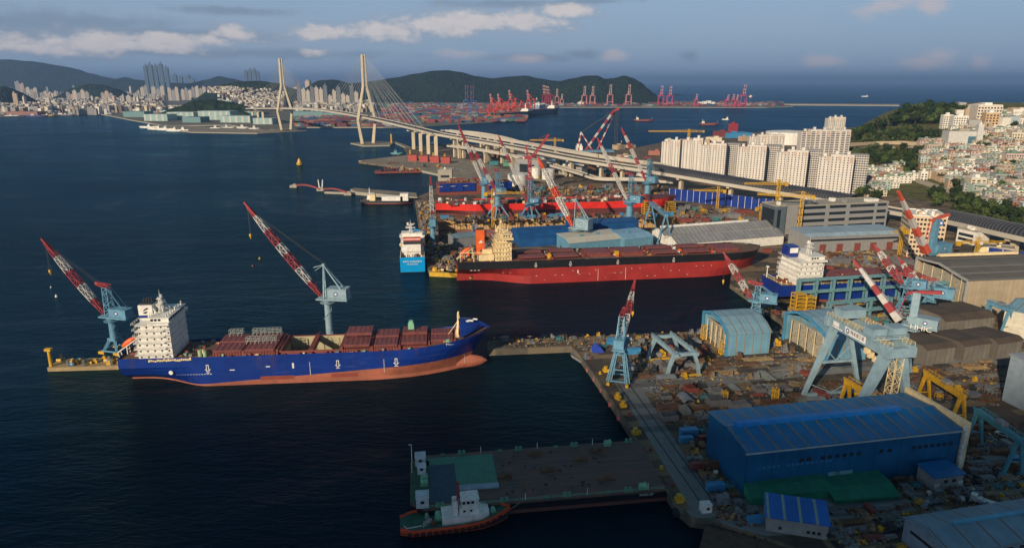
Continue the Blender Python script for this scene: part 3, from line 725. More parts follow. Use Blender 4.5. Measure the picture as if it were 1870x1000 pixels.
    fm = MB(); fm.cyl((162.5, 0, 15.0), (163.5, 0, 27), .55, .35, 8); fm.box(163.3, 0, 24, 1.3, 3.0, .8); fm.cyl((163.3, 1.2, 24.5), (163.3, 1.2, 26.2), .5, .5, 8); fm.box(162.5, 0, 14.8, 2.0, 9.5, 1.6); fm.beam((163, 0, 22), (157, 0, 14), .3, .3)
    fm.beam((162.6, -4, 14.6), (163.2, 0, 22), .8, .8); fm.beam((162.6, 4, 14.6), (163.2, 0, 22), .8, .8)
    fm.build('foremast', CREAM, root)
    pts = [(27 + random.random() * 17, random.uniform(-10, 10), zk) for _ in range(34)] + [(151 + random.random() * 11, random.choice((-1, 1)) * random.uniform(7.4, 8.6), zk + 2.6) for _ in range(6)] + \
          [(46 + k * 3.2, -12.6 if k < 31 else -11, zk) for k in range(34)] + [(2 + random.random() * 6, random.uniform(-9, 11), zk) for _ in range(12)]
    deck_gear(root, pts, [OXIDE, OXIDE, GREY, OXIDE, CREAM, OXIDE, LGREEN], s=.95)
    tk = MB(); tk.cyl((37.5, -9.5, zk), (37.5, -9.5, zk + 3.6), 1.0, 1.0, 10); tk.cyl((40, -10.2, zk), (40, -10.2, zk + 3.2), .9, .9, 10); tk.build('green_tank', pm('tank_green', (.35, .5, .28), .5), root)
    tk2 = MB(); tk2.box(139, 5, zk + 6.2, 3, 3, 3); tk2.box(139, 5, zk + 9.2, 2.0, 2.0, 1.2); tk2.build('green_generator', LGREEN, root)
    mk = MB()
    for x in (41.5, 103.5, 132.0): tug_mark(mk, x, half, 5.2, L, 1.0)
    mk.cyl((24.0, -half(24 / L, 5.5) - .1, 5.3), (24.0, -half(24 / L, 5.5) - .04, 5.3), 1.0, 1.0, 14)
    for k in range(13): mark(mk, 26.5 + k * 1.35, half, 0, 4.0, .85, .25, L)
    mark(mk, 82, half, 0, 5.6, .9, 2.6, L); mark(mk, 53, half, 0, 5.6, 2.4, .4, L); mark(mk, 70, half, 0, 6.6, 2.0, .5, L)
    for x in (90, 166, 126): mark(mk, x, half, 0, 2.0, .18, 6.5 if x < 150 else 5, L)
    for k in range(9): mark(mk, 25 + k * 2.1, half, 0, .75, .8, .2, L)
    mk.build('hull_markings', WHITE, root)
    t = text_mesh('HELENA', 2.0, WHITE, 'ship_name', root, sx=1.2)
    tt = .925; t.location = (tt * L - 1, -half(tt, 14.3) - .35, 14.6)
    dx = Vector((.05 * L, -(half(.95, 14.3) - half(.90, 14.3)), .7)); t.rotation_euler = (R(62), 0, math.atan2(dx.y, dx.x))
    for (xa, xb) in ((66, 82), (100, 113)): pt = MB(); mark(pt, (xa + xb) / 2, half, 0, .3, xb - xa, 1.8, L); pt.build('primer_patch', pm('primer_red', (.26, .05, .03), .6), root)
    return root
def sheer_at(x, L=175): return 6.0 * max(0, (x / L - .7) / .3) ** 2 * .4
container_ship()

def bulk_carrier():
    L, B = 226.0, 32.0; rz = R(8.2); p0 = Vector((-36.5, 449.5, 0)); off = Vector((-math.sin(rz), math.cos(rz), 0)) * B / 2
    root = thing('bulk_carrier', 'black and red bulk carrier with cream aft house and orange funnel', 'ship', p0 + off, rz)
    zp = lambda t: 10.9 + .6 * t
    mb, dr, half, dz, xe = hull(L, B, 16.5, -2, .24, .88, 6, 1.5, .80, 6.5, zpaint=zp)
    mb.build('hull', [HR2, HBK], root)
    add_deck(dr, DECKBRN, root)
    zk = 15.6
    rd = MB(); rd.box(2.6, 0, -2, 5.6, .8, 9.0); rd.build('rudder', HR2, root)
    pr = MB(); pr.cyl((8.5, 0, 1.5), (10.5, 0, 1.5), .9, 1.1, 10)
    for k in range(4):
        a = math.pi / 4 + k * math.pi / 2; c, s = math.cos(a), math.sin(a)
        pr.face([(8.9, c * .6, 1.5 + s * .6), (9.3, c * 3 - s * 1.1, 1.5 + s * 3 + c * 1.1), (9.6, c * 3.4 + s * .4, 1.5 + s * 3.4 - c * .4), (9.4, c * .8, 1.5 + s * .8)])
    pr.build('propeller', pm('bronze', (.5, .38, .15), .35, .7), root)
    xs = [52 + k * 24.2 for k in range(7)]
    for k, x in enumerate(xs):
        opened = k in (0, 1, 4, 5); lx = 17.5
        c = MB()
        for s in (-1, 1):
            c.box(x, s * 7.4, zk, lx, .5, 1.7); 
        for s in (-1, 1): c.box(x + s * lx / 2, 0, zk, .5, 15.3, 1.7)
        if opened: c.box(x, 0, zk + .02, lx - .6, 14.2, .1, 1); c.box(x, 6.9, zk + .1, lx - .8, .3, 1.3, 2)
        c.build('hatch_coaming', [OXIDE, DARK, HOLD], root)
        o = 7.7 if opened else 4.1
        for s in (-1, 1): hatch(root, x, s * o, zk + 1.75, lx, 7.9, .9, HATCH, 4)
        ck = MB(); ck.beam((x - lx / 2 - .8, -15, zk + 1.3), (x - lx / 2 - .8, 15, zk + 1.3), .35, .35); ck.beam((x + lx / 2 + .8, -15, zk + 1.3), (x + lx / 2 + .8, 15, zk + 1.3), .35, .35)
        for y in (-14, -8, 8, 14):
            for s in (-1, 1): ck.beam((x + s * (lx / 2 + .8), y, zk), (x + s * (lx / 2 + .8), y, zk + 1.3), .3, .3)
        ck.build('cover_rail', OXIDE, root)
    pts = [(x + 12.1 + random.uniform(-1.8, 1.8), random.uniform(-13, 12), zk) for x in xs[:6] for _ in range(9)] + [(2 + random.random() * 12, random.uniform(-10, 10), zk) for _ in range(14)]
    deck_gear(root, pts, [OXIDE, GREY, OXIDE, YEL, WHITE, OXIDE, ORANGE, GREY], s=1.05)
    yb = MB(); yb.box(64.2, -9, zk, 2.6, 2.6, 3.2); yb.box(64.2, -9, zk + 3.2, 1.4, 1.4, 1.0); yb.build('yellow_generator', YEL, root)
    yb = MB(); yb.box(113.6, -7, zk, 2.8, 2.6, 3.6); yb.build('yellow_generator', YEL, root)
    cab = MB(); cab.box(112.6, 0, zk, 4, 4.5, 3.2); cab.box(112.6, 0, zk + 3.2, 5.4, 5, .25); cab.build('deck_cabin', HATCH, root)
    net = MB()
    for k in range(16): net.box(90 + k * 1.4, -14.2 + random.uniform(-.3, .3), zk, 1.2, 1.4, random.uniform(.5, 1.4))
    net.build('tarpaulin_heap', pm('heap_grey', (.16, .19, .24), .8), root)
    zt = house(root, 26, 37.5, 20, zk, 5, 3.1, CREAM, wing=3.5, ledge=1.0, shrink=.5)
    h2 = MB(); h2.box(20, 0, zk, 11, 16, 4.2); h2.box(21, 1, zk + 4.2, 7, 10, 3); h2.build('engine_casing', CREAM, root)
    radar_mast(root, 31.5, 0, zt + 3.2, 8.5, CREAM, 1.3)
    rg = MB()
    for k in range(14): a = (27 + random.random() * 9, random.uniform(-9, 9), zt + 3.2); rg.cyl(a, (a[0], a[1], a[2] + random.uniform(1.2, 5)), .3, .25, 6)
    rg.build('monkey_island_gear', CREAM, root)
    f = MB(); f.box(16.5, -1, zk + 3.0, 5.6, 5.6, 18.0, 0); f.box(16.5, -1, zk + 21, 5.0, 5.0, .6, 1)
    for k in range(3): f.cyl((15.1 + k * 1.4, -1, zk + 21.4), (15.1 + k * 1.4, -1, zk + 22.4), .4, .4, 8, 1)
    f.box(17, -3.85, zk + 5.4, 1.6, .12, 1.6, 1)
    fu = f.build('funnel', [ORANGE, DARK], root)
    em = MB(); y = -3.88; z = zk + 11.6
    em.face([(15.2, y, z), (18.2, y, z + .4), (18.0, y, z + 1.3), (17.3, y, z + 1.2), (17.6, y, z + 2.7), (16.1, y, z + 1.5)]); em.build('funnel_emblem', WHITE, fu)
    lifeboat_ramp(root, 6.0, -4.5, zk + .5, 1.15, CREAM)
    dv = MB()
    for x in (11, 22.5):
        dv.beam((x, -12, zk), (x, -12, zk + 7), .5, .5); dv.beam((x, -12, zk + 7), (x + 6, -12, zk + 7.2), .4, .4)
    dv.beam((2, -9, zk + 6.5), (14, -12, zk + 7), .35, .35); dv.beam((2, -9, zk), (2, -9, zk + 6.5), .4, .4); dv.build('provision_davit', CREAM, root)
    mk = MB()
    for x in (53.5, 78, 112, 153): tug_mark(mk, x, half, 12.2, L, .8)
    for x in (83.5, 118, 98): mark(mk, x, half, 0, 6.4 if x == 83.5 else .5, .8 if x == 83.5 else .2, 2.2 if x == 83.5 else 8.5, L)
    for k in range(26): mark(mk, 30 + k * 6.1 + random.uniform(-1, 1), half, 0, random.choice((2.2, 5.5, 8.2)), random.choice((.7, 1.1)), .25, L)
    for k in range(3): mark(mk, 9 + k * 2.6, half, 0, 10.2, 1.5, .35, L)
    mk.build('hull_markings', WHITE, root)
    rl = MB(); rail(rl, [(x, -half(x / L, 16) * .99, zk + .9) for x in range(28, 216, 6)], 1.0, 0, .12, 6); rl.build('railing', HATCH, root)
    return root
bulk_carrier()

def tanker_stern():
    # white and cyan ship seen from its stern
    L, B = 98.0, 18.5; a = at(732, 497, 0); b = at(776, 497, 0); p0 = (a + b) / 2; rz = math.pi / 2 + R(7)
    root = thing('gas_tanker', 'white ship with bright cyan stern moored left of the docks', 'ship', (p0.x, p0.y, 0), rz)
    C = pm('cyan_hull', (.0, .30, .68), .35, var=.08); mb, dr, half, dz, xe = hull(L, B, 11.5, -2, .12, .78, 5, .6, .97, -1.5, zpaint=lambda t: .3, power=2)
    mb.build('hull', [DARK, C], root); add_deck(dr, DECKBRN, root)
    zk = 10.7
    zt = house(root, 13, 27, 15.5, zk, 4, 2.9, WHITE, wing=1.2, ledge=.8)
    f = MB(); f.box(11, 0, zk, 6, 12.5, 8.5, 0); f.box(9.8, 0, zk + 8.5, 3.4, 12.8, 2.7, 2); f.box(9.8, 0, zk + 11.2, 3.4, 12.8, 2.4, 1); f.box(8.02, 0, zk + 12.2, .1, 12.6, .5, 0)
    f.build('funnel', [WHITE, pm('band_red', (.6, .1, .07), .5), DARK], root)
    radar_mast(root, 20, 1, zt + 3, 9, WHITE, 1.4)
    pts = [(1.5 + random.random() * 7, random.uniform(-7, 7), zk) for _ in range(12)] + [(28 + random.random() * 55, random.uniform(-6.5, 6.5), zk) for _ in range(30)]
    deck_gear(root, pts, [WHITE, CREAM, WHITE, OXIDE, GREY])
    p = MB(); 
    for y in (-8.6, 8.6): p.box(7, y, zk, 14, .3, 2.2)
    for k in range(5): p.beam((6, -6 + k * 2.2, zk + 4), (11, -5 + k * 2.4, zk + .5), .25, .25)
    p.build('bulwark', WHITE, root)
    for s in (-1, 1):
        bb = MB(); rows = [[(14 + 6.5 * u, s * 8.6 + 1.1 * r * math.cos(q), zk + 6.5 + 1.2 * r * math.sin(q)) for q in [2 * math.pi * k / 8 for k in range(8)]] for u, r in ((0, .15), (.15, .8), (.5, 1), (.85, .8), (1, .15))]
        bb.strip(rows, closed=True); bb.build('lifeboat', ORANGE if s < 0 else CREAM, root, smooth=True)
    text_mesh('NEW HORIZON', 1.9, WHITE, 'ship_name', root, (-.12, 0, 8.2), (R(90), 0, R(-90)))
    text_mesh('MONROVIA', 1.5, WHITE, 'ship_name', root, (-.12, 0, 6.2), (R(90), 0, R(-90)))
tanker_stern()

def ship_two():
    L, B = 150.0, 27.0; rz = YA; a = at(1405, 512, 14.0)
    root = thing('container_ship', 'blue container ship under construction with white house behind the steel frames', 'ship', (a.x + 1, a.y - 2, 2.2), rz)
    mb, dr, half, dz, xe = hull(L, B, 12.5, -1.5, .24, .8, 6, 3.0, .92, 2.5, zpaint=lambda t: 2.2)
    mb.build('hull', [OXIDE, HB], root); add_deck(dr, DECKBRN, root)
    # low patches of primer on the stern
    zk = 11.6
    zt = house(root, 10, 27, 22, zk, 5, 3.0, WHITE, wing=1.5, ledge=.9)
    f = MB(); f.box(13, 5, zt, 7, 7, 7.2, 0); f.box(13.6, 1.4, zt + 2.8, 5.4, .2, 3.2, 1); f.build('funnel', [HB, WHITE], root)
    radar_mast(root, 21, -3, zt + 3.2, 9, WHITE, 1.3)
    st = MB(); st.beam((10, -8.5, zk), (17, -11.3, zk + 8.5), .5, .8); st.beam((9, -8.5, zk), (10, -8.5, zk + 3), .3, .3); st.build('outside_stair', WHITE, root)
    for (x, w) in ((36, 11), (50, 13), (68, 13), (86, 13), (104, 12)):
        for s in (-1, 1): hatch(root, x + w / 2, s * 5.8, zk + 2.0, w, 10.6, 1.0, HATCH, 4)
    pts = [(1 + random.random() * 8, random.uniform(-9, 9), zk) for _ in range(16)] + [(28 + random.random() * 90, random.uniform(-12, 12), zk) for _ in range(30)]
    deck_gear(root, pts, [OXIDE, CREAM, OXIDE, GREY])
    m = MB(); m.cyl((.6, 8, zk), (.6, 8, zk + 8), .35, .25, 8); m.box(.6, 8, zk + 7.4, 1.2, 1.8, .8); m.beam((.6, 8, zk + 3), (.6, -2, zk + 3), .3, .3); m.build('stern_mast', WHITE, root)
    rl = MB(); rail(rl, [(.3, 11, zk + .9), (.3, -11, zk + .9), (10, -12.6, zk + .9), (30, -13.3, zk + .9), (110, -13.3, zk + .9)], 1.1, 0, .13, 3); rl.build('railing', CREAM, root)
ship_two()

def red_ship():
    # long red ship standing in the dock
    L, B = 256.0, 34.0; p = at(796, 397, 3); p1 = at(1214, 389, 3); rz = yaw(p, p1) + R(1.5)
    HRD = hullmat('bright_red_hull', (.70, .03, .018), (.3, .04, .03), .4, .35); HMR = hullmat('maroon_hull', (.12, .028, .026), (.08, .04, .03), .6, .5)
    root = thing('tanker', 'long bright red ship hull standing behind the dry dock under the blue cranes', 'ship', (p.x - 2, p.y + 17, 0), rz)
    mb, dr, half, dz, xe = hull(L, B, 15.5, -1, .16, .86, 4, 2.0, .35, 6, zpaint=lambda t: 8.6)
    mb.build('hull', [HMR, HRD], root); add_deck(dr, pm('ship_deck_clutter', (.12, .06, .045), .85, var=.6, scale=.25, dirt=(.35, .30, .22), dirtamt=.7), root)
    zk = 14.6
    pts = [(4 + random.random() * 215, random.uniform(-15, 15), zk) for _ in range(150)]
    deck_gear(root, pts, [GREY, OXIDE, CREAM, OXIDE, DARK, GREY, WHITE, OXIDE], s=1.6)
    pp = MB()
    for y in (-3, -1.5, 0, 1.6, 3): pp.cyl((60, y, zk + 1.5), (225, y, zk + 1.5), .45, .45, 6)
    for k in range(40): pp.box(62 + k * 4, 0, zk, .4, 8, 1.3)
    pp.build('deck_piping', OXIDE, root)
    fc = MB(); fc.prism([(228, -12), (246, -9), (257, -3), (257, 3), (246, 9), (228, 12)], zk, zk + 3.4); fc.build('forecastle', HMR, root)
    cr = MB(); cr.box(150, -1, zk, 3, 3, 4); cr.beam((150, -1, zk + 4), (165, 2, zk + 8), .7, .7); cr.build('deck_crane', OXIDE, root)
red_ship()

def blue_block_ship():
    p = at(802, 357, 3); q = at(936, 352, 3); rz = yaw(p, q)
    root = thing('ship_section', 'ship section with deep blue side panels standing beyond the red ship', 'ship', p, rz); L = (q - p).length
    m = MB(); m.prism([(0, 0), (L, 0), (L - 2, 26), (0, 26)], 0, 3.5); m.build('lower_hull', OXIDE, root)
    m = MB(); m.box(L * .5, 14, 3.5, L, 25, 10); m.build('hull', OXIDE, root)
    for k in range(6):
        if k == 3: continue
        x = L * (k + .5) / 6.0; pn = MB(); pn.box(x, .9, 4.2, L / 6 - 1.4, 1.6, 9.6); pn.box(x - L / 16, .05, 10.5, L / 16, .1, .4, 1); pn.build('side_panel', [HB, WHITE], root)
    t = MB()
    for k in range(26): t.box(2 + random.random() * (L - 5), random.uniform(3, 24), 13.5, random.uniform(1, 5), random.uniform(1, 4), random.uniform(.6, 3.4))
    t.build('deck_frames', pm('frame_brown', (.20, .12, .07), .8, var=.4), root)
    g = MB()
    for k in range(2): g.box(L * .3 + k * L * .3, 24, 13.5, L * .22, 2, 3.5)
    g.build('bulkhead', OXIDE, root)
blue_block_ship()

def small_ship(px, py, L, B, rzd, zd, cols, label, name='cargo_ship', house_at=.12, hh=3, cat='ship', hd=2.6, extra=None, group=None):
    p = at(px, py, 0) if not isinstance(px, tuple) else Vector(px)
    root = thing(name, label, cat, p, R(rzd), group)
    mb, dr, half, dz, xe = hull(L, B, zd, -1, .15, .75, L * .04, L * .012, .85, .5, zpaint=lambda t: zd * .22, n=18)
    mb.build('hull', [cols[0], cols[1]], root); add_deck(dr, cols[2], root)
    z = zd - .9; h = MB(); x = L * house_at; lx = L * .14 if L > 40 else L * .25
    for k in range(hh): h.box(x + lx / 2, 0, z + k * hd, lx * (1 - .12 * k), B * (.78 - .06 * k), hd - .15); h.box(x + lx / 2, 0, z + k * hd + hd - .15, lx * (1.05 - .12 * k), B * (.86 - .06 * k), .15)
    h.build('deckhouse', cols[3], root)
    g = MB()
    for s in (-1, 1): g.box(x + lx / 2, s * B * (.39 - .03 * (hh - 1)), z + (hh - 1) * hd + 1.1, lx * .7, .16, .8)
    g.build('cabin_windows', GLASS, root)
    f = MB(); f.cyl((x + lx * .3, 0, z + hh * hd), (x + lx * .3, 0, z + hh * hd + B * .45), B * .06, B * .03, 6); f.box(x + lx * .3, 0, z + hh * hd + B * .25, .3, B * .3, .3); f.build('mast', cols[3], root)
    if extra: extra(root, L, B, z)
    return root
def holds(root, L, B, z):
    for k in range(3): hatch(root, L * (.42 + .17 * k), 0, z + .6, L * .14, B * .62, .8, OXIDE, 3)
    m = MB(); m.cyl((L * .93, 0, z), (L * .93, 0, z + B * .8), .25, .15, 6); m.build('foremast', CREAM, root)
for (px, py, L, rz, lab, hull_c) in ((1157, 221, 70, -4, 'small coaster with white house aft sailing beyond the red floating crane', OXIDE), (1277, 228, 62, -6, 'white and rust coaster sailing in front of the far container pier', OXIDE)):
    small_ship(px, py, L, 13, rz, 5.5, (OXIDE, hull_c, DECKBRN, WHITE), lab, extra=holds)
small_ship(1331, 219, 26, 8, 160, 3, (WHITE, WHITE, GREY, WHITE), 'tiny white launch on the open harbour right of the coasters', 'motor_boat', cat='boat')
small_ship(1585, 177, 60, 16, 170, 8, (WHITE, WHITE, GREY, WHITE), 'tiny bright vessel on the far sea beyond the thin sea wall', 'ferry', cat='ship')
small_ship(1370, 178, 90, 26, 60, 10, (WHITE, CREAM, GREY, CREAM), 'pale ship beyond the tip of the far container pier', 'cargo_ship')
# ================================================================= cranes
def luffing_crane(base, slew_z, tip, label, blue=CBLUE, portal='tube', mast='lattice', mast_h=16, boom_w=2.4, th=.36, cols=(0, 1, 0, 1, 0, 1), solid=False,
                  col_r=2.1, house=(9, 5.5, 4.2), foot=0.0, leg_h=0.0, spread=10.0, head=RED, pivot=3.2, sign=None, name='luffing_crane', rope=True, house_at=None):
    """harbour crane: legs, column, slewing deck, machinery house, mast and striped jib. local +x looks along the jib"""
    base = Vector(base); tip = Vector(tip); rz = math.atan2(tip.y - base.y, tip.x - base.x)
    root = thing(name, label, 'crane', base, rz)
    zs = slew_z - base.z; tx = math.hypot(tip.x - base.x, tip.y - base.y); tz = tip.z - base.z
    if portal == 'tube':
        z0 = leg_h
        if leg_h:
            for sx in (-1, 1):
                for sy in (-1, 1):
                    l = MB(); l.beam((sx * spread / 2, sy * spread / 2, 0), (sx * col_r * .7, sy * col_r * .7, leg_h), .9, .9, 0, 1.5, 1.5); l.box(sx * spread / 2, sy * spread / 2, 0, 3.4, 1.3, 1.3, 1)
                    l.build('leg', [blue, YEL], root)
            c = MB()
            for sx in (-1, 1): c.beam((sx * spread / 2, -spread / 2, 1.6), (sx * spread / 2, spread / 2, 1.6), .6, .6); c.beam((-spread / 2, sx * spread / 2, 1.6), (spread / 2, sx * spread / 2, 1.6), .6, .6)
            c.box(0, 0, leg_h - .8, col_r * 2.4, col_r * 2.4, 1.4); c.build('portal_frame', blue, root)
        c = MB(); c.cyl((0, 0, z0), (0, 0, zs - 1.6), col_r, col_r * .86, 18); c.cyl((0, 0, zs - 1.6), (0, 0, zs), col_r, col_r * 1.35, 18)
        for k in range(int((zs - z0) / 2.6)):
            z = z0 + 1 + k * 2.6; a0, a1 = k * 1.3, k * 1.3 + 1.3
            c.beam((math.cos(a0) * col_r * 1.12, math.sin(a0) * col_r * 1.12, z), (math.cos(a1) * col_r * 1.12, math.sin(a1) * col_r * 1.12, z + 2.4), .3, .3)
        c.cyl((0, 0, zs - 2.0), (0, 0, zs - 1.8), col_r * 1.9, col_r * 1.9, 18)
        c.build('column', blue, root)
    else:
        c = MB(); s = spread
        hz = min(zs - 2, leg_h)
        for sx in (-1, 1):
            for sy in (-1, 1):
                l = MB(); w = 3.0
                l.lattice((sx * s / 2, sy * s / 2, 1.2), (sx * 2.0, sy * 2.0, hz), 1.5, 1.1, 6, .32); l.box(sx * s / 2, sy * s / 2, 0, 3.6, 1.3, 1.3, 1); l.build('leg', [blue, YEL], root)
        for zz, w in ((1.8, s), (hz * .5, s * .5 + 2.2)):
            for sx in (-1, 1): c.beam((sx * w / 2, -w / 2, zz), (sx * w / 2, w / 2, zz), .5, .5); c.beam((-w / 2, sx * w / 2, zz), (w / 2, sx * w / 2, zz), .5, .5)
        c.build('portal_frame', blue, root)
        c = MB(); c.lattice((0, 0, hz), (0, 0, zs), 4.6, 4.0, max(2, int((zs - hz) / 3.5)), .42); c.cyl((0, 0, hz), (0, 0, hz + .5), 3.4, 3.4, 14); c.cyl((0, 0, zs - .7), (0, 0, zs), 3.2, 3.2, 14)
        c.build('column', blue, root)
    hl, hw, hh = house
    p = MB(); p.box(-hl * .35, 0, zs, hl + 6.5, hw + 1.2, .7); rail(p, [(3, -hw / 2 - .5, zs + .7), (-hl * .8, -hw / 2 - .5, zs + .7)], 1.1, 0, .12, 2.5); rail(p, [(3, hw / 2 + .5, zs + .7), (-hl * .8, hw / 2 + .5, zs + .7)], 1.1, 0, .12, 2.5)
    p.build('slewing_deck', blue, root)
    h = MB(); h.box(-hl * .5 - 1.4, 0, zs + .75, hl, hw, hh); h.box(-hl * .5 - 1.4, 0, zs + .75 + hh, hl + .5, hw + .4, .25); hb = h.build('machinery_house', blue, root)
    d = MB()
    for s in (-1, 1): d.cyl((-hl * .45 - 1.4, s * (hw / 2 + .02), zs + .9 + hh * .5), (-hl * .45 - 1.4, s * (hw / 2 + .08), zs + .9 + hh * .5), 1.1, 1.1, 16, 0); d.cyl((-hl * .45 - 1.4, s * (hw / 2 + .08), zs + .9 + hh * .5), (-hl * .45 - 1.4, s * (hw / 2 + .12), zs + .9 + hh * .5), .62, .62, 16, 1)
    d.build('house_emblem', [pm('emblem_navy', (.03, .07, .25), .5), WHITE], hb)
    c = MB(); c.box(2.2, -hw / 2 - .6, zs + .8, 2.2, 1.9, 2.4); c.box(3.35, -hw / 2 - .6, zs + 1.6, .12, 1.6, 1.2, 1); c.build('operator_cab', [blue, GLASS], root)
    # mast
    m = MB(); mt = zs + mast_h
    if mast == 'lattice':
        m.lattice((0, 0, zs + .7), (0, 0, mt), 3.4, 2.6, max(4, int(mast_h / 3)), .38)
        hd = MB(); hd.lattice((-2.2, 0, mt + .3), (4.8, 0, mt + 1.5), 1.9, 1.2, 3, .34); hd.box(5, 0, mt + 1, 1.4, 1.6, 1.4); hd.build('mast_head', head, root)
        m.beam((-1.4, -1.2, mt), (-hl - .2, -1.6, zs + hh), .3, .3); m.beam((-1.4, 1.2, mt), (-hl - .2, 1.6, zs + hh), .3, .3)
    elif mast == 'tower':
        m.box(0, 0, zs + .7, 3.6, 3.2, mast_h); m.box(0, -1.7, zs + 2, 1.6, .25, mast_h - 4)
        for k in range(int(mast_h / 3)): m.box(1.2, -1.75, zs + 2.4 + k * 3, .9, .3, .9)
        hd = MB(); hd.beam((4.5, 0, mt - .4), (-1.5, 0, mt + 1.2), 1.8, 1.4); hd.beam((-1.5, 0, mt + 1.2), (-10.5, 0, mt + 2.6), 2.2, 1.6)
        hd.beam((4.5, -1, mt - .4), (7.5, -1, zs + 3), .35, .35); hd.beam((4.5, 1, mt - .4), (7.5, 1, zs + 3), .35, .35); hd.build('mast_head', head, root)
    else:                                                                # A-frame
        for s in (-1, 1): m.beam((1.2, s * 1.5, zs + .7), (.6, s * .5, mt), .75, .75, 0, .5, .5); m.beam((-hl * .9, s * 2.2, zs + hh), (.6, s * .5, mt), .7, .7, 0, .5, .5); m.beam((.6, s * .5, mt), (5.2, s * .6, mt - 3.2), .22, .22); m.beam((.6, s * .4, mt), (6, s * .6, mt - 1.6), .22, .22)
        for q in (.3, .6): m.beam((1.1, -1.4, zs + mast_h * q), (1.1, 1.4, zs + mast_h * q), .35, .35)
        m.cyl((.6, -.9, mt), (.6, .9, mt), .8, .8, 10)
    m.build('mast', blue, root)
    b = MB(); p0 = Vector((pivot, 0, zs + 1.4)); p1 = Vector((tx, 0, tz)); L = (p1 - p0).length; d = (p1 - p0).normalized()
    if solid:
        n = len(cols)
        for i in range(n):
            t0, t1 = i / n, (i + 1) / n; wf = lambda t: boom_w * (1.15 - .75 * t)
            b.beam(p0.lerp(p1, t0), p0.lerp(p1, t1), wf(t0), wf(t0) * .8, cols[i], wf(t1), wf(t1) * .8)
        up = Vector((-d.z, 0, d.x))
        b.beam(p0, p0.lerp(p1, .5) - up * -.0 - up * 1.6, .3, .3, 1)
    else:
        b.lattice(p0, p1, 1.2, .9, max(10, int(L / 3)), th, cols, wide=(0, 1, 0), wm=boom_w)
        u0 = p0.lerp(p1, .9); b.beam(u0, p1 + d * 2.5 + Vector((0, 0, .2)), 1.0, .8, 0)
    b.build('jib', [head, CWHITE], root)
    r = MB(); mtop = Vector((2 if mast != 'aframe' else .6, 0, mt + .8))
    for s in (-.6, .6): r.beam(mtop + Vector((0, s, 0)), p0.lerp(p1, .93) + Vector((0, s, .6)), .14, .14)
    r.build('luffing_rope', ROPE, root)
    if rope:
        hk = 14 if tz > 30 else 8
        r = MB(); r.beam((tx, -.3, tz), (tx, -.3, tz - hk), .12, .12); r.beam((tx, .3, tz), (tx, .3, tz - hk), .12, .12); r.build('hoist_rope', ROPE, root)
        k = MB(); k.box(tx, 0, tz - hk - 1.4, .9, 1.2, 1.4); k.cyl((tx, 0, tz - hk - 2.6), (tx, 0, tz - hk - 1.4), .2, .4, 6); k.build('hook_block', YEL, root)
    if sign:
        t = text_mesh(sign, 3.6, WHITE, 'sign_lettering', root, (-hl * .5 + .4, -hw / 2 - 1.4 if math.cos(rz) > 0 else hw / 2 + 1.5, zs + .5), (R(90), 0, 0 if math.cos(rz) > 0 else math.pi), .12, 1.15)
    return root
# the jibs point left in the photograph; tips are given a depth near each crane's own
def tipat(px, py, Y): return atY(px, py, Y)
R5 = (0, 1, 0, 1, 0)
b = at(213, 641, 3); luffing_crane(b, atY(208, 578, b.y).z, tipat(82, 443, b.y + 8), 'red and white jib crane with orange patched blue house left of the blue ship', mast_h=15.5, house=(10, 5, 4), leg_h=7, spread=9, cols=(0, 1, 0, 1, 0), boom_w=2.8, col_r=1.9)
b = at(604, 628, 3); luffing_crane(b, atY(603, 545, b.y).z, tipat(452, 377, b.y + 5), 'tall blue column crane rising behind the middle of the blue ship', PALEB, mast='aframe', mast_h=18, house=(10, 6, 5.2), cols=(0, 1, 0, 1, 0, 1, 0), boom_w=3.0, col_r=2.0)
b = at(1051, 446, 3); luffing_crane(b, atY(1050, 416, b.y).z, tipat(984, 291, b.y + 20), 'pale column crane with orange tipped jib behind the bulk carrier', PALEB, mast='aframe', mast_h=24, house=(12, 9, 8), cols=(0, 1, 1, 0, 1, 1, 0), boom_w=3.8, th=.7, col_r=3.4, head=pm('crane_orange', (.62, .08, .03), .5))
b = at(909, 398, 3); luffing_crane(b, atY(909, 352, b.y).z, tipat(862, 268, b.y + 40), 'blue portal crane standing left of the centre of the bright red ship', mast_h=21, house=(10, 6, 4.5), leg_h=13, spread=18, boom_w=2.5, th=.44, col_r=3.3)
b = at(968, 399, 3); luffing_crane(b, atY(968, 372, b.y).z, tipat(912, 252, b.y + 20), 'blue portal crane in front of the middle of the bright red ship', mast_h=24, house=(10, 6, 5), leg_h=13, spread=16, boom_w=2.4, th=.42, col_r=3.3, cols=(0, 1, 1, 1, 0, 1, 0))
b = at(1148, 421, 3); luffing_crane(b, atY(1148, 368, b.y).z, tipat(1093, 256, b.y + 20), 'blue portal crane standing at the right part of the bright red ship', mast_h=24, house=(10, 6, 5), leg_h=12, spread=16, boom_w=2.4, th=.42, col_r=3.3, cols=(1, 1, 1, 0, 1, 1, 0))
b = at(884, 362, 3); luffing_crane(b, atY(884, 334, b.y).z, tipat(838, 231, b.y + 40), 'blue crane beyond the ship section, jib reaching to the bridge deck', mast_h=16, house=(9, 6, 6), boom_w=2.6, th=.5, col_r=3.2, cols=(1, 1, 0, 1, 0, 0))
b = at(1182, 356, 3); luffing_crane(b, atY(1182, 332, b.y).z, tipat(1136, 236, b.y + 30), 'blue crane beside the start of the covered road tunnel', mast_h=28, house=(11, 7, 6), boom_w=2.8, th=.52, col_r=3.9, cols=(0, 1, 0, 1, 0, 1, 0))
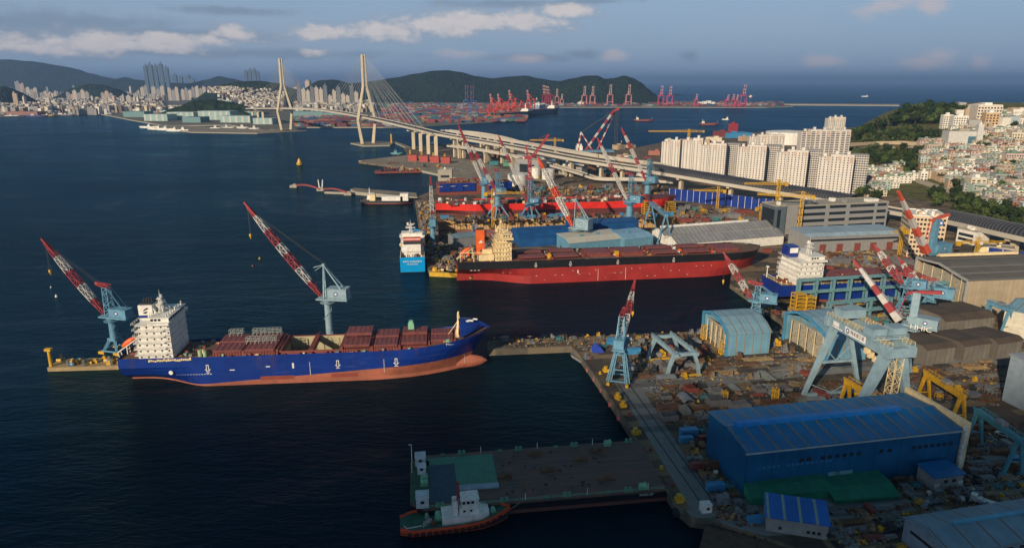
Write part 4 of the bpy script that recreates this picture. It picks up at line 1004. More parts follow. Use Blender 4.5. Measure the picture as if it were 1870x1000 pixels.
b = at(791, 443, 3); luffing_crane(b, atY(790, 410, b.y).z, tipat(786, 326, b.y + 55), 'slim column crane on the dock corner right of the cyan sterned ship', mast_h=9, house=(7, 5, 5), boom_w=2.8, th=.5, col_r=2.3, cols=(0, 1, 1, 1, 0), rope=False)
b = at(1131, 696, 3); luffing_crane(b, atY(1131, 630, b.y).z, tipat(1158, 519, b.y + 34), 'lattice legged jib crane standing on the near quay road', portal='lattice', mast_h=14, house=(6, 4.5, 4), leg_h=14, spread=8.5, boom_w=2.4, cols=(1, 1, 0, 1, 0))
b = at(1378, 592, 3); luffing_crane(b, atY(1378, 549, b.y).z, tipat(1325, 467, b.y + 8), 'lattice pedestal crane behind the pale blue hall at the dock head', portal='lattice', mast_h=9, house=(9, 5, 4), leg_h=9, spread=9, boom_w=3.0, cols=(0, 1, 0, 1, 0))
b = at(1690, 522, 3); luffing_crane(b, atY(1694, 463, b.y).z, tipat(1640, 349, b.y - 14), 'big crane with blue tower mast and solid striped jib before the beige office', portal='lattice', mast='tower', mast_h=23, house=(13, 7, 5.5), leg_h=19, spread=11, boom_w=4.2, cols=(0, 1, 0, 1, 0, 1, 0), solid=True, head=pm('crane_orange_red', (.60, .10, .05), .5), rope=False, pivot=4.5)
b = at(1660, 628, 3); luffing_crane(b, atY(1658, 593, b.y).z, tipat(1559, 474, b.y + 20), 'big crane with solid white and red jib and HHIC letters on its house', PALEB, portal='lattice', mast='tower', mast_h=17, house=(10, 6.5, 4.4), leg_h=8, spread=12, boom_w=4.0, cols=(1, 0, 1, 0, 1, 1, 0), solid=True, rope=False, pivot=6.0, sign='HHIC')
b = at(1650, 580, 3); luffing_crane(b, atY(1648, 524, b.y).z, tipat(1601, 453, b.y + 10), 'lattice jib crane standing left in the cluster by the sand coloured hall', mast_h=6, portal='lattice', house=(7, 5, 4), leg_h=12, spread=10, boom_w=3.6, th=.42, cols=(0, 0, 1, 0, 1, 0), rope=False)
b = at(1692, 578, 3); luffing_crane(b, atY(1684, 540, b.y).z, tipat(1645, 476, b.y + 10), 'lattice jib crane right in the cluster with blue cab beside the sand coloured hall', mast_h=9, portal='lattice', house=(10, 5, 5), leg_h=10, spread=9, boom_w=3.4, th=.42, cols=(1, 0, 1, 1, 0, 1, 0), rope=False)
def red_crane():
    b = at(967, 352, 3); root = thing('tower_crane', 'dark red luffing tower crane standing by the white storage tanks', 'crane', b, R(-30))
    zt = atY(967, 290, b.y).z - 3; DR = pm('deep_red', (.36, .03, .045), .5)
    m = MB(); m.lattice((0, 0, 0), (0, 0, zt), 4, 4, 12, .9); m.build('tower', DR, root)
    m = MB(); m.box(-2, 0, zt, 9, 5, 3.5); m.build('machinery_house', DR, root)
    root.rotation_euler[2] = 0.0
    tip = atY(1002, 246, b.y); m = MB(); m.lattice((3, 0, zt + 2), (tip.x - b.x, 0, tip.z - 3), 3, 1.6, 9, .8); m.build('jib', DR, root)
    m = MB(); m.lattice((-2, 0, zt + 3), (-5, 0, zt + 16), 2, 1, 4, .6); m.beam((-5, 0, zt + 16), (tip.x - b.x - 2, 0, tip.z - 3), .3, .3); m.build('mast', DR, root)
red_crane()
def small_tower_crane(px, py, ytop, jl, jr, label, ang=0.0, w=1.6, z=3):
    b = at(px, py, z); h = atY(px, ytop, b.y).z - z; root = thing('tower_crane', label, 'crane', b, ang)
    m = MB(); m.lattice((0, 0, 0), (0, 0, h), w, w, max(5, int(h / 3)), .26 * w / 1.6); m.build('tower', YEL, root)
    m = MB(); m.lattice((0, 0, h - 4), (jr, 0, h - 4), w * .8, w * .5, max(4, int(jr / 3)), .2 * w / 1.6); m.lattice((0, 0, h - 4), (-jl, 0, h - 4), w * .8, w * .8, 4, .2 * w / 1.6); m.build('jib', YEL, root)
    m = MB(); m.box(-jl + 1.5, 0, h - 6.4, 3, 1.8, 3); m.build('counterweight', YEL, root)
    m = MB(); m.box(1, -1.4, h - 5.6, 1.8, 1.6, 2.2); m.build('operator_cab', WHITE, root)
    m = MB(); m.beam((0, 0, h), (jr * .7, 0, h - 3.6), .2, .2); m.beam((0, 0, h), (-jl + 1, 0, h - 3.6), .2, .2); m.build('tie_rod', YEL, root)
small_tower_crane(1309, 384, 341, 8, 26, 'yellow tower crane in front of the blue hoarding', R(172), 2.2)
small_tower_crane(1416, 398, 328, 9, 34, 'yellow tower crane left of the grey glass office', R(178), 2.6)
small_tower_crane(1458, 428, 350, 10, 38, 'tallest yellow tower crane before the grey office facade', R(160), 2.6)
small_tower_crane(900, 415, 345, 8, 30, 'thin yellow tower crane beside the red ship in the dock', R(8), 2.0)
small_tower_crane(1782, 470, 433, 18, 22, 'low yellow tower crane in front of the elevated road at right', R(5), 2.0)
small_tower_crane(1641, 470, 413, 6, 10, 'thin yellow mast crane in front of the grey warehouse', R(200), 1.8)
small_tower_crane(1388, 410, 372, 7, 18, 'short yellow crane among the building frames by the dock head', R(20), 2.0)
small_tower_crane(1013, 285, 252, 16, 46, 'distant yellow tower crane behind the elevated bridge ramp', R(176), 3.2)
small_tower_crane(1256, 275, 236, 30, 80, 'distant yellow tower crane on the shore behind the white flats', R(178), 3.6)

def floating_crane():
    b = at(1085, 279, 0); root = thing('floating_crane', 'red and white sheerleg floating crane moored beyond the bridge', 'floating crane', b, 0)
    tip = atY(1122, 202, b.y) - b
    m = MB(); m.box(0, 0, -1, 75, 34, 6.5); m.build('barge_hull', CBLUE, root)
    for s in (-1, 1):
        m = MB(); p = Vector((-14 + s * 3, -13 if s < 0 else 13, 6)); q = tip + Vector((s * 1.5, s * 2, 0)); n = 9
        p = Vector((-19 if s < 0 else 8, s * 12, 6))
        for i in range(n): m.beam(p.lerp(q, i / n), p.lerp(q, (i + 1) / n), 3.4, 3.4, i % 2)
        m.build('sheerleg', [RED, CWHITE], root)
    m = MB(); m.beam(tip + Vector((-3, 0, -2)), tip + Vector((9, 0, 4)), 5, 4); m.build('jib_head', RED, root)
    for s in (-1, 1):
        m = MB(); p = Vector((-33, s * 12, 5)); q = Vector((-47 + 20, s * 2, 40)); n = 6
        for i in range(n): m.beam(p.lerp(q, i / n), p.lerp(q, (i + 1) / n), 1.8, 1.8, i % 2)
        q2 = Vector((-4, s * 12, 5))
        for i in range(n): m.beam(q2.lerp(q, i / n), q2.lerp(q, (i + 1) / n), 1.8, 1.8, i % 2)
        m.build('back_frame', [RED, CWHITE], root)
    m = MB(); m.beam((-27, 0, 40), tip, 1.2, 1.2); m.build('luffing_rope', ROPE, root)
    for k in range(3):
        m = MB(); m.beam(tip + Vector((2 + k * 3, 0, 0)), Vector((tip.x + 2 + k * 3, 0, 14)), .9, .9); m.build('hoist_rope', ROPE, root)
    m = MB(); m.box(-30, 0, 5.5, 12, 20, 8); m.box(-30, 0, 13.5, 9, 14, 4); m.build('deckhouse', WHITE, root)
floating_crane()

def goliath():
    # big pale blue gantry crane with its two pairs of legs
    p = at(1465, 727, 3); rz = YA + R(0); root = thing('gantry_crane', 'huge pale blue gantry crane with a white Korean name board on its girder', 'crane', p, rz)
    H = 32.5; W = 30.0; YF = -31.0                      # local: +x along the leg pair, -y towards the viewer
    def leg(x0, x1, y, w0, w1, splay=0.0):
        m = MB(); m.beam((x0, y, .8), (x1, y, H), w0, w0 * .9, 0, w1, w1); m.build('leg', PALEB, root)
    leg(0, 11, 0, 1.5, 2.6); leg(27, 17, 0, 1.3, 2.2)
    leg(-.5, 12.0, YF, 2.2, 3.6); leg(27, 18.0, YF, 2.0, 3.3)
    m = MB(); m.beam((0, 0, 1.6), (27, 0, 1.6), 1.2, 1.2); m.build('sill_beam', PALEB, root); m = MB(); m.beam((6, 0, 16.5), (21.5, 0, 16.5), 1.0, 1.0)
    m.build('leg_brace', PALEB, root); m = MB(); m.beam((1.8, 0, 7), (13.5, 0, 2), .35, .35); m.beam((25.5, 0, 8), (13.5, 0, 2), .35, .35); m.build('leg_brace', PALEB, root); m = MB(); m.beam((7.5, 0, 23), (13.5, 0, 17), .35, .35); m.beam((19.5, 0, 23), (13.5, 0, 17), .35, .35)
    m.build('leg_brace', PALEB, root)
    m = MB(); m.beam((0, YF, 1.6), (26, YF, 1.6), 1.4, 1.4); m.build('sill_beam', PALEB, root); m = MB(); m.beam((5.5, YF, 13), (22.8, YF, 13), .9, .9); m.build('leg_brace', PALEB, root)
    m = MB(); m.lattice((15.5, YF - .5, 2), (16.5, YF - .5, H - 1), 3.2, 3.2, 10, .24); m.build('stair_tower', CREAM, root)
    for x in (-1, 27):
        for y in (0, YF): m = MB(); m.box(x, y, 0, 5.6, 1.6, 1.5); m.cyl((x - 2, y - .9, .7), (x - 2, y + .9, .7), .7, .7, 10); m.cyl((x + 2, y - .9, .7), (x + 2, y + .9, .7), .7, .7, 10); m.build('wheel_bogie', YEL, root)
    m = MB()
    for x in (10.2, 19.4): m.box(x, YF / 2, H, 2.4, -YF + 8, 4.4)
    for y in (-(-YF) - 3, 3): m.box(14.8, y, H - .2, 12.5, 2.6, 3.8)
    m.build('girder', PALEB, root)
    r = MB()
    for x in (9.1, 11.3, 18.3, 20.5): rail(r, [(x, YF - 3.5, H + 4.4), (x, 3.5, H + 4.4)], 1.2, 0, .13, 2.0)
    r.build('railing', CREAM, root)
    m = MB(); m.box(14.8, -3, H + 5.4, 10.5, 6, 3.4); m.box(14.8, -3, H + 8.8, 11, 6.4, .25); m.build('machinery_house', PALEB, root)
    m = MB(); m.box(14.8, YF + 6.5, H + 4.6, 15, 9, .8); rail(m, [(7.5, YF + 2.2, H + 5.4), (22.2, YF + 2.2, H + 5.4), (22.2, YF + 10.8, H + 5.4), (7.5, YF + 10.8, H + 5.4)], 1.2, 0, .13, 2); m.build('trolley', PALEB, root)
    for x in (11, 19.5): m = MB(); m.box(x, YF + 6.5, H + 5.4, 6, 5.5, 3); m.box(x, YF + 6.5, H + 8.4, 6.4, 5.9, .2); m.build('trolley_house', PALEB, root)
    m = MB(); m.lattice((22, YF + 9, H + 4), (25, YF + 11, H - 9), 1.6, 1.6, 5, .25); m.lattice((22, YF + 3, H + 4), (25, YF + 3, H - 9), 1.6, 1.6, 5, .25); m.box(23, YF + 7, H - 9.6, 7, 9, .7); m.box(23, YF + 7, H - 8.9, 5, 5, 2.6); m.build('hanging_platform', PALEB, root)
    m = MB(); 
    for k in range(5): m.box(14.5 + k * .9 - 2, YF + 11 + (k % 2) * 2, H - 4 - k, 1.4, 1.6, 2.2)
    m.build('lifting_gear', CREAM, root)
    y0, y1 = -6.0, -24.5; xb = 10.2 - 1.2 - .08
    s = MB(); s.face([(xb, -9.5, H + .8), (xb, -22.5, H + .8), (xb, -22.5, H + 3.7), (xb, -9.5, H + 3.7)][::1]); s.face([(xb, -1.5, H + 1.6), (xb, -5.5, H + 1.6), (xb, -5.5, H + 3.4), (xb, -1.5, H + 3.4)]); s.face([(xb, -1.0, H + .7), (xb, -8, H + .7), (xb, -8, H + 1.3), (xb, -1.0, H + 1.3)])
    sg = s.build('name_board', pm('board_white', (.82, .80, .76), .5), root)
    text_mesh('韓進重工業', 1.75, pm('board_ink', (.10, .09, .12), .6), 'board_lettering', sg, (xb - .06, -17.4, H + 2.2), (R(90), 0, R(-90)), .02, .98)
    e = MB()
    for k in range(24):
        a0, a1 = k * math.pi / 12, (k + 1) * math.pi / 12; q = lambda r, a: (xb - .06, -11.2 - r * math.cos(a), H + 2.25 + r * math.sin(a))
        e.face([q(1.1, a0), q(1.1, a1), q(.62, a1), q(.62, a0)])
    e.build('board_emblem', pm('emblem_navy', (.03, .07, .25)), sg)
goliath()

def gantry(p, q, depth, h, label, mat, th=1.2, legs=1.0, splay=2.5, girder_h=1.6, base=True, single=False, name='gantry_crane', cab=True):
    """p,q: feet of the near leg line on the ground; depth: distance to the far leg line"""
    p, q = Vector(p), Vector(q); rz = yaw(p, q); L = (q - p).length; root = thing(name, label, 'crane', p, rz)
    for y in (0, depth):
        for x, dx in ((0, splay), (L, -splay)):
            m = MB(); m.beam((x, y, .6), (x + dx * .35, y, h * .55), th, th, 0); m.beam((x + dx * .35, y, h * .55), (x + dx, y, h), th, th, 0, th * 1.2, th * 1.2); m.box(x, y, 0, 2.4, 1.2, 1.0, 1); m.build('leg', [mat, YEL], root)
        m = MB(); m.beam((0, y, .9), (L, y, .9), .8, .8); m.build('sill_beam', YEL if base else mat, root)
    for x in ((splay, L - splay)):
        m = MB(); m.box(x, depth / 2, h, th * 1.3, depth + 6, girder_h); rail(m, [(x - .6, -2.8, h + girder_h), (x - .6, depth + 2.8, h + girder_h)], 1.0, 0, .12, 2.5); m.build('girder', mat, root)
    for y in (-1, depth + 1): m = MB(); m.box(L / 2, y, h - .1, L - splay * 2, 1.4, girder_h * .9); m.build('end_beam', mat, root)
    if cab: m = MB(); m.box(L / 2, depth * .45, h + girder_h, L - splay * 2 + 1.5, 4, 1.4); m.box(L / 2, depth * .45, h + girder_h + 1.4, 3, 3, 1.8); m.build('trolley', mat, root)
    return root
a = at(1217, 692, 3); b2 = at(1276, 686, 3); gantry(a, b2, 21, 11.5, 'small pale blue gantry crane with crooked legs on the yard rails', PALEB, 1.3, splay=3.2, cab=False)
def girder_gantry(a, b, h, spread, label, mat, w=1.5, gh=2.2):
    """gantry seen along its girder: A-shaped leg pairs at both ends"""
    a, b = Vector(a), Vector(b); rz = yaw(a, b); L = (b - a).length; root = thing('gantry_crane', label, 'crane', a, rz)
    for x in (0, L):
        for s in (-1, 1): m = MB(); m.beam((x, s * spread / 2, .8), (x, s * .8, h), .9, .9, 0, 1.1, 1.1); m.box(x, s * spread / 2, 0, 1.3, 2.6, 1.0); m.build('leg', mat, root)
        m = MB(); m.beam((x, -spread * .3, h * .42), (x, spread * .3, h * .42), .4, .4); m.build('leg_brace', mat, root)
    m = MB(); m.box(L / 2, 0, h, L + 2.5, w, gh); rail(m, [(-1, -w / 2 - .5, h + gh), (L + 1, -w / 2 - .5, h + gh)], 1.0, 0, .14, 2); rail(m, [(-1, w / 2 + .5, h + gh), (L + 1, w / 2 + .5, h + gh)], 1.0, 0, .14, 2); m.build('girder', mat, root)
    m = MB(); m.box(L * .55, 0, h + gh, 3.5, 2.6, 1.6); m.build('trolley', GREY, root)
    return root
YG = pm('gantry_yellow', (.60, .33, .015), .5, dirt=(.12, .07, .03), dirtamt=.5)
girder_gantry(at(1684, 735, 3), at(1747, 778, 3), 12, 6.5, 'yellow gantry crane standing right of the blue hall roof', YG)
girder_gantry(at(1540, 752, 3), at(1618, 800, 3), 12.5, 6.5, 'yellow gantry crane under the legs of the huge gantry', YG)
TG = pm('teal_gantry', (.07, .28, .35), .5, dirt=(.05, .08, .09))
girder_gantry(at(1776, 812, 3), at(1848, 868, 3), 13, 6.5, 'teal gantry crane in the shade right of the blue hall', TG, 2.4, 1.6)
girder_gantry(at(1186, 418, 3), at(1213, 445, 3), 23, 12, 'blue gantry crane between the dock and the ribbed grey sheds', CBLUE, 2.6, 2.6)
girder_gantry(at(1798, 600, 3), at(1835, 615, 3), 14, 7, 'blue gantry frame between the sand coloured and white halls', CBLUE)
# ================================================================= bridge and elevated roads
CB = pm('bridge_concrete', (.56, .48, .34), .75, var=.12, scale=.1, dirt=(.25, .2, .14), dirtamt=.35, streak=True)
DECKW = pm('bridge_deck_white', (.48, .44, .37), .6, var=.1, scale=.05)
ASPH = pm('asphalt', (.07, .07, .07), .9)
CABLE = pm('cable_pale', (.45, .45, .44), .5)
def ribbon(mb, pts, w, t, m=0, off=0.0):
    """a deck of width w and thickness t along a polyline"""
    L = []
    for i, p in enumerate(pts):
        a = pts[max(0, i - 1)]; b = pts[min(len(pts) - 1, i + 1)]; d = Vector((b.x - a.x, b.y - a.y, 0)).normalized(); n = Vector((-d.y, d.x, 0))
        c = p + n * off; L.append([c - n * w / 2, c + n * w / 2, c + n * w / 2 - Vector((0, 0, t)), c - n * w / 2 - Vector((0, 0, t))])
    mb.strip(L, m, closed=True); mb.face(L[0], m); mb.face(L[-1][::-1], m)
def spline(pts, n=12):
    out = []
    for i in range(len(pts) - 1):
        p0, p1, p2, p3 = pts[max(0, i - 1)], pts[i], pts[i + 1], pts[min(len(pts) - 1, i + 2)]
        for k in range(n):
            t = k / n; out.append(.5 * ((2 * p1) + (p2 - p0) * t + (2 * p0 - 5 * p1 + 4 * p2 - p3) * t * t + (3 * p1 - p0 - 3 * p2 + p3) * t ** 3))
    out.append(pts[-1]); return out
def deckpt(px, pyb, pyt, zb=3): b = at(px, pyb, zb); return atY(px, pyt, b.y)
T1, T2 = at(672, 262, 3), at(523, 237, 3)
def bridge():
    root = thing('cable_stayed_bridge', 'pale cable stayed bridge with two tall diamond towers across the harbour', 'bridge', (0, 0, 0))
    zt = [62, 64]
    left = deckpt(455, 222, 198); mid = (T1 + T2) / 2; mid.z = 68
    path = spline([left, Vector((T2.x, T2.y, 63)), mid, Vector((T1.x, T1.y, 61)), deckpt(756, 275, 233), deckpt(800, 283, 244)], 14)
    m = MB(); ribbon(m, path, 24, 2.4, 0); ribbon(m, [p + Vector((0, 0, .06)) for p in path], 20, .05, 1); m.build('deck', [DECKW, ASPH], root)
    m = MB()
    for o in (-11.5, 11.5): ribbon(m, [p + Vector((0, 0, 1.4)) for p in path], .7, 1.2, 0, o)
    m.build('parapet', DECKW, root)
    d = Vector((T1.x - T2.x, T1.y - T2.y, 0)).normalized(); n = Vector((-d.y, d.x, 0))
    for T, top, zd in ((T1, 192, 61), (T2, 199, 63)):
        tw = MB(); zk = 122
        for s in (-1, 1):
            for k in (0,):
                c = T + n * 0
                tw.beam(c + n * s * 13 + Vector((0, 0, 0)), c + n * s * 20.5 + Vector((0, 0, zd - 10)), 6.5, 7.5, 0, 5.5, 6.5)
                tw.beam(c + n * s * 20.5 + Vector((0, 0, zd - 10)), c + n * s * 4.2 + Vector((0, 0, zk)), 5.5, 6.5, 0, 4.8, 5.2)
                tw.beam(c + n * s * 4.2 + Vector((0, 0, zk)), c + n * s * 3.0 + Vector((0, 0, top - 3)), 4.6, 5.2, 0, 4.2, 4.6)
        tw.beam(T + n * -20 + Vector((0, 0, zd - 7)), T + n * 20 + Vector((0, 0, zd - 7)), 5, 5)
        tw.beam(T + n * -4 + Vector((0, 0, zk + 3)), T + n * 4 + Vector((0, 0, zk + 3)), 4, 5); tw.beam(T + n * -4 + Vector((0, 0, top - 10)), T + n * 4 + Vector((0, 0, top - 10)), 3, 4)
        tw.build('tower', CB, root)
        for s in (-1, 1):
            for side in (-1, 1):
                for k in range(11):
                    u = 30 + k * 22.5; q = T + d * side * u + n * s * 11
                    best = min(path, key=lambda p: (p.x - q.x) ** 2 + (p.y - q.y) ** 2)
                    c = MB(); c.beam(T + n * s * 2.5 + Vector((0, 0, zk + 14 + k * 5.3)), Vector((q.x if side < 0 or T is T2 else best.x, q.y if side < 0 or T is T2 else best.y, best.z + 1)), .28, .28)
                    c.build('stay_cable', CABLE, root)
    for (px, pb, pt) in ((463, 224, 202), (473, 226, 202), (482, 228, 202), (756, 275, 236), (769, 279, 238), (783, 284, 241), (797, 287, 244)):
        b = at(px, pb, 0); t = atY(px, pt, b.y); m = MB(); m.box(b.x, b.y, -2, 6.5, 7.5, t.z - 1.5); m.box(b.x, b.y, t.z - 3.5, 7, 26, 2.6, 0, math.atan2(d.y, d.x)); m.build('pier', CB, root)
bridge()
def elev(name, label, nodes, w, t, piers, mat=DECKW, zb=3, kind='road', covered=None, n=10, over=None):
    root = thing(name, label, 'elevated road', (0, 0, 0)); path = spline(nodes, n)
    m = MB(); ribbon(m, path, w, t, 0); ribbon(m, [p + Vector((0, 0, .06)) for p in path], w - 3, .05, 1); m.build('deck', [mat, ASPH], root)
    m = MB()
    for o in (-w / 2 + .4, w / 2 - .4): ribbon(m, [p + Vector((0, 0, 1.5)) for p in path], .6, 1.5, 0, o)
    m.build('parapet', mat, root)
    for q in piers:
        px, pb, pt = q; b = at(px, pb, zb); best = min(path, key=lambda p: (p.x - b.x) ** 2 + (p.y - b.y) ** 2); i = path.index(best); a = path[max(0, i - 1)]; c = path[min(len(path) - 1, i + 1)]
        rz = math.atan2(c.y - a.y, c.x - a.x); z = best.z - t
        m = MB(); m.box(best.x, best.y, -1, 3.6, 5.4, z - 1.5, 0, rz)
        dd = Vector((-math.sin(rz), math.cos(rz), 0))
        m.beam(Vector((best.x, best.y, z - 4.5)), Vector((best.x, best.y, z - 1)), 3.6, 5.4, 0, 3.6, w * .75) if False else m.box(best.x, best.y, z - 2.6, 3.8, w * .8, 2.55, 0, rz)
        m.build('pier', CB, root)
    return root, path
main = [deckpt(800, 283, 244), deckpt(870, 292, 256), deckpt(940, 302, 268), deckpt(1044, 322, 288), deckpt(1130, 333, 302), deckpt(1190, 341, 311), deckpt(1245, 349, 320), deckpt(1336, 360, 335), deckpt(1450, 375, 353), deckpt(1560, 391, 371), deckpt(1660, 408, 389), deckpt(1750, 428, 404), deckpt(1857, 458, 428), deckpt(2050, 505, 470)]
EP = [(825, 287, 0), (840, 289, 0), (882, 295, 0), (905, 299, 0), (960, 307, 0), (1044, 322, 0), (1090, 330, 0), (1136, 334, 0), (1245, 349, 0), (1336, 360, 0), (1420, 371, 0), (1500, 382, 0), (1600, 398, 0), (1700, 417, 0), (1780, 436, 0), (1857, 458, 0)]
eroot, epath = elev('elevated_road', 'long pale elevated road running from the bridge past the white flats', main, 22, 2.4, EP)
elev('elevated_road', 'second pale elevated carriageway just behind the main one, left of the flats', [p + Vector((16, 17, 5)) for p in main[:6]] + [main[6] + Vector((3, 4, .4))], 11, 2.0, [(875, 281, 0), (935, 287, 0), (1010, 300, 0), (1075, 308, 0)])
elev('ramp_road', 'lower pale ramp curving down below the elevated road', [deckpt(820, 286, 266), deckpt(880, 296, 274), deckpt(950, 307, 287), deckpt(1010, 318, 302), deckpt(1060, 328, 316), deckpt(1095, 334, 326), deckpt(1160, 338, 327), deckpt(1230, 342, 332)], 10, 1.8, [(845, 289, 0), (885, 298, 0), (930, 305, 0), (978, 313, 0), (1030, 323, 0)])
elev('ramp_road', 'high curved ramp leaving the bridge deck on its far side', [deckpt(806, 270, 238), deckpt(850, 268, 240), deckpt(890, 270, 245), deckpt(925, 276, 252), deckpt(955, 284, 261)], 7, 1.6, [(840, 269, 0), (872, 270, 0), (900, 272, 0), (930, 279, 0)])
def tunnel_cover(i0, i1, label):
    """ribbed dark noise cover, a half tube over the road"""
    seg = epath[i0:i1]; m, t, p = newmat('tunnel_cover'); m2 = MB()
    oc = t('ShaderNodeTexCoord').outputs['Object']; x = t('ShaderNodeSeparateXYZ', {0: oc}).outputs[0]
    nn = t('ShaderNodeTexNoise', {'Vector': oc, 'Scale': .06, 'Detail': 4}).outputs[0]
    t.l.new(t.mix(nn, (.014, .016, .028), (.05, .052, .055)), p.inputs['Base Color']); p.inputs['Roughness'].default_value = .5
    root = thing('tunnel_cover', label, 'road tunnel cover', (0, 0, 0))
    rows = []; L = []
    for i, c in enumerate(seg):
        a = seg[max(0, i - 1)]; b = seg[min(len(seg) - 1, i + 1)]; d = Vector((b.x - a.x, b.y - a.y, 0)).normalized(); n = Vector((-d.y, d.x, 0)); L.append((c, n))
        rows.append([c + n * 10.2 * math.cos(q) + Vector((0, 0, .3 + 8.2 * math.sin(q) ** .8)) for q in [math.pi * k / 14 for k in range(15)]])
    m2.strip(rows); m2.build('cover_shell', m, root, smooth=True)
    for i in range(len(L) - 1):
        N = max(2, int((L[i + 1][0] - L[i][0]).length / 9))
        for k in range(N):
            c = L[i][0].lerp(L[i + 1][0], k / N); n = L[i][1]; P = [c + n * 10.4 * math.cos(q) + Vector((0, 0, .3 + 8.45 * max(0, math.sin(q)) ** .8)) for q in [math.pi * k2 / 10 for k2 in range(11)]]
            r = MB()
            for a, b in zip(P, P[1:]): r.beam(a, b, .3, .3)
            r.build('cover_rib', pm('rib_grey', (.15, .15, .155), .5), root)
n10 = 10
tunnel_cover(50, 91, 'long dark ribbed tube over the road in front of the white flats')
tunnel_cover(108, 130, 'dark ribbed road tube starting right of the beige office tower')

# ================================================================= buildings
WIN = pm('dark_window', (.03, .035, .045), .25)
def windows(root, mb, cells, name='window', cap=90, big=None):
    """cells: (x,y,z,rz). one mesh shared by every window; past the cap the smallest go in one stuff mesh"""
    first = None
    for i, (x, y, z, rz) in enumerate(cells[:cap]):
        if first is None: first = mb.build(name, WIN, root); o = first
        else: o = first.copy(); COL.objects.link(o)
        o.location = (x, y, z); o.rotation_euler = (0, 0, rz)
    if len(cells) > cap:
        a = MB()
        for (x, y, z, rz) in cells[cap:]:
            M = Matrix.Translation((x, y, z)) @ Matrix.Rotation(rz, 4, 'Z'); B = len(a.v)
            a.v += [tuple(M @ Vector(v)) for v in mb.v]; a.f += [tuple(B + k for k in f) for f in mb.f]; a.m += mb.m
        o = a.build('more_windows', WIN, root); o['kind'] = 'stuff'
APW = pm('apartment_white', (.62, .58, .53), .7, var=.10, scale=.15, dirt=(.36, .31, .26), dirtamt=.4, streak=True)
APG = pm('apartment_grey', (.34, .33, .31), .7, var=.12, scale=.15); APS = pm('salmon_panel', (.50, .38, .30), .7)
def apartment(px, py, ytop, w, label, rz, depth=13, wing=True, wings=0, z=8, steps=2, group='white flats beside the covered road', ww=1.3, nw=3):
    b = at(px, py, z); H = atY(px, ytop, b.y).z - z; root = thing('apartment_block', label, 'apartment building', (b.x, b.y, 0), rz, group); H += z
    fl = int(H / 2.85)
    W = MB(); seg = w / (steps + 1)
    cells = []
    for k in range(steps + 1):
        y = (k % 2) * 2.2; hk = H - (2.8 if k == 0 else 0)
        W.box(seg * (k + .5), depth / 2 + y, 0, seg + .02 * k, depth, hk)
        for f in range(fl - 1):
            nn = nw
            for j in range(nn): cells.append((seg * k + seg * (j + .5) / nn, y - .05, 2 + f * 2.85, 0))
    W.build('wall', APW, root)
    cells.sort(key=lambda c: -c[2])
    wm = MB().box(0, 0, 0, ww, .12, 1.45); windows(root, wm, cells)
    for k in range(steps + 1): T = MB(); T.box(seg * (k + .5), depth / 2 + (k % 2) * 2.2, H - (2.8 if k == 0 else 0), 3.4, 4, 3.4); T.box(seg * (k + .5), depth / 2 + (k % 2) * 2.2, H - (2.8 if k == 0 else 0) + 3.4, 4.2, 4.8, .4); T.build('lift_tower', APW, root)
    for k in range(steps + 1): P = MB(); P.box(seg * (k + .78), -.08 + (k % 2) * 2.2, H - (9, 5, 7, 6)[(k + int(w)) % 4] - 1, seg * .3, .1, (8, 4, 6, 5)[(k + int(w)) % 4]); P.build('salmon_panel', APS, root)
    if wing:
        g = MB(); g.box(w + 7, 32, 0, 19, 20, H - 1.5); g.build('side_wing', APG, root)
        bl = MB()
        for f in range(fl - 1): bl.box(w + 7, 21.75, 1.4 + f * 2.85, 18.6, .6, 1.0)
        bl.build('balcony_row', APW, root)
        c2 = [(w - 1 + j * 2.7, 21.96, 2.5 + f * 2.85, 0) for f in range(fl - 1) for j in range(7)]; windows(root, MB().box(0, 0, 0, 1.6, .1, 1.5), c2, 'balcony_window', 60)
    return root
A = R(-24)
pos = [(1206, 308, 255, 27, 1), (1243, 312, 252, 29, 1), (1276, 318, 261, 35, 2), (1343, 327, 264, 36, 2), (1413, 336, 273, 37, 2), (1489, 348, 281, 38, 2)]
for i, (px, py, yt, w, st) in enumerate(pos):
    nm = ('leftmost slim', 'second from left slim', 'third from left', 'fourth from left', 'second from right', 'rightmost')[i]
    apartment(px, py, yt, w, nm + ' white apartment block behind the covered road', A, steps=st, wing=i > 1, z=8)
apartment(1366, 285, 246, 62, 'cream twin apartment block behind the row of white flats', R(-8), z=5, wing=False, steps=3, depth=16)
apartment(1458, 300, 237, 78, 'broad cream slab block with rows of balconies', R(-3), z=5, wing=False, steps=4, depth=18, ww=5.6, nw=2)
apartment(1508, 262, 214, 36, 'tall cream block standing behind the broad slab block', R(-5), z=5, wing=False, steps=2, depth=22)

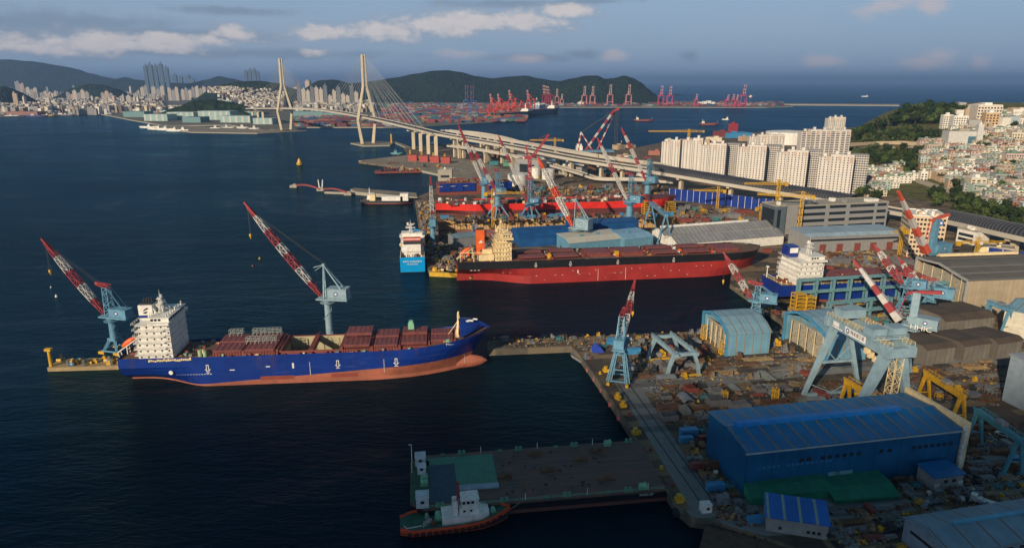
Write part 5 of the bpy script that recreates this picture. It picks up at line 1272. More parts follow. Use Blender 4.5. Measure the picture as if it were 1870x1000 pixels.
FOOT = []
def slab_building(pa, pb, depth, h, label, mat, name='office_building', z=3, bands=None, cat='office building', cellsize=None, roofgear=6, cap=90, bandmat=GLASS, roof=CONC, winrows=None):
    """a box building from its near ground corners, with window bands or single windows"""
    a, b = at(*pa, z), at(*pb, z); rz = yaw(a, b); L = (b - a).length; root = thing(name, label, cat, a, rz); FOOT.append((a, rz, L, depth))
    W = MB(); W.box(L / 2, depth / 2, 0, L, depth, h); W.build('wall', mat, root)
    r = MB(); r.box(L / 2, depth / 2, h, L - .8, depth - .8, .3)
    for s in (0, 1): r.box(L / 2, s * depth, h, L + .4, .4, 1.0); r.box(s * L, depth / 2, h, .4, depth, .995)
    r.build('roof', roof, root)
    g = MB()
    for k in range(roofgear):
        q = (L * (.1 + .8 * random.random()), depth * (.25 + .5 * random.random()), h + .3); g = MB(); g.box(q[0], q[1], q[2], random.uniform(2, L * .12), random.uniform(2, depth * .3), random.uniform(1.2, 3.4)); g.build('roof_plant', mat if k % 2 else WHITE, root)
    if bands:
        for (z0, hh, x0, x1) in bands:
            m = MB(); m.box(L * (x0 + x1) / 2, -.04, z0, L * (x1 - x0), .14, hh); m.build('window_band', bandmat, root)
            m = MB(); m.box(-.04, depth / 2, z0, .14, depth * .86, hh); m.build('window_band', bandmat, root)
    if cellsize:
        nx, nz, ww, wh = cellsize; cells = []
        for k in range(nz):
            for j in range(nx): cells.append((L * (j + .7) / (nx + .4), -.04, h * (k + .35) / (nz + .3), 0))
        nd = max(2, int(depth / L * nx))
        for k in range(nz):
            for j in range(nd): cells.append((-.04, depth * (j + .7) / (nd + .4), h * (k + .35) / (nz + .3), math.pi / 2))
        windows(root, MB().box(0, 0, 0, ww, .12, wh), cells, cap=cap)
    return root, L
GW = pm('grey_cladding', (.27, .27, .27), .5, var=.12); TAN = pm('beige_stone', (.62, .47, .31), .75, var=.08)
slab_building((1430, 428), (1616, 418), 26, 25, 'long grey office building with dark window bands', GW, bands=[(4 + k * 6, 2.6, x0, x1) for k in range(4) for (x0, x1) in ((.12, .38), (.42, .58), (.62, .86), (.89, .98))])
slab_building((1412, 430), (1431, 429), 22, 26, 'dark glazed stair tower at the left end of the grey office', pm('slate_wall', (.10, .13, .15), .4), name='stair_tower', bands=[(3, 20, .2, .5)], roofgear=1)
rt, L = slab_building((1654, 470), (1718, 474), 30, 33, 'tall beige office tower with small square windows beside the covered road', TAN, cellsize=(9, 9, 1.7, 1.7), roofgear=9, cap=95, roof=WHITE)
m = MB(); m.cyl((L - 4, -.1, 28.5), (L - 4, -.25, 28.5), 2.0, 2.0, 20, 0); m.cyl((L - 4, -.25, 28.5), (L - 4, -.33, 28.5), .9, .9, 12, 1); m.build('wall_emblem', [pm('emblem_blue', (.02, .12, .42)), WHITE], rt)
slab_building((1745, 440), (1778, 448), 16, 11, 'white low annex right of the beige office tower', WHITE, bands=[(2, 2.4, .1, .9), (6, 2.4, .1, .9)])
slab_building((1778, 462), (1850, 470), 14, 6, 'low cream store before the blue hoarding at right', CREAM, name='store_building', roofgear=2, cat='store building')
slab_building((940, 318), (985, 322), 20, 22, 'dark grey silo house beside the white storage tanks', GW, name='silo_building', bands=[(4, 12, .2, .8)], roofgear=2)
slab_building((1020, 318), (1062, 322), 16, 12, 'low grey building under the elevated road', GW, bands=[(3, 2, .1, .9), (7, 2, .1, .9)])
slab_building((800, 338), (826, 338), 14, 20, 'square concrete house at the tip of the dock quay', CONC, name='pump_house', roofgear=1, bands=[(10, 3, .2, .8)])
# hall builders ------------------------------------------------------------
def profile_hall(pa, pb, depth, prof, label, wall, roof, z=3, name='hall', open_left=False, pan=None, cat='hall', frames=7, doors=0, skylights=None, fascia=None, back=True):
    """prof: list of (fraction of depth, height) from the near eave to the far eave"""
    a, b = at(*pa, z), at(*pb, z); rz = yaw(a, b); L = (b - a).length; root = thing(name, label, cat, a, rz); FOOT.append((a, rz, L, depth))
    D = depth; P = [(f * D, h) for f, h in prof]
    w = MB()
    w.face([(0, 0, 0), (L, 0, 0), (L, 0, P[0][1]), (0, 0, P[0][1])]); w.face([(L, D, 0), (0, D, 0), (0, D, P[-1][1]), (L, D, P[-1][1])])
    if not open_left: w.face([(0, D, 0), (0, 0, 0)] + [(0, y, h) for y, h in P])
    w.face([(L, 0, 0), (L, D, 0)] + [(L, y, h) for y, h in reversed(P)])
    w.build('wall', wall, root)
    r = MB(); e = .5; rows = []
    for x in (-e, L + e):
        rows.append([(x, y + (-.6 if i == 0 else .6 if i == len(P) - 1 else 0), h + .25) for i, (y, h) in enumerate(P)] + [(x, y + (-.6 if i == 0 else .6 if i == len(P) - 1 else 0), h - .05) for i, (y, h) in reversed(list(enumerate(P)))])
    r.strip(rows, closed=True); r.face(rows[0][::-1]); r.face(rows[1]); r.build('roof', roof, root)
    if open_left:
        f = MB()
        for i, (y, h) in enumerate(P[:-1]): f.beam((-.3, y, h), (-.3, P[i + 1][0], P[i + 1][1]), 1.0, 1.2)
        f.beam((-.3, .3, 0), (-.3, .3, P[0][1]), 1.0, 1.0); f.beam((-.3, D - .3, 0), (-.3, D - .3, P[-1][1]), 1.0, 1.0); f.build('end_frame', fascia or roof, root)
        k2 = MB()
        for k in range(5):
            y = D * (k + .7) / 5.5; k2.beam((.5, y, 0), (.5, y, P[0][1] * 1.05), .3, .3)
        k2.box(3.2, D * .52, 0, .3, D * .88, P[0][1] * 1.0, 1); k2.box(1.2, D * .3, 0, .3, D * .3, P[0][1] * .55, 1); k2.build('end_screen', [CREAM, pm('scaffold_sheet', (.34, .31, .24), .8, var=.5, scale=1.2)], root)
    for k in range(doors): m = MB(); m.box(L * (k + .5) / doors, -.08, 0, 4.5, .12, 5); m.build('door', GREY, root)
    for s in (skylights or []): m = MB(); m.box(L * s[0], s[1] * D, s[2], L * s[3], s[4], s[5]); m.build(s[6] if len(s) > 6 else 'roof_vent', s[7] if len(s) > 7 else roof, root)
    return root, L
M_BW = stripes('blue_hall_wall', (.004, .115, .27), (.003, .07, .16), 9.6, 0, .035, .45, var=.22, dirt=(.01, .06, .12))
M_BR = stripes('blue_hall_roof', (.003, .15, .36), (.20, .16, .10), 5.4, 0, .13, .5, dirt=(.012, .10, .26), var=.2)
M_LW = stripes('light_blue_wall', (.15, .33, .46), (.26, .24, .18), 4.6, 0, .16, .5, dirt=(.2, .3, .34))
M_LR = stripes('light_blue_roof', (.19, .34, .43), (.20, .19, .17), 4.6, 0, .14, .45, dirt=(.2, .26, .28))
M_BRN = stripes('brown_roof', (.085, .062, .045), (.06, .045, .035), 3.0, 0, .1, .8, var=.25); M_BRW = stripes('brown_wall', (.17, .155, .13), (.10, .09, .075), 3.0, 0, .1, .8, var=.2)
M_SND = stripes('sand_wall', (.42, .34, .23), (.33, .27, .19), 6.0, 0, .05, .7, var=.15, dirt=(.3, .22, .14)); M_GRF = stripes('grey_roof', (.26, .27, .28), (.14, .10, .07), 4.2, 0, .14, .6)
M_DKR = stripes('dark_roof', (.13, .12, .10), (.24, .23, .21), 9.0, 1, .12, .7); M_GBR = stripes('grey_blue_roof', (.17, .27, .33), (.16, .13, .11), 8, 0, .08, .5)
M_GBW = pm('grey_blue_wall', (.25, .31, .36), .6)
root, L = profile_hall((1356, 904), (1742, 858), 27, [(0, 16.0), (.42, 17.6), (.5, 18.2), (.58, 17.6), (1, 16.8)], 'big blue hall with rust streaked roof at the front of the yard', M_BW, M_BR)
m = MB(); m.beam((3, 13.6, 18.6), (L - 14, 13.6, 18.6), 2.4, 2.0); m.build('ridge_vent', pm('vent_blue', (.012, .17, .52), .4), root)
m = MB(); m.beam((-.9, -1.0, 15.9), (L + 1, -1.0, 15.9), .5, .4); m.build('gutter', pm('gutter_pale', (.38, .42, .42), .5), root)
for (x0, x1) in ((.235, .30), (.33, .53), (.60, .68), (.76, .97)):
    n = max(2, int((x1 - x0) * L / 2.4)); 
    for k in range(n): m = MB(); m.box(L * x0 + (x1 - x0) * L * (k + .5) / n, -.06, 10.4, 1.5, .16, 1.2); m.build('window', WIN, root)
for x in (.41, .455): m = MB(); m.box(L * x, -.06, .1, 4.4 if x < .42 else 6.5, .16, 5); m.build('roller_door', pm('door_pale_blue', (.16, .36, .42)), root)
for (x, w) in ((11, .7), (20, .6), (23, 1.1)):
    m = MB(); m.face([(x, .8, 16.32), (x + w, .8, 16.32), (x + w - 1.5, 11.2, 17.83), (x - 1.5, 11.2, 17.83)]); m.build('new_roof_sheet', pm('pale_sheet', (.25, .5, .68), .4), root)
m = MB(); m.box(L + 1.4, 13.5, 0, 1.6, 29.5, 19.0); m.build('end_parapet', CREAM, root)
m = MB(); 
for k in range(8): m.box(L + .5, -1.0, .6 + k * 2.2, 1.2, .9, 1.7)
m.build('drain_ladder', WHITE, root)
tx = MB()
for k in range(16):
    if k != 5: tx.box(5 + k * 1.75, -.08, 9.2, 1.0, .1, .8)
tx.build('faded_lettering', pm('faded_letter', (.04, .2, .42), .5), root)
profile_hall((1326, 650), (1404, 644), 27, [(0, 11.2), (.18, 14.4), (.42, 16.6), (.7, 17), (1, 14.5)], 'pale blue curved roof hall open at its left end by the quay', M_LW, M_LR, open_left=True, fascia=pm('frame_blue', (.06, .25, .42), .5))
profile_hall((1508, 664), (1580, 656), 34, [(0, 12), (.2, 15.5), (.45, 18), (.72, 18.4), (1, 15)], 'pale blue curved roof hall behind the huge gantry crane', M_LW, M_LR, open_left=True, fascia=pm('frame_blue', (.06, .25, .42), .5))
for i, (a, b, d) in enumerate((((1688, 667), (1740, 660), 20), ((1757, 660), (1804, 653), 20), ((1818, 655), (1862, 648), 20))):
    profile_hall(a, b, d, [(0, 8), (.12, 9.5), (1, 8)], ('left', 'middle', 'right')[i] + ' one of the three low dark brown sheds in a row', M_BRW, M_BRN, name='shed', cat='shed')
profile_hall((1722, 617), (1812, 608), 22, [(0, 9.5), (.2, 11.5), (1, 11)], 'larger dark brown shed with grey front behind the three low sheds', M_BRW, M_BRN, name='shed', cat='shed', doors=1)
profile_hall((1757, 575), (1960, 566), 44, [(0, 21), (.12, 21.6), (.55, 25), (.85, 24), (1, 24)], 'sand coloured hall with dark roof and open left end', M_SND, M_DKR, open_left=True, fascia=pm('frame_grey', (.36, .36, .34), .5),
             skylights=[(.55, .93, 25, .75, 2.0, 1.6, 'roof_vent', CREAM)])
rt = profile_hall((1826, 612), (1990, 652), 30, [(0, 15), (.5, 18), (1, 15)], 'cream hall with pale blue roof at the right picture edge', pm('cream_wall', (.60, .56, .45), .6), M_LR)
profile_hall((1975, 800), (2120, 778), 34, [(0, 14), (.05, 20), (1, 21)], 'grey panel hall cut off by the right picture edge', M_GBW, pm('panel_roof', (.28, .31, .34), .5))
root, L = profile_hall((1725, 1052), (1960, 1010), 16, [(0, 7.5), (.5, 9.6), (1, 7.5)], 'grey hall with slate blue roof in the lower right corner', M_GBW, M_GBR)
m = MB(); m.beam((9, 8.4, 9.9), (L, 8.4, 9.9), 1.2, .9); m.build('ridge_vent', pm('vent_light', (.08, .36, .52), .4), root)
m = MB(); m.box(-.06, 7.4, 4.6, .14, 12, .9); m.build('window_band', WIN, root)
for k in range(4): m = MB(); m.box(18 + k * 9.5, -.06, 5.4, 7, .14, .8); m.build('window_band', WIN, root)
for k in range(9): m = MB(); m.cyl((4.8 + k * 9.6, -.16, 0), (4.8 + k * 9.6, -.16, 15.8), .14, .14, 6); m.build('downpipe', pm('pipe_navy', (.01, .04, .10)), root) if False else None
root, L = profile_hall((1398, 968), (1510, 985), 8.5, [(0, 5.0), (1, 7.4)], 'low grey shed with bright blue and pale striped roof', pm('shed_grey', (.30, .30, .28), .6), stripes('shed_roof', (.01, .12, .45), (.22, .33, .27), 4.6, 0, .17, .4), name='shed', cat='shed')
for x in (4, 12, 13.5, 15, 17.5): m = MB(); m.box(x, -.06, 1.2, .9, .12, 1.0); m.build('window', WIN, root)
root, L = profile_hall((1702, 895), (1756, 887), 7, [(0, 4.8), (1, 5.8)], 'small grey house with blue roof beside the blue hall', pm('shed_grey'), pm('blue_tin', (.01, .14, .36), .4), name='small_house', cat='small house') if False else profile_hall((1702, 895), (1756, 887), 7, [(0, 4.8), (1, 5.8)], 'small grey house with blue roof beside the blue hall', pm('shed_grey', (.3, .3, .28)), pm('blue_tin', (.01, .14, .36), .4), name='small_house', cat='small house')
for x in (5.0, 8.2): m = MB(); m.box(x, -.06, 2.2, 1.4, .12, 1.1); m.build('window', WIN, root)
for x in (1.6, 11.0): m = MB(); m.box(x, -.06, 0, 1.8, .14, 2.3); m.build('door', WHITE, root)
GT = pm('green_tarp', (.008, .17, .10), .8, var=.25, scale=.3, dirt=(.02, .05, .035), dirtamt=.7); GTF = pm('green_tarp_front', (.01, .24, .13), .75, var=.25)
profile_hall((1372, 922), (1516, 908), 11, [(0, 2.8), (.3, 4.4), (.8, 4.8), (1, 4)], 'left green tarpaulin shelter in front of the blue hall', GTF, GT, name='tarp_shelter', cat='shelter')
profile_hall((1524, 920), (1640, 912), 12, [(0, 1.6), (.4, 3.2), (1, 3.6)], 'right flat green tarpaulin shelter in front of the blue hall', GT, GT, name='tarp_shelter', cat='shelter', open_left=False)
BT = pm('blue_tarp', (.006, .075, .24), .6, var=.35, scale=.12); PT = pm('pale_tarp', (.50, .48, .40), .6, var=.15, dirt=(.25, .36, .45), dirtamt=.6)
profile_hall((950, 452), (1046, 446), 30, [(0, 8), (.3, 11), (.7, 12.5), (1, 9)], 'deep blue cloth covered shed left behind the bulk carrier', BT, BT, name='covered_shed', cat='shed')
profile_hall((1040, 462), (1140, 452), 24, [(0, 8), (.35, 10.5), (1, 11)], 'pale roofed shed with round roof vents behind the bulk carrier', CBLUE, PT, name='covered_shed', cat='shed', skylights=[(.3, .4, 11, .05, 2.6, 1.0, 'roof_vent', CBLUE), (.62, .5, 11, .05, 2.6, 1.0, 'roof_vent', CBLUE), (.5, .9, 11.2, .05, 2.6, 1.0, 'roof_vent', CBLUE)])
profile_hall((1140, 455), (1192, 449), 24, [(0, 8), (.35, 10.5), (1, 11)], 'light blue roofed shed beside the pale roofed one', CBLUE, stripes('pale_blue_roof', (.22, .40, .56), (.15, .28, .42), 3, 0, .15), name='covered_shed', cat='shed', skylights=[(.4, .5, 11, .08, 2.6, 1.0, 'roof_vent', CBLUE)])
profile_hall((1044, 440), (1165, 431), 15, [(0, 14), (1, 14.5)], 'tall deep blue cloth wall shed nearest the dock', BT, BT, name='covered_shed', cat='shed')
profile_hall((830, 452), (880, 447), 16, [(0, 8), (.5, 9.5), (1, 8)], 'grey roofed shed behind the stern of the bulk carrier', GREY, M_GBR, name='shed', cat='shed')
for i, (a, b) in enumerate((((1236, 462), (1430, 446)), ((1212, 446), (1410, 430)))):
    root, L = profile_hall(a, b, 20, [(0, 7.5), (.5, 12), (1, 7.5)], ('front', 'rear')[i] + ' long grey ribbed roof shed with white gable', pm('gable_white', (.74, .72, .66), .6), M_GRF, name='shed', cat='shed')
    if i: m = MB(); m.box(L * .42, 10, 12.2, L * .8, 2.2, 1.6); m.build('ridge_vent', WHITE, root)
root, L = profile_hall((1470, 462), (1640, 455), 26, [(0, 13), (.15, 15), (1, 15.5)], 'long grey warehouse with pale blue roof before the office', GW, stripes('pale_roof', (.30, .40, .47), (.2, .22, .25), 9, 0, .04), name='warehouse', cat='warehouse')
for x in (.18, .36, .55, .72, .9): m = MB(); m.box(L * x, -.08, .1, 5.5, .16, 6.5); m.build('dark_door', OXIDE, root)
m = MB(); m.box(L * .5, -.06, 9.2, L * .96, .14, 1.6); m.build('window_band', WIN, root)
# blue hoarding
def hoarding(pts, h, label, mat):
    for k, (a, b) in enumerate(zip(pts, pts[1:])):
        a, b = at(*a, 3), at(*b, 3); L = (b - a).length; root = thing('hoarding', label[k], 'hoarding', a, yaw(a, b)); n = max(2, int(L / 7))
        for i in range(n): m = MB(); m.box(L * (i + .5) / n, 0, 0, L / n - .5, .5, h); m.build('panel', mat, root)
        m = MB()
        for i in range(n + 1): m.box(L * i / n, -.35, 0, .35, .4, h)
        m.build('post', WHITE, root)
hoarding([(1222, 364), (1300, 373), (1410, 386)], 13, ['left part of the deep blue hoarding behind the red ship bow', 'right part of the deep blue hoarding by the yellow cranes'], HB)
hoarding([(1800, 482), (1880, 494)], 13, ['deep blue hoarding at the right edge under the elevated road'], HB)
# storage tanks
for i, (px, py, r, yt) in enumerate(((976, 325, 9, 306), (1001, 327, 9, 309), (945, 338, 13, 318))):
    b = at(px, py, 3); h = atY(px, yt, b.y).z - 3; root = thing('storage_tank', ('white round tank behind the red tower crane', 'white round tank right of the red tower crane', 'wide white tank beside the ship section')[i], 'tank', b)
    m = MB(); m.cyl((0, 0, 0), (0, 0, h), r, r, 24); m.build('shell', WHITE, root, smooth=False); m = MB(); m.cyl((0, 0, h), (0, 0, h + 1.6), r, .4, 24); m.build('lid', WHITE, root)
b = at(1438, 262, 3); root = thing('storage_tank', 'big flat white oil tank on the shore behind the flats', 'tank', b); m = MB(); m.cyl((0, 0, 0), (0, 0, 26), 48, 48, 32); m.build('shell', WHITE, root); m = MB(); m.cyl((0, 0, 26), (0, 0, 29), 48, 6, 32); m.build('lid', WHITE, root)
# steel frames in front of the second blue ship
def frame_rack(pa, pb, h, n, label, mat, depth=2.6):
    a, b = at(*pa, 3), at(*pb, 3); L = (b - a).length; root = thing('craneway', label, 'craneway', a, yaw(a, b))
    for i in range(n + 1):
        m = MB(); x = L * i / n; m.beam((x, 0, 0), (x, 0, h), 1.1, 1.1); m.beam((x, depth, 0), (x, depth, h), .8, .8); m.beam((x, 0, h - .5), (x, depth, h - .5), .6, .6); m.build('column', mat, root)
    for z in (h - .4, h * .52): m = MB(); m.beam((0, -.1, z), (L, -.1, z), .9, 1.0); m.beam((0, depth, z), (L, depth, z), .9, 1.0); m.build('crane_beam', mat, root)
TF = pm('teal_frame', (.14, .30, .34), .5, dirt=(.2, .2, .18), dirtamt=.5)
frame_rack((1456, 560), (1640, 548), 17, 6, 'row of teal steel columns carrying a rail before the second blue ship', TF)
frame_rack((1512, 595), (1622, 583), 13.5, 3, 'front teal steel frame between the hall and the blue ship', TF)
frame_rack((1700, 560), (1752, 556), 15, 2, 'teal steel frame at the mouth of the sand coloured hall', TF)
# yellow scaffold towers
def scaffold(px, py, w, h, label, z=3, mat=YEL):
    b = at(px, py, z); root = thing('scaffold_tower', label, 'scaffold', b, YA); 
    for i in range(2):
        for j in range(2): m = MB(); m.beam((i * w, j * w, 0), (i * w, j * w, h), .4, .4); m.build('post', mat, root)
    m = MB()
    for k in range(int(h / 2.4) + 1):
        z = min(h, k * 2.4 + .4)
        for i in range(2): m.beam((i * w, 0, z), (i * w, w, z), .3, .3); m.beam((0, i * w, z), (w, i * w, z), .3, .3)
        if z + 2.4 < h: m.beam((0, 0, z), (w, 0, z + 2.4), .2, .2)
        m.box(w / 2, w / 2, z, w * .9, w * .9, .12)
    m.build('platform', mat, root)
for (px, py, w, h, l) in ((1452, 574, 6, 12, 'yellow scaffold tower under the stern of the second blue ship'), (1471, 574, 5.5, 11, 'yellow scaffold tower right of its twin at the dock head'), (1176, 392, 8, 13, 'yellow scaffold tower at the bow of the red ship'), (1219, 391, 8, 12, 'yellow scaffold tower right of the red ship bow'),
                          (1283, 620, 2.2, 7.5, 'narrow yellow scaffold at the left of the pale blue hall'), (1316, 648, 2.2, 7, 'narrow yellow scaffold against the pale blue hall corner'), (1413, 735, 1.8, 6.5, 'yellow post scaffold left of the huge gantry'), (1320, 738, 1.8, 6.0, 'yellow post scaffold in the mid yard')):
    scaffold(px, py, w, h, l)
# ================================================================= far city, port, hillside
FC = [facade('far_wall_white', (.60, .54, .45), (.12, .12, .13)), facade('far_wall_grey', (.36, .36, .36), (.10, .11, .13)), facade('far_wall_tan', (.55, .42, .30), (.12, .11, .11)), facade('far_wall_dark', (.17, .19, .22), (.08, .09, .11))]
GL = facade('glass_tower', (.10, .16, .22), (.05, .09, .14), 3, 3.4, .3)
ROOFG = pm('far_roof', (.30, .29, .27), .9)
cname = ('cream', 'grey', 'tan', 'slate')
NB = [0]
def far_block(px, py, wpx, ytop, mi, label=None, depth=None, rz=None, group='far city blocks across the harbour', mat=None, name='apartment_block', cat='apartment building', z=3, top=True):
    b = at(px, py, z); s = b.y / FPX; w = wpx * s; h = max(6, atY(px, ytop, b.y).z - z); depth = depth or w * random.uniform(.5, .9)
    if rz is None: rz = random.choice((-.5, -.25, .15, .3, .5)) + random.uniform(-.1, .1)
    NB[0] += 1
    root = thing(name, label or f'{cname[mi]} block of flats in the left city', cat, b, rz, group)
    m = MB(); m.box(0, depth / 2, 0, w, depth, h)
    if top and w > 10: m.box(w * random.uniform(-.2, .2), depth / 2, h, w * .3, depth * .4, h * .07 + 2)
    m.build('wall', mat or FC[mi], root); return root
far_labels = 'standing on the far shore'
# main towers seen one by one in the photograph
for i, (px, w, yt) in enumerate(((271, 5.5, 121), (280, 6.5, 118), (289, 6, 120), (299, 6.5, 117), (309, 5.5, 123))):
    far_block(px, 172, w, yt, 3, f'blue glass skyscraper, {("first", "second", "third", "fourth", "last")[i]} from left in the tallest city group', mat=GL, rz=.3, group='glass skyscrapers', name='skyscraper', cat='skyscraper', depth=60)
for i, (px, w, yt) in enumerate(((322, 6, 137), (333, 5, 141), (347, 5, 138), (353, 7, 144), (452, 5, 130), (459, 5, 128), (467, 6, 127), (474, 4, 131))):
    far_block(px, 170, w, yt, 3, f'hazy {("short", "slim", "stepped", "squat", "pale", "narrow", "tallest pale", "end")[i]} tower on the skyline {"between the glass group and the bridge" if i > 3 else "right beside the glass group"}', mat=GL, rz=.2, group='hazy skyline towers', name='skyscraper', cat='skyscraper', depth=50)
named = [(28, 192, 22, 176, 0, 'small bright cream block at the left waterfront'), (150, 189, 30, 165, 0, 'broad cream block of flats above the red port roofs'), (130, 188, 14, 168, 1, 'grey block left of the broad cream flats'), (197, 187, 22, 166, 1, 'grey and cream block right of the broad flats'),
         (265, 180, 14, 156, 0, 'slim cream end block below the skyscrapers'), (290, 180, 24, 158, 3, 'dark faced block of flats below the skyscrapers'), (318, 184, 20, 160, 0, 'cream block left of the long flats row'), (345, 183, 26, 160, 0, 'long cream row of flats over the wooded knoll'), (368, 181, 20, 158, 0, 'right end of the long cream flats row'),
         (38, 172, 16, 148, 1, 'grey block by the left wooded slope'), (60, 180, 20, 160, 3, 'dark block in the left city'), (85, 186, 18, 166, 2, 'tan block above the left quay'), (215, 168, 9, 150, 2, 'tan tower near the wooded rise')]
for q in named:
    nn = max(1, round(q[2] / 7)); q = list(q)
    for k in range(nn): far_block(q[0] + (k - (nn - 1) / 2) * q[2] / nn, q[1], q[2] / nn * .82, q[3] + (0, 4, 1, 5)[(k + q[0]) % 4], (q[4] + (k % 2)) % 3, label=q[5].replace('block of flats', 'flats') + (f', {("left", "second", "third", "right")[min(3, k)]} tower' if nn > 1 else ''), rz=.3)
for i, px in enumerate(range(548, 660, 8)):
    far_block(px, 197 + (px - 548) * .01, 6.5, (160 if i % 3 else 150) + (i % 4) * 3 + (px > 600) * 6, 0 if i % 3 else 3, f'{"dark" if i % 3 == 0 else "cream"} high flats {("left", "centre left", "centre", "right")[min(3, i // 4)]} between the two bridge towers', group='flats between the bridge towers', rz=.25, depth=40)
for i, (px, yt) in enumerate(((563, 148), (580, 150), (596, 148), (610, 153), (540, 160))): far_block(px, 180, 9, yt, (2, 3)[i % 2], f'{("tan", "slate")[i % 2]} hill flats behind the rows between the bridge towers', group='flats between the bridge towers')
SPOT = ((0, 95, 'near the left picture edge'), (95, 190, 'left of the skyscrapers'), (190, 262, 'just left of the skyscrapers'), (262, 330, 'below the skyscrapers'), (330, 420, 'right of the skyscrapers'), (420, 560, 'behind the far bridge tower'), (560, 900, 'beyond the near bridge tower'))
def spot(px): return next((s for a, b, s in SPOT if a <= px < b), 'in the far city')
n = 0
random.seed(11)
while n < 280:
    px = random.uniform(-8, 470); py = random.choice((random.uniform(164, 172), random.uniform(168, 190), random.uniform(180, 203)))
    if 285 < px < 460 and py > 178: continue
    if 370 < px < 520 and py > 160: continue
    if px > 240 and py > 198: continue
    mi = random.choice((0, 0, 1, 1, 2, 3)); b = at(px, py, 3); hh = random.uniform(15, 58) if random.random() < .8 else random.uniform(60, 100)
    s = FPX / b.y; far_block(px, py, max(3.0, random.uniform(9, 24) * s), py - hh * s, mi, f'{("low ", "mid height ", "tall ")[int(hh > 34) + int(hh > 60)]}{cname[mi]} city block {spot(px)}'); n += 1
def rough_blocks(name, label, regions, count, hr, wr, mats, zf=None, seed=3):
    """ground-hugging mass of small houses that reads as one texture"""
    rnd = random.Random(seed); m = MB()
    for _ in range(count):
        x0, x1, y0, y1 = rnd.choice(regions); px, py = rnd.uniform(x0, x1), rnd.uniform(y0, y1); z = 3.0
        if zf: p = zf(px, py)
        else: p = at(px, py, z)
        w, d, h = rnd.uniform(*wr), rnd.uniform(*wr), rnd.uniform(*hr); m.box(p.x, p.y, p.z - 3, w, d, h + 3, rnd.randrange(len(mats)), rnd.uniform(-.4, .4))
    o = m.build(name, mats); tag(o, label, 'houses', kind='stuff')
HM = [pm('house_white', (.70, .66, .58), .8), pm('house_cream', (.55, .48, .36), .8), pm('house_grey', (.32, .31, .30), .8), pm('house_brick', (.30, .11, .07), .8), pm('house_pale_blue', (.36, .50, .52), .8), pm('house_brown', (.20, .14, .10), .8)]
rough_blocks('low_houses', 'mass of small low houses filling the far city', [(-5, 300, 166, 205), (-5, 200, 180, 209), (300, 480, 162, 172), (100, 560, 164, 170), (540, 680, 192, 205), (200, 290, 185, 206), (290, 470, 206, 210)], 7500, (5, 34), (7, 22), [HM[0], HM[1], HM[2], HM[2], HM[5], ROOFG], seed=5)
def slope_far(px, py):
    return atY(px, py, 3300 + (196 - py) * 26)
rough_blocks('hill_houses', 'pale houses packed on the far slope by the bridge', [(400, 515, 162, 192), (380, 440, 160, 170), (430, 520, 170, 196)], 620, (6, 10), (8, 15), [HM[1], HM[2], HM[2], HM[5], HM[0]], zf=slope_far, seed=8)
for i, (px, py, wpx, yt, mt) in enumerate(((245, 214, 40, 204, 0), (285, 221, 44, 209, 1), (330, 219, 50, 205, 1), (392, 219, 60, 203, 1), (445, 216, 50, 203, 0), (250, 205, 70, 199, 2), (180, 205, 50, 197, 2), (110, 207, 60, 200, 2), (40, 210, 60, 204, 2), (414, 208, 22, 184, 1), (560, 212, 60, 204, 0), (620, 214, 60, 206, 0), (318, 213, 50, 202, 1), (366, 211, 50, 201, 1), (430, 224, 56, 212, 1), (350, 224, 34, 214, 0), (480, 227, 36, 216, 1), (400, 212, 70, 200, 0))):
    far_block(px, py, wpx, yt, 1, f'{("teal", "pale green", "red and brown")[mt]} harbour shed {("beside the far jetty", "nearest the patrol boats", "left of the knoll", "in the long green row", "under the bridge approach", "behind the green rows", "above the left quay", "on the left quay", "at the left edge quay", "with a white tower block", "between the bridge towers left", "between the bridge towers right", "behind the long green row left", "behind the long green row right", "in front of the white tower block", "beside the patrol boat basin", "next to the far bridge piers", "at the foot of the knoll")[i]}',
              mat=(pm('shed_teal', (.12, .24, .25), .6), stripes('shed_green', (.27, .40, .38), (.5, .52, .48), 22, 0, .3), pm('shed_red', (.25, .12, .09), .7))[mt], name='harbour_shed', cat='shed', group='harbour sheds on the far shore', depth=60, rz=-.1, top=False)
# container port ------------------------------------------------------------
CT = [pm('box_red', (.22, .05, .045), .6), pm('box_orange', (.30, .13, .07), .6), pm('box_blue', (.03, .08, .18), .6), pm('box_grey', (.26, .26, .27), .6), pm('box_green', (.05, .14, .11), .6), pm('box_maroon', (.14, .035, .045), .6)]
rnd = random.Random(4)
CN = ('red', 'orange', 'blue', 'grey', 'green', 'maroon')
meshes = []
for k in range(6):
    m = MB(); hh = 2.6
    for l in range(3 + k % 3): m.box((l % 2) * 2, 0, l * hh, 25, 2.5 * 4 - (l % 2) * 2.5, hh - .1)
    o = m.build('container_stack', CT[k]); meshes.append(o.data); bpy.data.objects.remove(o)
def stack(px, py, k, lab, sc_=1.0, z=3, rz=None):
    o = bpy.data.objects.new('container_stack', meshes[k]); COL.objects.link(o); p = at(px, py, z); o.location = p; o.rotation_euler[2] = rz if rz is not None else R(6); o.scale = (sc_, sc_, sc_)
    tag(o, lab, 'container stack', 'container stacks in the far port'); return o
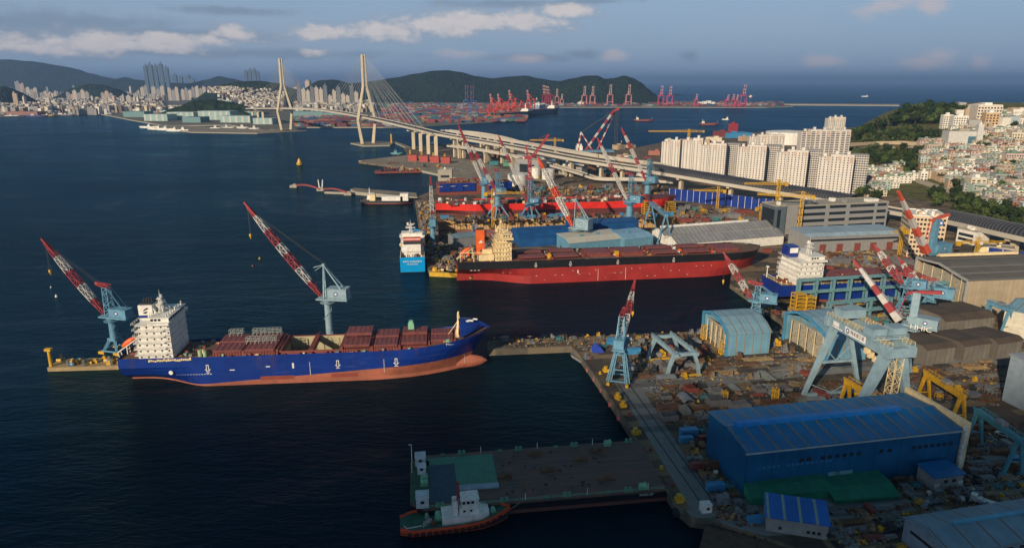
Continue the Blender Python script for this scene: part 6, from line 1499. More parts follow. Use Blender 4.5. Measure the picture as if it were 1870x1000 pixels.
for i in range(250):
    r = rnd.random()
    if r < .45: px, py = rnd.uniform(720, 955), rnd.uniform(203, 222)
    elif r < .75: px, py = rnd.uniform(548, 720), rnd.uniform(217, 230)
    elif r < .9: px, py = rnd.uniform(1010, 1440), rnd.uniform(189.5, 193.5)
    else: px, py = rnd.uniform(700, 1000), rnd.uniform(190, 202)
    k = rnd.choice((0, 0, 1, 2, 3, 4, 5, 5)); stack(px, py, k, f'{CN[k]} stack of containers {"under the far bridge span" if px < 720 else "in the big port right of the near bridge tower" if px < 1005 else "on the long far pier"}', rnd.uniform(.8, 1.3))
m = MB()
for i in range(2600):
    r = rnd.random()
    if r < .5: px, py = rnd.uniform(700, 960), rnd.uniform(190, 224)
    elif r < .75: px, py = rnd.uniform(545, 720), rnd.uniform(214, 231)
    else: px, py = rnd.uniform(960, 1430), rnd.uniform(187, 194)
    if py > 222 and px > 880: continue
    p = at(px, py, 3); m.box(p.x, p.y, 3, rnd.choice((12, 12, 25, 36)), rnd.choice((3, 8, 14)), rnd.choice((2.6, 5.2, 7.8, 10.4)), rnd.choice((0, 0, 1, 2, 3, 4, 5)), R(6))
tag(m.build('container_yard', CT), 'dense field of mixed containers filling the far port', 'containers', kind='stuff')
def sts(px, py, ytop, label, mat, up=True, z=3, rz=0.0, s=1.0, mat2=None):
    """ship to shore crane: two portal frames, girder, tall apex, raised boom"""
    b = at(px, py, z); H = atY(px, ytop, b.y).z - z; root = thing('container_crane', label, 'container crane', b, rz, 'container cranes of the far port')
    th = max(1.3, b.y / FPX * .75) * s; g = H * .52; w = max(9, H * .14)
    m = MB()
    for x in (-w, w):
        for y in (0, 26): m.beam((x, y, 0), (x * .85, y, g), th * 1.1, th * 1.1)
        m.beam((x, 0, th), (x, 26, th), th, th)
    for y in (0, 26): m.beam((-w, y, g * .35), (w, y, g * .35), th, th); m.beam((-w, y, g), (w, y, g), th, th)
    m.build('portal', mat, root)
    m = MB(); a = 1.0
    for x in (-w * .4, w * .4): m.beam((x, 0, g), (x * .5, 6, H * (.80 if up else 1)), th, th); m.beam((x, 26, g), (x * .5, 6, H * (.80 if up else 1)), th * .8, th * .8)
    m.beam((0, -2, g), (0, 55, g), th * 1.6, th * 1.4); m.build('mast', mat, root)
    m = MB()
    if up:
        for i in range(6):
            for x in (-w * .28, w * .28): m.beam((x, -2 - i * .9, g + (H - g) * i / 6), (x, -2 - (i + 1) * .9, g + (H - g) * (i + 1) / 6), th * 1.1, th * 1.1, i % 2)
        m.beam((-w * .28, -7, H), (w * .28, -7, H), th, th)
    else: m.beam((0, -2, g), (0, -58, g + 1), th * 1.6, th * 1.3)
    m.build('boom', [mat, mat2 or CWHITE], root)
    m = MB(); m.box(0, 36, g + 1, w * .8, 12, 5); m.build('machinery_house', mat, root)
PK = pm('faded_pink', (.50, .20, .20), .6); MG = pm('magenta_red', (.50, .05, .12), .6); BD = pm('blue_leg', (.03, .10, .28), .6); OR2 = pm('scarlet', (.72, .08, .03), .6)
for i, (px, py, yt, mt, nm) in enumerate(((1067, 193, 158, PK, 'first'), (1082, 193, 158, PK, 'second'), (1114, 193, 155, PK, 'third'), (1148, 193, 155, PK, 'fourth'), (1207, 194, 157, MG, 'fifth'), (1223, 194, 158, MG, 'sixth'),
                          (1017, 192, 163, PK, 'lone slender'), (1026, 192, 172, PK, 'lone short'), (1271, 195, 172, MG, 'left of the small group'), (1328, 196, 173, MG, 'first of the right group'), (1338, 196, 172, MG, 'second of the right group'), (1345, 196, 173, MG, 'third of the right group'), (1357, 196, 155, MG, 'tallest and last'))):
    sts(px, py, yt, f'{"pale" if mt is PK else "magenta"} container crane on the far pier, {nm} along the row', mt)
sts(853, 214, 157, 'left of two red and blue container cranes before the wooded ridge', BD, mat2=RED); sts(863, 214, 157, 'right of two red and blue container cranes before the wooded ridge', BD, mat2=RED)
for i, (px, py, yt, up) in enumerate(((898, 206, 172, True), (912, 206, 172, True), (925, 210, 186, False), (938, 207, 185, False), (950, 205, 184, False), (905, 214, 190, False), (918, 213, 188, False), (965, 202, 165, True), (890, 216, 192, False), (932, 200, 165, True))):
    sts(px, py, yt, f'scarlet container crane {("with raised boom, left of the pair", "with raised boom, right of the pair", "with lowered boom over the quay", "with lowered boom amid the row", "with lowered boom near the big ship", "low and nearest the water", "low, second from the water", "with boom raised beside the big ship", "low at the left end of the scarlet row", "with boom raised at the back of the row")[i]}', OR2, up, rz=R(-50))
for i, px in enumerate((994, 998, 1002)): sts(px, 192, 156 + i, f'red and white raised boom crane, {("left", "middle", "right")[i]} of three behind the big white ship', RED, rz=R(-40))
small_ship(960, 211, 330, 48, 62, 22, (DARK, pm('hull_navy', (.02, .05, .09), .5), CT[5], WHITE), 'long dark container ship loaded under the scarlet cranes', 'container_ship', .75, 5)
small_ship(905, 217, 300, 46, 62, 20, (DARK, DARK, CT[1], WHITE), 'dark container ship nearest the near end of the scarlet cranes', 'container_ship', .8, 4)
small_ship(978, 203, 260, 44, 80, 28, (pm('hull_greyblue', (.2, .3, .38), .5), pm('hull_greyblue'), WHITE, WHITE), 'big white and grey ship at the tip of the container port', 'cargo_ship', .1, 6)
for i, (px, py, w) in enumerate(((1290, 191, 28), (795, 180, 50), (878, 173, 16), (1060, 192, 10))):
    b = at(px, py, 3); s = b.y / FPX
    root = thing('silo_group', ('white round tanks on the far pier', 'white terrace buildings at the foot of the wooded ridge', 'white pyramid roofed building below the ridge', 'white ship house on the far pier')[i], 'tank group' if i == 0 else 'building', b)
    for k in range(4): m = MB(); m.box((k - 1.5) * w * s / 4, 0, 0, w * s / 4.6, 40, (9, 14, 22, 10)[i] * s * (.5 + .12 * (k % 3))); m.build('block', WHITE, root)
# patrol boats at the breakwater and small craft
for i, (px, py, L) in enumerate(((287, 234, 60), (306, 237, 66), (318, 238, 60), (333, 240, 52), (345, 240, 36), (384, 236, 30), (402, 235, 44), (432, 235, 34), (455, 237, 30))):
    small_ship(px, py, L, L * .17, 172 if i < 5 else 12, 5, (WHITE, WHITE, GREY, WHITE), f'white patrol boat {("first", "second", "third", "fourth", "fifth and small", "sixth, alone", "seventh, longer", "eighth", "last towards the bridge")[i]} along the stone breakwater', 'patrol_boat', .35, 3, 'patrol boat', group='patrol boats at the breakwater')
for i, (px, py, L, h2) in enumerate(((10, 213, 60, WHITE), (44, 213, 95, HB), (78, 212, 50, YEL), (110, 211, 60, GREY))): small_ship(px, py, L, 12, 5, 5, (OXIDE, h2 if h2 is not WHITE else WHITE, GREY, WHITE), f'{("white ferry", "blue hulled ship", "yellow work boat", "dark barge")[i]} at the left far quay', ('ferry', 'cargo_ship', 'work_boat', 'barge')[i], .3, 2)
# ----------------------------------------------------------------- hillside on the right
HC = [('white', (.74, .70, .62)), ('cream', (.62, .54, .40)), ('pink', (.52, .40, .34)), ('mint', (.36, .46, .40)), ('grey', (.36, .36, .35)), ('brick red', (.32, .12, .08)), ('pale blue', (.36, .43, .46)), ('tan', (.46, .34, .22))]
HMm = [pm('house_' + n.replace(' ', '_') + '_wall', c, .8, var=.12, dirt=(.3, .25, .2), dirtamt=.3) for n, c in HC]
RFm = [pm('roof_pale', (.46, .44, .40), .8), pm('roof_green', (.16, .24, .17), .8), pm('roof_grey', (.26, .26, .26), .8), pm('roof_rust', (.26, .14, .09), .8)]
protos = []
for ci in range(8):
    for sh in range(2):
        fl = 2 + sh; w, d, h = 12 + sh * 3, 10.5, 3.3 * fl
        root = thing('terraced_house', '', 'house')
        m = MB(); m.box(0, 0, -8, w, d, h + 8); wl = m.build('wall', HMm[ci], root)
        r = MB(); r.box(0, 0, h, w - .5, d - .5, .15); r.box(0, -d / 2, h, w + .2, .3, .9); r.box(0, d / 2, h, w + .2, .3, .9); r.box(-w / 2, 0, h, .3, d, .88); r.box(w / 2, 0, h, .3, d, .88); r.build('roof', RFm[(ci + sh) % 4], root)
        s = MB(); s.box(w * .22, d * .15, h + .15, 3, 3, 2.4); s.build('stair_head', HMm[ci], root)
        for f in range(fl):
            for j in range(3):
                g = MB(); g.box(-w / 2 + w * (j + .5) / 3, -d / 2 - .04, f * 3.3 + 1.1, 1.8, .1, 1.3); g.build('window', WIN, root)
        protos.append(root)
def inpoly(x, y, P):
    c = False; j = len(P) - 1
    for i in range(len(P)):
        if (P[i][1] > y) != (P[j][1] > y) and x < (P[j][0] - P[i][0]) * (y - P[i][1]) / (P[j][1] - P[i][1]) + P[i][0]: c = not c
        j = i
    return c
def proj(p):
    f = p[1] * CP - (p[2] - CH) * SP; u = p[1] * SP + (p[2] - CH) * CP; return 935 + FPX * p[0] / f, 500 - FPX * u / f
TOWN = [(1680, 262), (1740, 258), (1735, 200), (1800, 203), (1900, 205), (1900, 395), (1800, 372), (1765, 352), (1735, 340), (1700, 330), (1682, 300)]
TOWN2 = [(1568, 312), (1640, 306), (1665, 330), (1630, 342), (1600, 368), (1570, 345)]
pts = []
rnd = random.Random(21)
for i in range(0, 90):
    for j in range(0, 110):
        X = 380 + i * 16 + rnd.uniform(-3, 3); Y = 560 + j * 14 + rnd.uniform(-3, 3); 
        X, Y = X - 0.12 * (Y - 560), Y + .12 * (X - 380)
        z = terr(X, Y); u, v = proj((X, Y, z))
        if inpoly(u, v, TOWN) or inpoly(u, v, TOWN2):
            if rnd.random() < .10: continue
            pts.append((math.hypot(X, Y), X, Y, z, u, v))
pts.sort()
used = set()
def hzone(u, v):
    if u < 1680: return 'left of the green bank'
    row = 'high up' if v < 235 else 'up' if v < 270 else 'midway' if v < 310 else 'low' if v < 345 else 'at the foot'
    side = 'left side' if u < 1750 else 'centre' if u < 1815 else 'right side'
    return f'{row} in the hillside town, {side}'
for k, (dist, X, Y, z, u, v) in enumerate(pts[:300]):
    ci = rnd.choice((0, 0, 0, 0, 1, 1, 1, 2, 3, 4, 4, 5, 5, 6, 7, 7, 7)); sh = rnd.randrange(2); p = protos[ci * 2 + sh]
    lab = f'{HC[ci][0]} {("two", "three")[sh]} storey house {hzone(u, v)}'; rz = R(-8) + rnd.choice((0, 0, math.pi / 2)) * .0 + rnd.uniform(-.25, .25)
    if p not in used: used.add(p); r = p; r.location = (X, Y, z); r.rotation_euler[2] = rz; r['label'] = lab; r['group'] = 'houses of the hillside town'
    else: dup(p, (X, Y, z), rz, lab, 'houses of the hillside town')
for p in protos:
    if p not in used:
        for c in list(p.children): bpy.data.objects.remove(c)
        bpy.data.objects.remove(p)
m = MB()
for (dist, X, Y, z, u, v) in pts[300:]:
    h = rnd.choice((5, 7, 9, 12, 18)); c = rnd.choice((0, 0, 0, 1, 1, 2, 3, 4, 4, 5, 6, 7, 7)); rz = R(-8) + rnd.uniform(-.2, .2)
    m.box(X, Y, z - 6, rnd.uniform(9, 20), rnd.uniform(8, 14), h + 6, c, rz); m.box(X, Y, z + h, rnd.uniform(3, 8), rnd.uniform(3, 7), rnd.uniform(.3, 2.5), 8 + rnd.randrange(4), rz)
tag(m.build('town_houses', HMm + RFm), 'packed small roofs in the farther rows of the hillside town', 'houses', kind='stuff')
def hill_block(px, py, wpx, ytop, depth, label, mat, rz=R(-10), cells=None, roofm=WHITE, bands=None):
    b = hit(px, py); s = b.y / FPX; w = wpx * s; H = atY(px, ytop, b.y).z - b.z; root = thing('apartment_block', label, 'building', b - Vector((0, 0, 4)), rz); H += 4
    m = MB(); m.box(w / 2, depth / 2, -8, w, depth, H + 8); m.build('wall', mat, root); m = MB(); m.box(w * .5, depth / 2, H, w * .96, depth * .94, .6); m.box(w * .5, depth * .5, H + .6, w * .3, depth * .4, 3.5); m.build('roof', roofm, root)
    if cells:
        nx, nz = cells; c = [(w * (i + .5) / nx, -.06, 5 + (H - 6) * k / nz, 0) for k in range(nz) for i in range(nx)]; windows(root, MB().box(0, 0, 0, w / nx * .55, .14, (H - 6) / nz * .5), c)
    for (z0, hh, x0, x1) in (bands or []): m = MB(); m.box(w * (x0 + x1) / 2, -.06, H * z0, w * (x1 - x0), .14, H * hh); m.build('window_band', pm('blue_glass', (.06, .16, .22), .2), root)
hill_block(1780, 232, 40, 192, 30, 'tall cream office slab on the crest of the hill against the sea', pm('cream_tower', (.66, .58, .46)), cells=(8, 7))
hill_block(1796, 238, 22, 206, 16, 'tan brick block in front of the tall hilltop slab', pm('tan_brick', (.56, .38, .20)), cells=(4, 6))
hill_block(1720, 236, 16, 210, 14, 'left white block of flats beside the wooded knoll', HMm[0], cells=(4, 6)); hill_block(1738, 240, 24, 212, 16, 'right white block of flats beside the wooded knoll', HMm[0], cells=(6, 6))
hill_block(1729, 270, 56, 240, 26, 'pale school building with teal glass on the hillside', pm('school_grey', (.55, .54, .50)), bands=[(.25, .5, .58, .80), (.3, .1, .25, .45)], roofm=CONC); hill_block(1781, 268, 9, 228, 10, 'narrow pale stair tower right of the pale school', pm('school_grey'), bands=[])
hill_block(1770, 350, 26, 325, 18, 'cream five storey flats near the foot of the hillside town', HMm[1], cells=(3, 5)); hill_block(1680, 330, 12, 314, 10, 'small white house alone above the retaining wall', HMm[0], cells=(2, 3))
hill_block(1705, 325, 24, 310, 14, 'tan brick flats at the left end of the town', pm('tan_brick'), cells=(5, 3))
for i, (px, py, w_, yt, mi) in enumerate(((1845, 262, 26, 242, 1), (1835, 300, 30, 280, 2), (1700, 300, 22, 284, 7), (1760, 305, 30, 290, 0), (1815, 335, 24, 318, 4), (1850, 345, 28, 328, 2), (1860, 232, 22, 216, 0), (1825, 222, 18, 208, 4), (1735, 322, 24, 308, 5), (1800, 282, 26, 268, 1), (1692, 278, 20, 264, 2), (1845, 380, 26, 364, 0))):
    hill_block(px, py, w_, yt, 14, f'{HC[mi][0]} mid rise block in the hillside town, {("right of the pale school", "right side midway", "left end below the school", "centre midway", "low on the right side", "at the right edge low down", "high up at the right edge", "on the crest beside the tall slab", "above the curved wall", "centre above the mid rows", "at the left end beside the school wall", "at the foot by the right edge")[i]}', HMm[mi], R(-14 + (i % 3) * 8), cells=(max(3, int(w_ / 4)), 4), roofm=RFm[i % 3])
# walls and roads on the slope
def slope_wall(pts_, h, label, mat=CONC, t=1.0):
    P = [hit(*q) for q in pts_]; m = MB(); L = [[p + Vector((0, 0, -5)), p + Vector((0, 0, h)), p + Vector((.3, t, h)), p + Vector((.3, t, -5))] for p in P]; m.strip(L, closed=True); m.face(L[0]); m.face(L[-1]); tag(m.build('retaining_wall', mat), label, 'retaining wall')
slope_wall([(1552, 268), (1600, 266), (1650, 265), (1700, 270), (1722, 276)], 7, 'tan retaining wall above the row of parked cars on the hill', pm('wall_tan', (.42, .33, .22)))
slope_wall([(1620, 330), (1650, 326), (1690, 328)], 6, 'long low tan wall below the hillside trees', pm('wall_tan')); slope_wall([(1672, 334), (1700, 342), (1730, 352), (1750, 356), (1757, 350)], 6, 'curved pale wall above the green bank', CONC); slope_wall([(1640, 384), (1690, 388), (1710, 402)], 3, 'thin pale kerb wall crossing the green bank', CONC)
slope_wall([(1700, 276), (1716, 262), (1722, 258)], 5, 'short pale ramp wall beside the school', CONC)
# trees
LM = [green_mat('leaf_dark', (.012, .026, .008), (.026, .050, .014), (.040, .062, .020), .6), green_mat('leaf_mid', (.035, .065, .014), (.07, .11, .028), (.10, .13, .04), .6)]
BARK = pm('bark', (.09, .06, .04), .9)
tp = []
for k in range(5):
    rnd2 = random.Random(k); root = thing('tree', '', 'tree'); Ht = rnd2.uniform(7, 10); rr = rnd2.uniform(3.2, 4.6)
    m = MB(); m.cyl((0, 0, -2), (.2, .1, Ht * .55), .35, .2, 6)
    for q in range(4): a = q * 1.6; m.beam((0, 0, Ht * .35), (math.cos(a) * rr * .6, math.sin(a) * rr * .6, Ht * .65), .18, .18)
    m.build('trunk', BARK, root)
    m = MB(); cl = [(Vector((rnd2.uniform(-1, 1) * rr * .6, rnd2.uniform(-1, 1) * rr * .6, Ht * rnd2.uniform(.5, .92))), rr * rnd2.uniform(.35, .6)) for _ in range(9)]
    for c, r in cl:
        for _ in range(46):
            d = Vector((rnd2.gauss(0, 1), rnd2.gauss(0, 1), rnd2.gauss(0, 1))).normalized(); p = c + d * r * rnd2.uniform(.55, 1.08); s = rnd2.uniform(.35, .75)
            a = d.cross(Vector((rnd2.random(), rnd2.random(), rnd2.random()))).normalized(); b = (d.cross(a) + d * rnd2.uniform(-.6, .6)).normalized()
            m.face([p - a * s - b * s * .6, p + a * s - b * s * .6, p + a * s * .8 + b * s, p - a * s * .7 + b * s * .7])
    m.build('crown', LM[k % 2], root); tp.append(root)
tused = set(); TN = 0
TZ = [([(1562, 240), (1640, 232), (1720, 250), (1716, 262), (1640, 262), (1560, 262)], 50, 'above the tan retaining wall'), ([(1580, 272), (1690, 272), (1682, 300), (1660, 325), (1600, 312), (1575, 300)], 62, 'on the slope below the parked cars'),
      ([(1640, 205), (1700, 196), (1745, 200), (1748, 224), (1700, 232), (1640, 228)], 60, 'on the wooded knoll'), ([(1560, 340), (1600, 350), (1600, 372), (1566, 366)], 14, 'behind the covered road beside small houses'),
      ([(1745, 345), (1800, 372), (1880, 392), (1880, 425), (1800, 400), (1745, 386)], 44, 'between the town foot and the road tube'), ([(1765, 262), (1780, 256), (1812, 262), (1800, 280)], 10, 'right of the pale school'), ([(1680, 350), (1740, 362), (1760, 385), (1700, 380)], 14, 'on the open green bank'), ([(1520, 262), (1560, 252), (1560, 300), (1525, 300)], 16, 'behind the broad cream slab block'), (TOWN, 34, 'among the hillside houses')]
for poly, cnt, where in TZ:
    xs = [p[0] for p in poly]; ys = [p[1] for p in poly]; c = 0; tries = 0
    while c < cnt and tries < 4000:
        tries += 1; px, py = rnd.uniform(min(xs), max(xs)), rnd.uniform(min(ys), max(ys))
        if not inpoly(px, py, poly): continue
        p = hit(px, py)
        if p.y > 2600: continue
        k = rnd.randrange(5); t_ = tp[k]; s = rnd.uniform(.8, 1.5) * (1 + (p.y > 1300) * .8); lab = f'{"dark" if k % 2 == 0 else "mid green"} leafy tree {where}'
        if t_ not in tused: tused.add(t_); t_.location = p; t_.scale = (s,) * 3; t_['label'] = lab; t_['group'] = 'trees on the right hillside'
        else: dup(t_, p, rnd.random() * 6, lab, 'trees on the right hillside', (s,) * 3)
        c += 1; TN += 1
def wood(poly, n, label, s0, s1, up):
    m = MB(); xs = [p[0] for p in poly]; ys = [p[1] for p in poly]; c = 0
    while c < n:
        q = (rnd.uniform(min(xs), max(xs)), rnd.uniform(min(ys), max(ys)))
        if not inpoly(q[0], q[1], poly): continue
        b = hit(*q); c += 1
        if b.y > 2400: continue
        for _ in range(16):
            a = Vector((rnd.gauss(0, 1), rnd.gauss(0, 1), rnd.gauss(0, .6))).normalized(); d = a.cross(Vector((rnd.random(), rnd.random(), 1))).normalized(); s = rnd.uniform(s0, s1)
            p = b + Vector((rnd.gauss(0, 3.5), rnd.gauss(0, 3.5), abs(rnd.gauss(up * .6, up * .35)))); m.face([p - a * s, p - d * s, p + a * s, p + d * s])
    tag(m.build('wood', LM[0] if s1 > 2.5 else LM[1]), label, 'wood', kind='stuff')
wood([(1632, 228), (1636, 214), (1680, 200), (1745, 197), (1752, 226)], 900, 'dense dark wood covering the knoll on the hill', 1.4, 3.0, 9)
wood([(1545, 246), (1640, 238), (1716, 244), (1712, 258), (1560, 262)], 210, 'scrubby wood on the ridge above the tan wall', 1.0, 2.2, 5)
wood([(1745, 352), (1880, 396), (1880, 425), (1800, 402), (1745, 388)], 420, 'belt of scrub between the town and the road tube', .7, 1.5, 4)
wood([(1570, 276), (1690, 275), (1680, 305), (1600, 310)], 360, 'scrub on the slope below the parked cars', .8, 1.6, 4)
# a row of low buildings on the flat shore behind the flats
for i in range(26):
    px = rnd.uniform(1130, 1560); py = rnd.uniform(262, 300) if px < 1200 else rnd.uniform(250, 272)
    ci = rnd.choice((0, 1, 4, 5, 6, 7)); far_block(px, py, rnd.uniform(12, 30), py - rnd.uniform(4, 9), 0, f'{HC[ci][0]} low workshop on the shore {"left of" if px < 1200 else "behind"} the white flats', mat=HMm[ci], group='workshops on the shore behind the flats', name='workshop', cat='workshop')
for i, (px, py, w, yt, mt) in enumerate(((1322, 252, 26, 240, CT[0]), (1340, 250, 14, 226, RED), (1350, 252, 50, 243, SKYB))):
    far_block(px, py, w, yt, 0, ('red and white moored barge crane hull', 'red and white gantry legs above the shore sheds', 'blue shore shed with dark roof')[i], mat=mt, group=None, name='shore_shed', cat='shed')
# ================================================================= barge, tug, small craft, clutter
def big_barge():
    pl = [at(742, 848, 4.2), at(758, 931, 4.2), at(1218, 893, 4.2), at(1158, 812, 4.2)]
    A, B_, C, D = pl; rz = yaw(B_, C); root = thing('barge', 'large flat dark deck barge with a green painted left end', 'barge', B_, rz); L = (C - B_).length; Wd = 33.0
    O = [(0, 0), (1.5, -1.4), (L, 0), (L, Wd), (4, Wd), (0, Wd - 3)]
    m = MB(); P = [(3, 0), (L, 0), (L, Wd), (4, Wd), (-1.6, Wd - 4), (-1.6, 4)]; m.prism(P, -5.0, -2.9, 0, 0); m.prism(P, -2.9, -.6, 1, 1); m.build('hull', [pm('barge_rust', (.12, .045, .035), .7, var=.3), HBK], root)
    dk, t, p = newmat('barge_deck'); oc = t('ShaderNodeTexCoord').outputs['Object']; n = t('ShaderNodeTexNoise', {'Vector': t('ShaderNodeMapping', {0: oc, 3: (.05, .6, 1)}).outputs[0], 'Scale': 1.0, 'Detail': 8, 'Roughness': .7}).outputs[0]
    n2 = t('ShaderNodeTexNoise', {'Vector': oc, 'Scale': .14, 'Detail': 8, 'Roughness': .75}).outputs[0]
    c = t.mix(t('ShaderNodeMapRange', {0: n, 1: .35, 2: .65}).outputs[0], (.06, .044, .036), (.13, .09, .066)); c = t.mix(t('ShaderNodeMapRange', {0: n2, 1: .48, 2: .66}).outputs[0], c, (.18, .08, .045)); t.l.new(c, p.inputs['Base Color']); p.inputs['Roughness'].default_value = .7
    m = MB(); m.prism(P, -.6, 0); m.build('deck', dk, root)
    for (x0, x1, y0, y1, mt, nm) in ((5, 14, 3, 26, pm('deck_navy', (.02, .06, .09), .6, var=.3), 'painted_panel'), (14, 28, 10, 33, GREEN, 'painted_panel'), (4, 14, 26, 33, GREEN, 'painted_panel'), (-1.5, 5, 4, 29, pm('deck_olive', (.03, .09, .05), .7, var=.4), 'painted_panel'), (14, 28, 8.6, 11.4, pm('pale_cover', (.28, .36, .42), .6), 'pale_cover')):
        y1 = min(y1, Wd - 2.2); m = MB(); m.box((x0 + x1) / 2, (y0 + y1) / 2, .004 if nm[0] == 'p' and nm[1] == 'a' and nm[2] == 'i' else .012, x1 - x0, y1 - y0, .03 if nm == 'painted_panel' else .5); m.build(nm, mt, root)
    for (x, y, s) in ((2, 28, 1), (2.4, 22, .8), (2.4, 3, 1.1)): m = MB(); m.box(x, y, 0, 3.6 * s, 4.2 * s, 3.2 * s); m.box(x, y, 3.2 * s, 3.9 * s, 4.5 * s, .15); m.box(x, y - 2.12 * s, 1.6, 1.2, .1, 1, 1); m.build('deckhouse', [pm('house_offwhite', (.55, .6, .62), .6), GLASS], root)
    bl = []
    for k in range(12): bl.append((8 + k * 6.9, .9)); bl.append((10 + k * 7, Wd - .9))
    for i, (x, y) in enumerate(bl):
        if x > L - 2: continue
        m = MB(); s = .8 if i % 3 else 1.5
        if i % 3 == 2: m.cyl((x, y, 0), (x, y, 2.4), .14, .1, 6); m.build('stanchion', WHITE, root); continue
        m.cyl((x - .5 * s, y, 0), (x - .5 * s, y, .9 * s), .35 * s, .4 * s, 8); m.cyl((x + .5 * s, y, 0), (x + .5 * s, y, .9 * s), .35 * s, .4 * s, 8); m.box(x, y, 0, 2 * s, .9 * s, .2); m.build('mooring_bitt', pm('bitt_green', (.10, .26, .17), .6), root)
    for (x, y) in ((L - 12, Wd - 2), (L - 8, 1.8), (3, 14), (3, 17)): m = MB(); m.box(x, y, 0, 2.4, 2, .4); m.cyl((x - 1, y, 1.1), (x + 1, y, 1.1), .9, .9, 12); m.box(x + 1.2, y, 0, .4, 1.6, 2.0); m.build('deck_winch', LGREEN, root)
    rnd = random.Random(2)
    for i in range(46):
        x, y = rnd.uniform(30, 68), rnd.uniform(4, 29); m = MB()
        if i % 9 == 0: m.box(x, y, 0, 5, 2.4, .5); m.box(x + 1, y - .4, .5, 1.4, 1.2, .7)
        else: m.box(x, y, 0, rnd.uniform(.4, 1.2), rnd.uniform(.4, 1.1), rnd.uniform(.1, .5))
        m.build('lashing_point', DARK if i % 3 else RUST, root)
    m = MB(); m.cyl((-1, Wd - 4, 0), (-1, Wd - 4, 7), .15, .1, 6); m.beam((-1, Wd - 4, 7), (-2, Wd - 4, 7), .15, .15); m.cyl((-1, Wd - 11, 0), (-1, Wd - 11, 4), .15, .1, 6); m.build('light_mast', WHITE, root)
    m = MB(); rail(m, [(3, .35, 0), (L - 1, .35, 0)], 1.0, 0, .07, 5); m.build('railing', LGREEN, root)
    text_mesh('HHIC-07', 1.3, pm('letter_pale', (.5, .5, .48)), 'barge_name', root, (L - 7, -.06, -1.3), (R(90), 0, 0))
    t_ = []
    return root
big_barge()
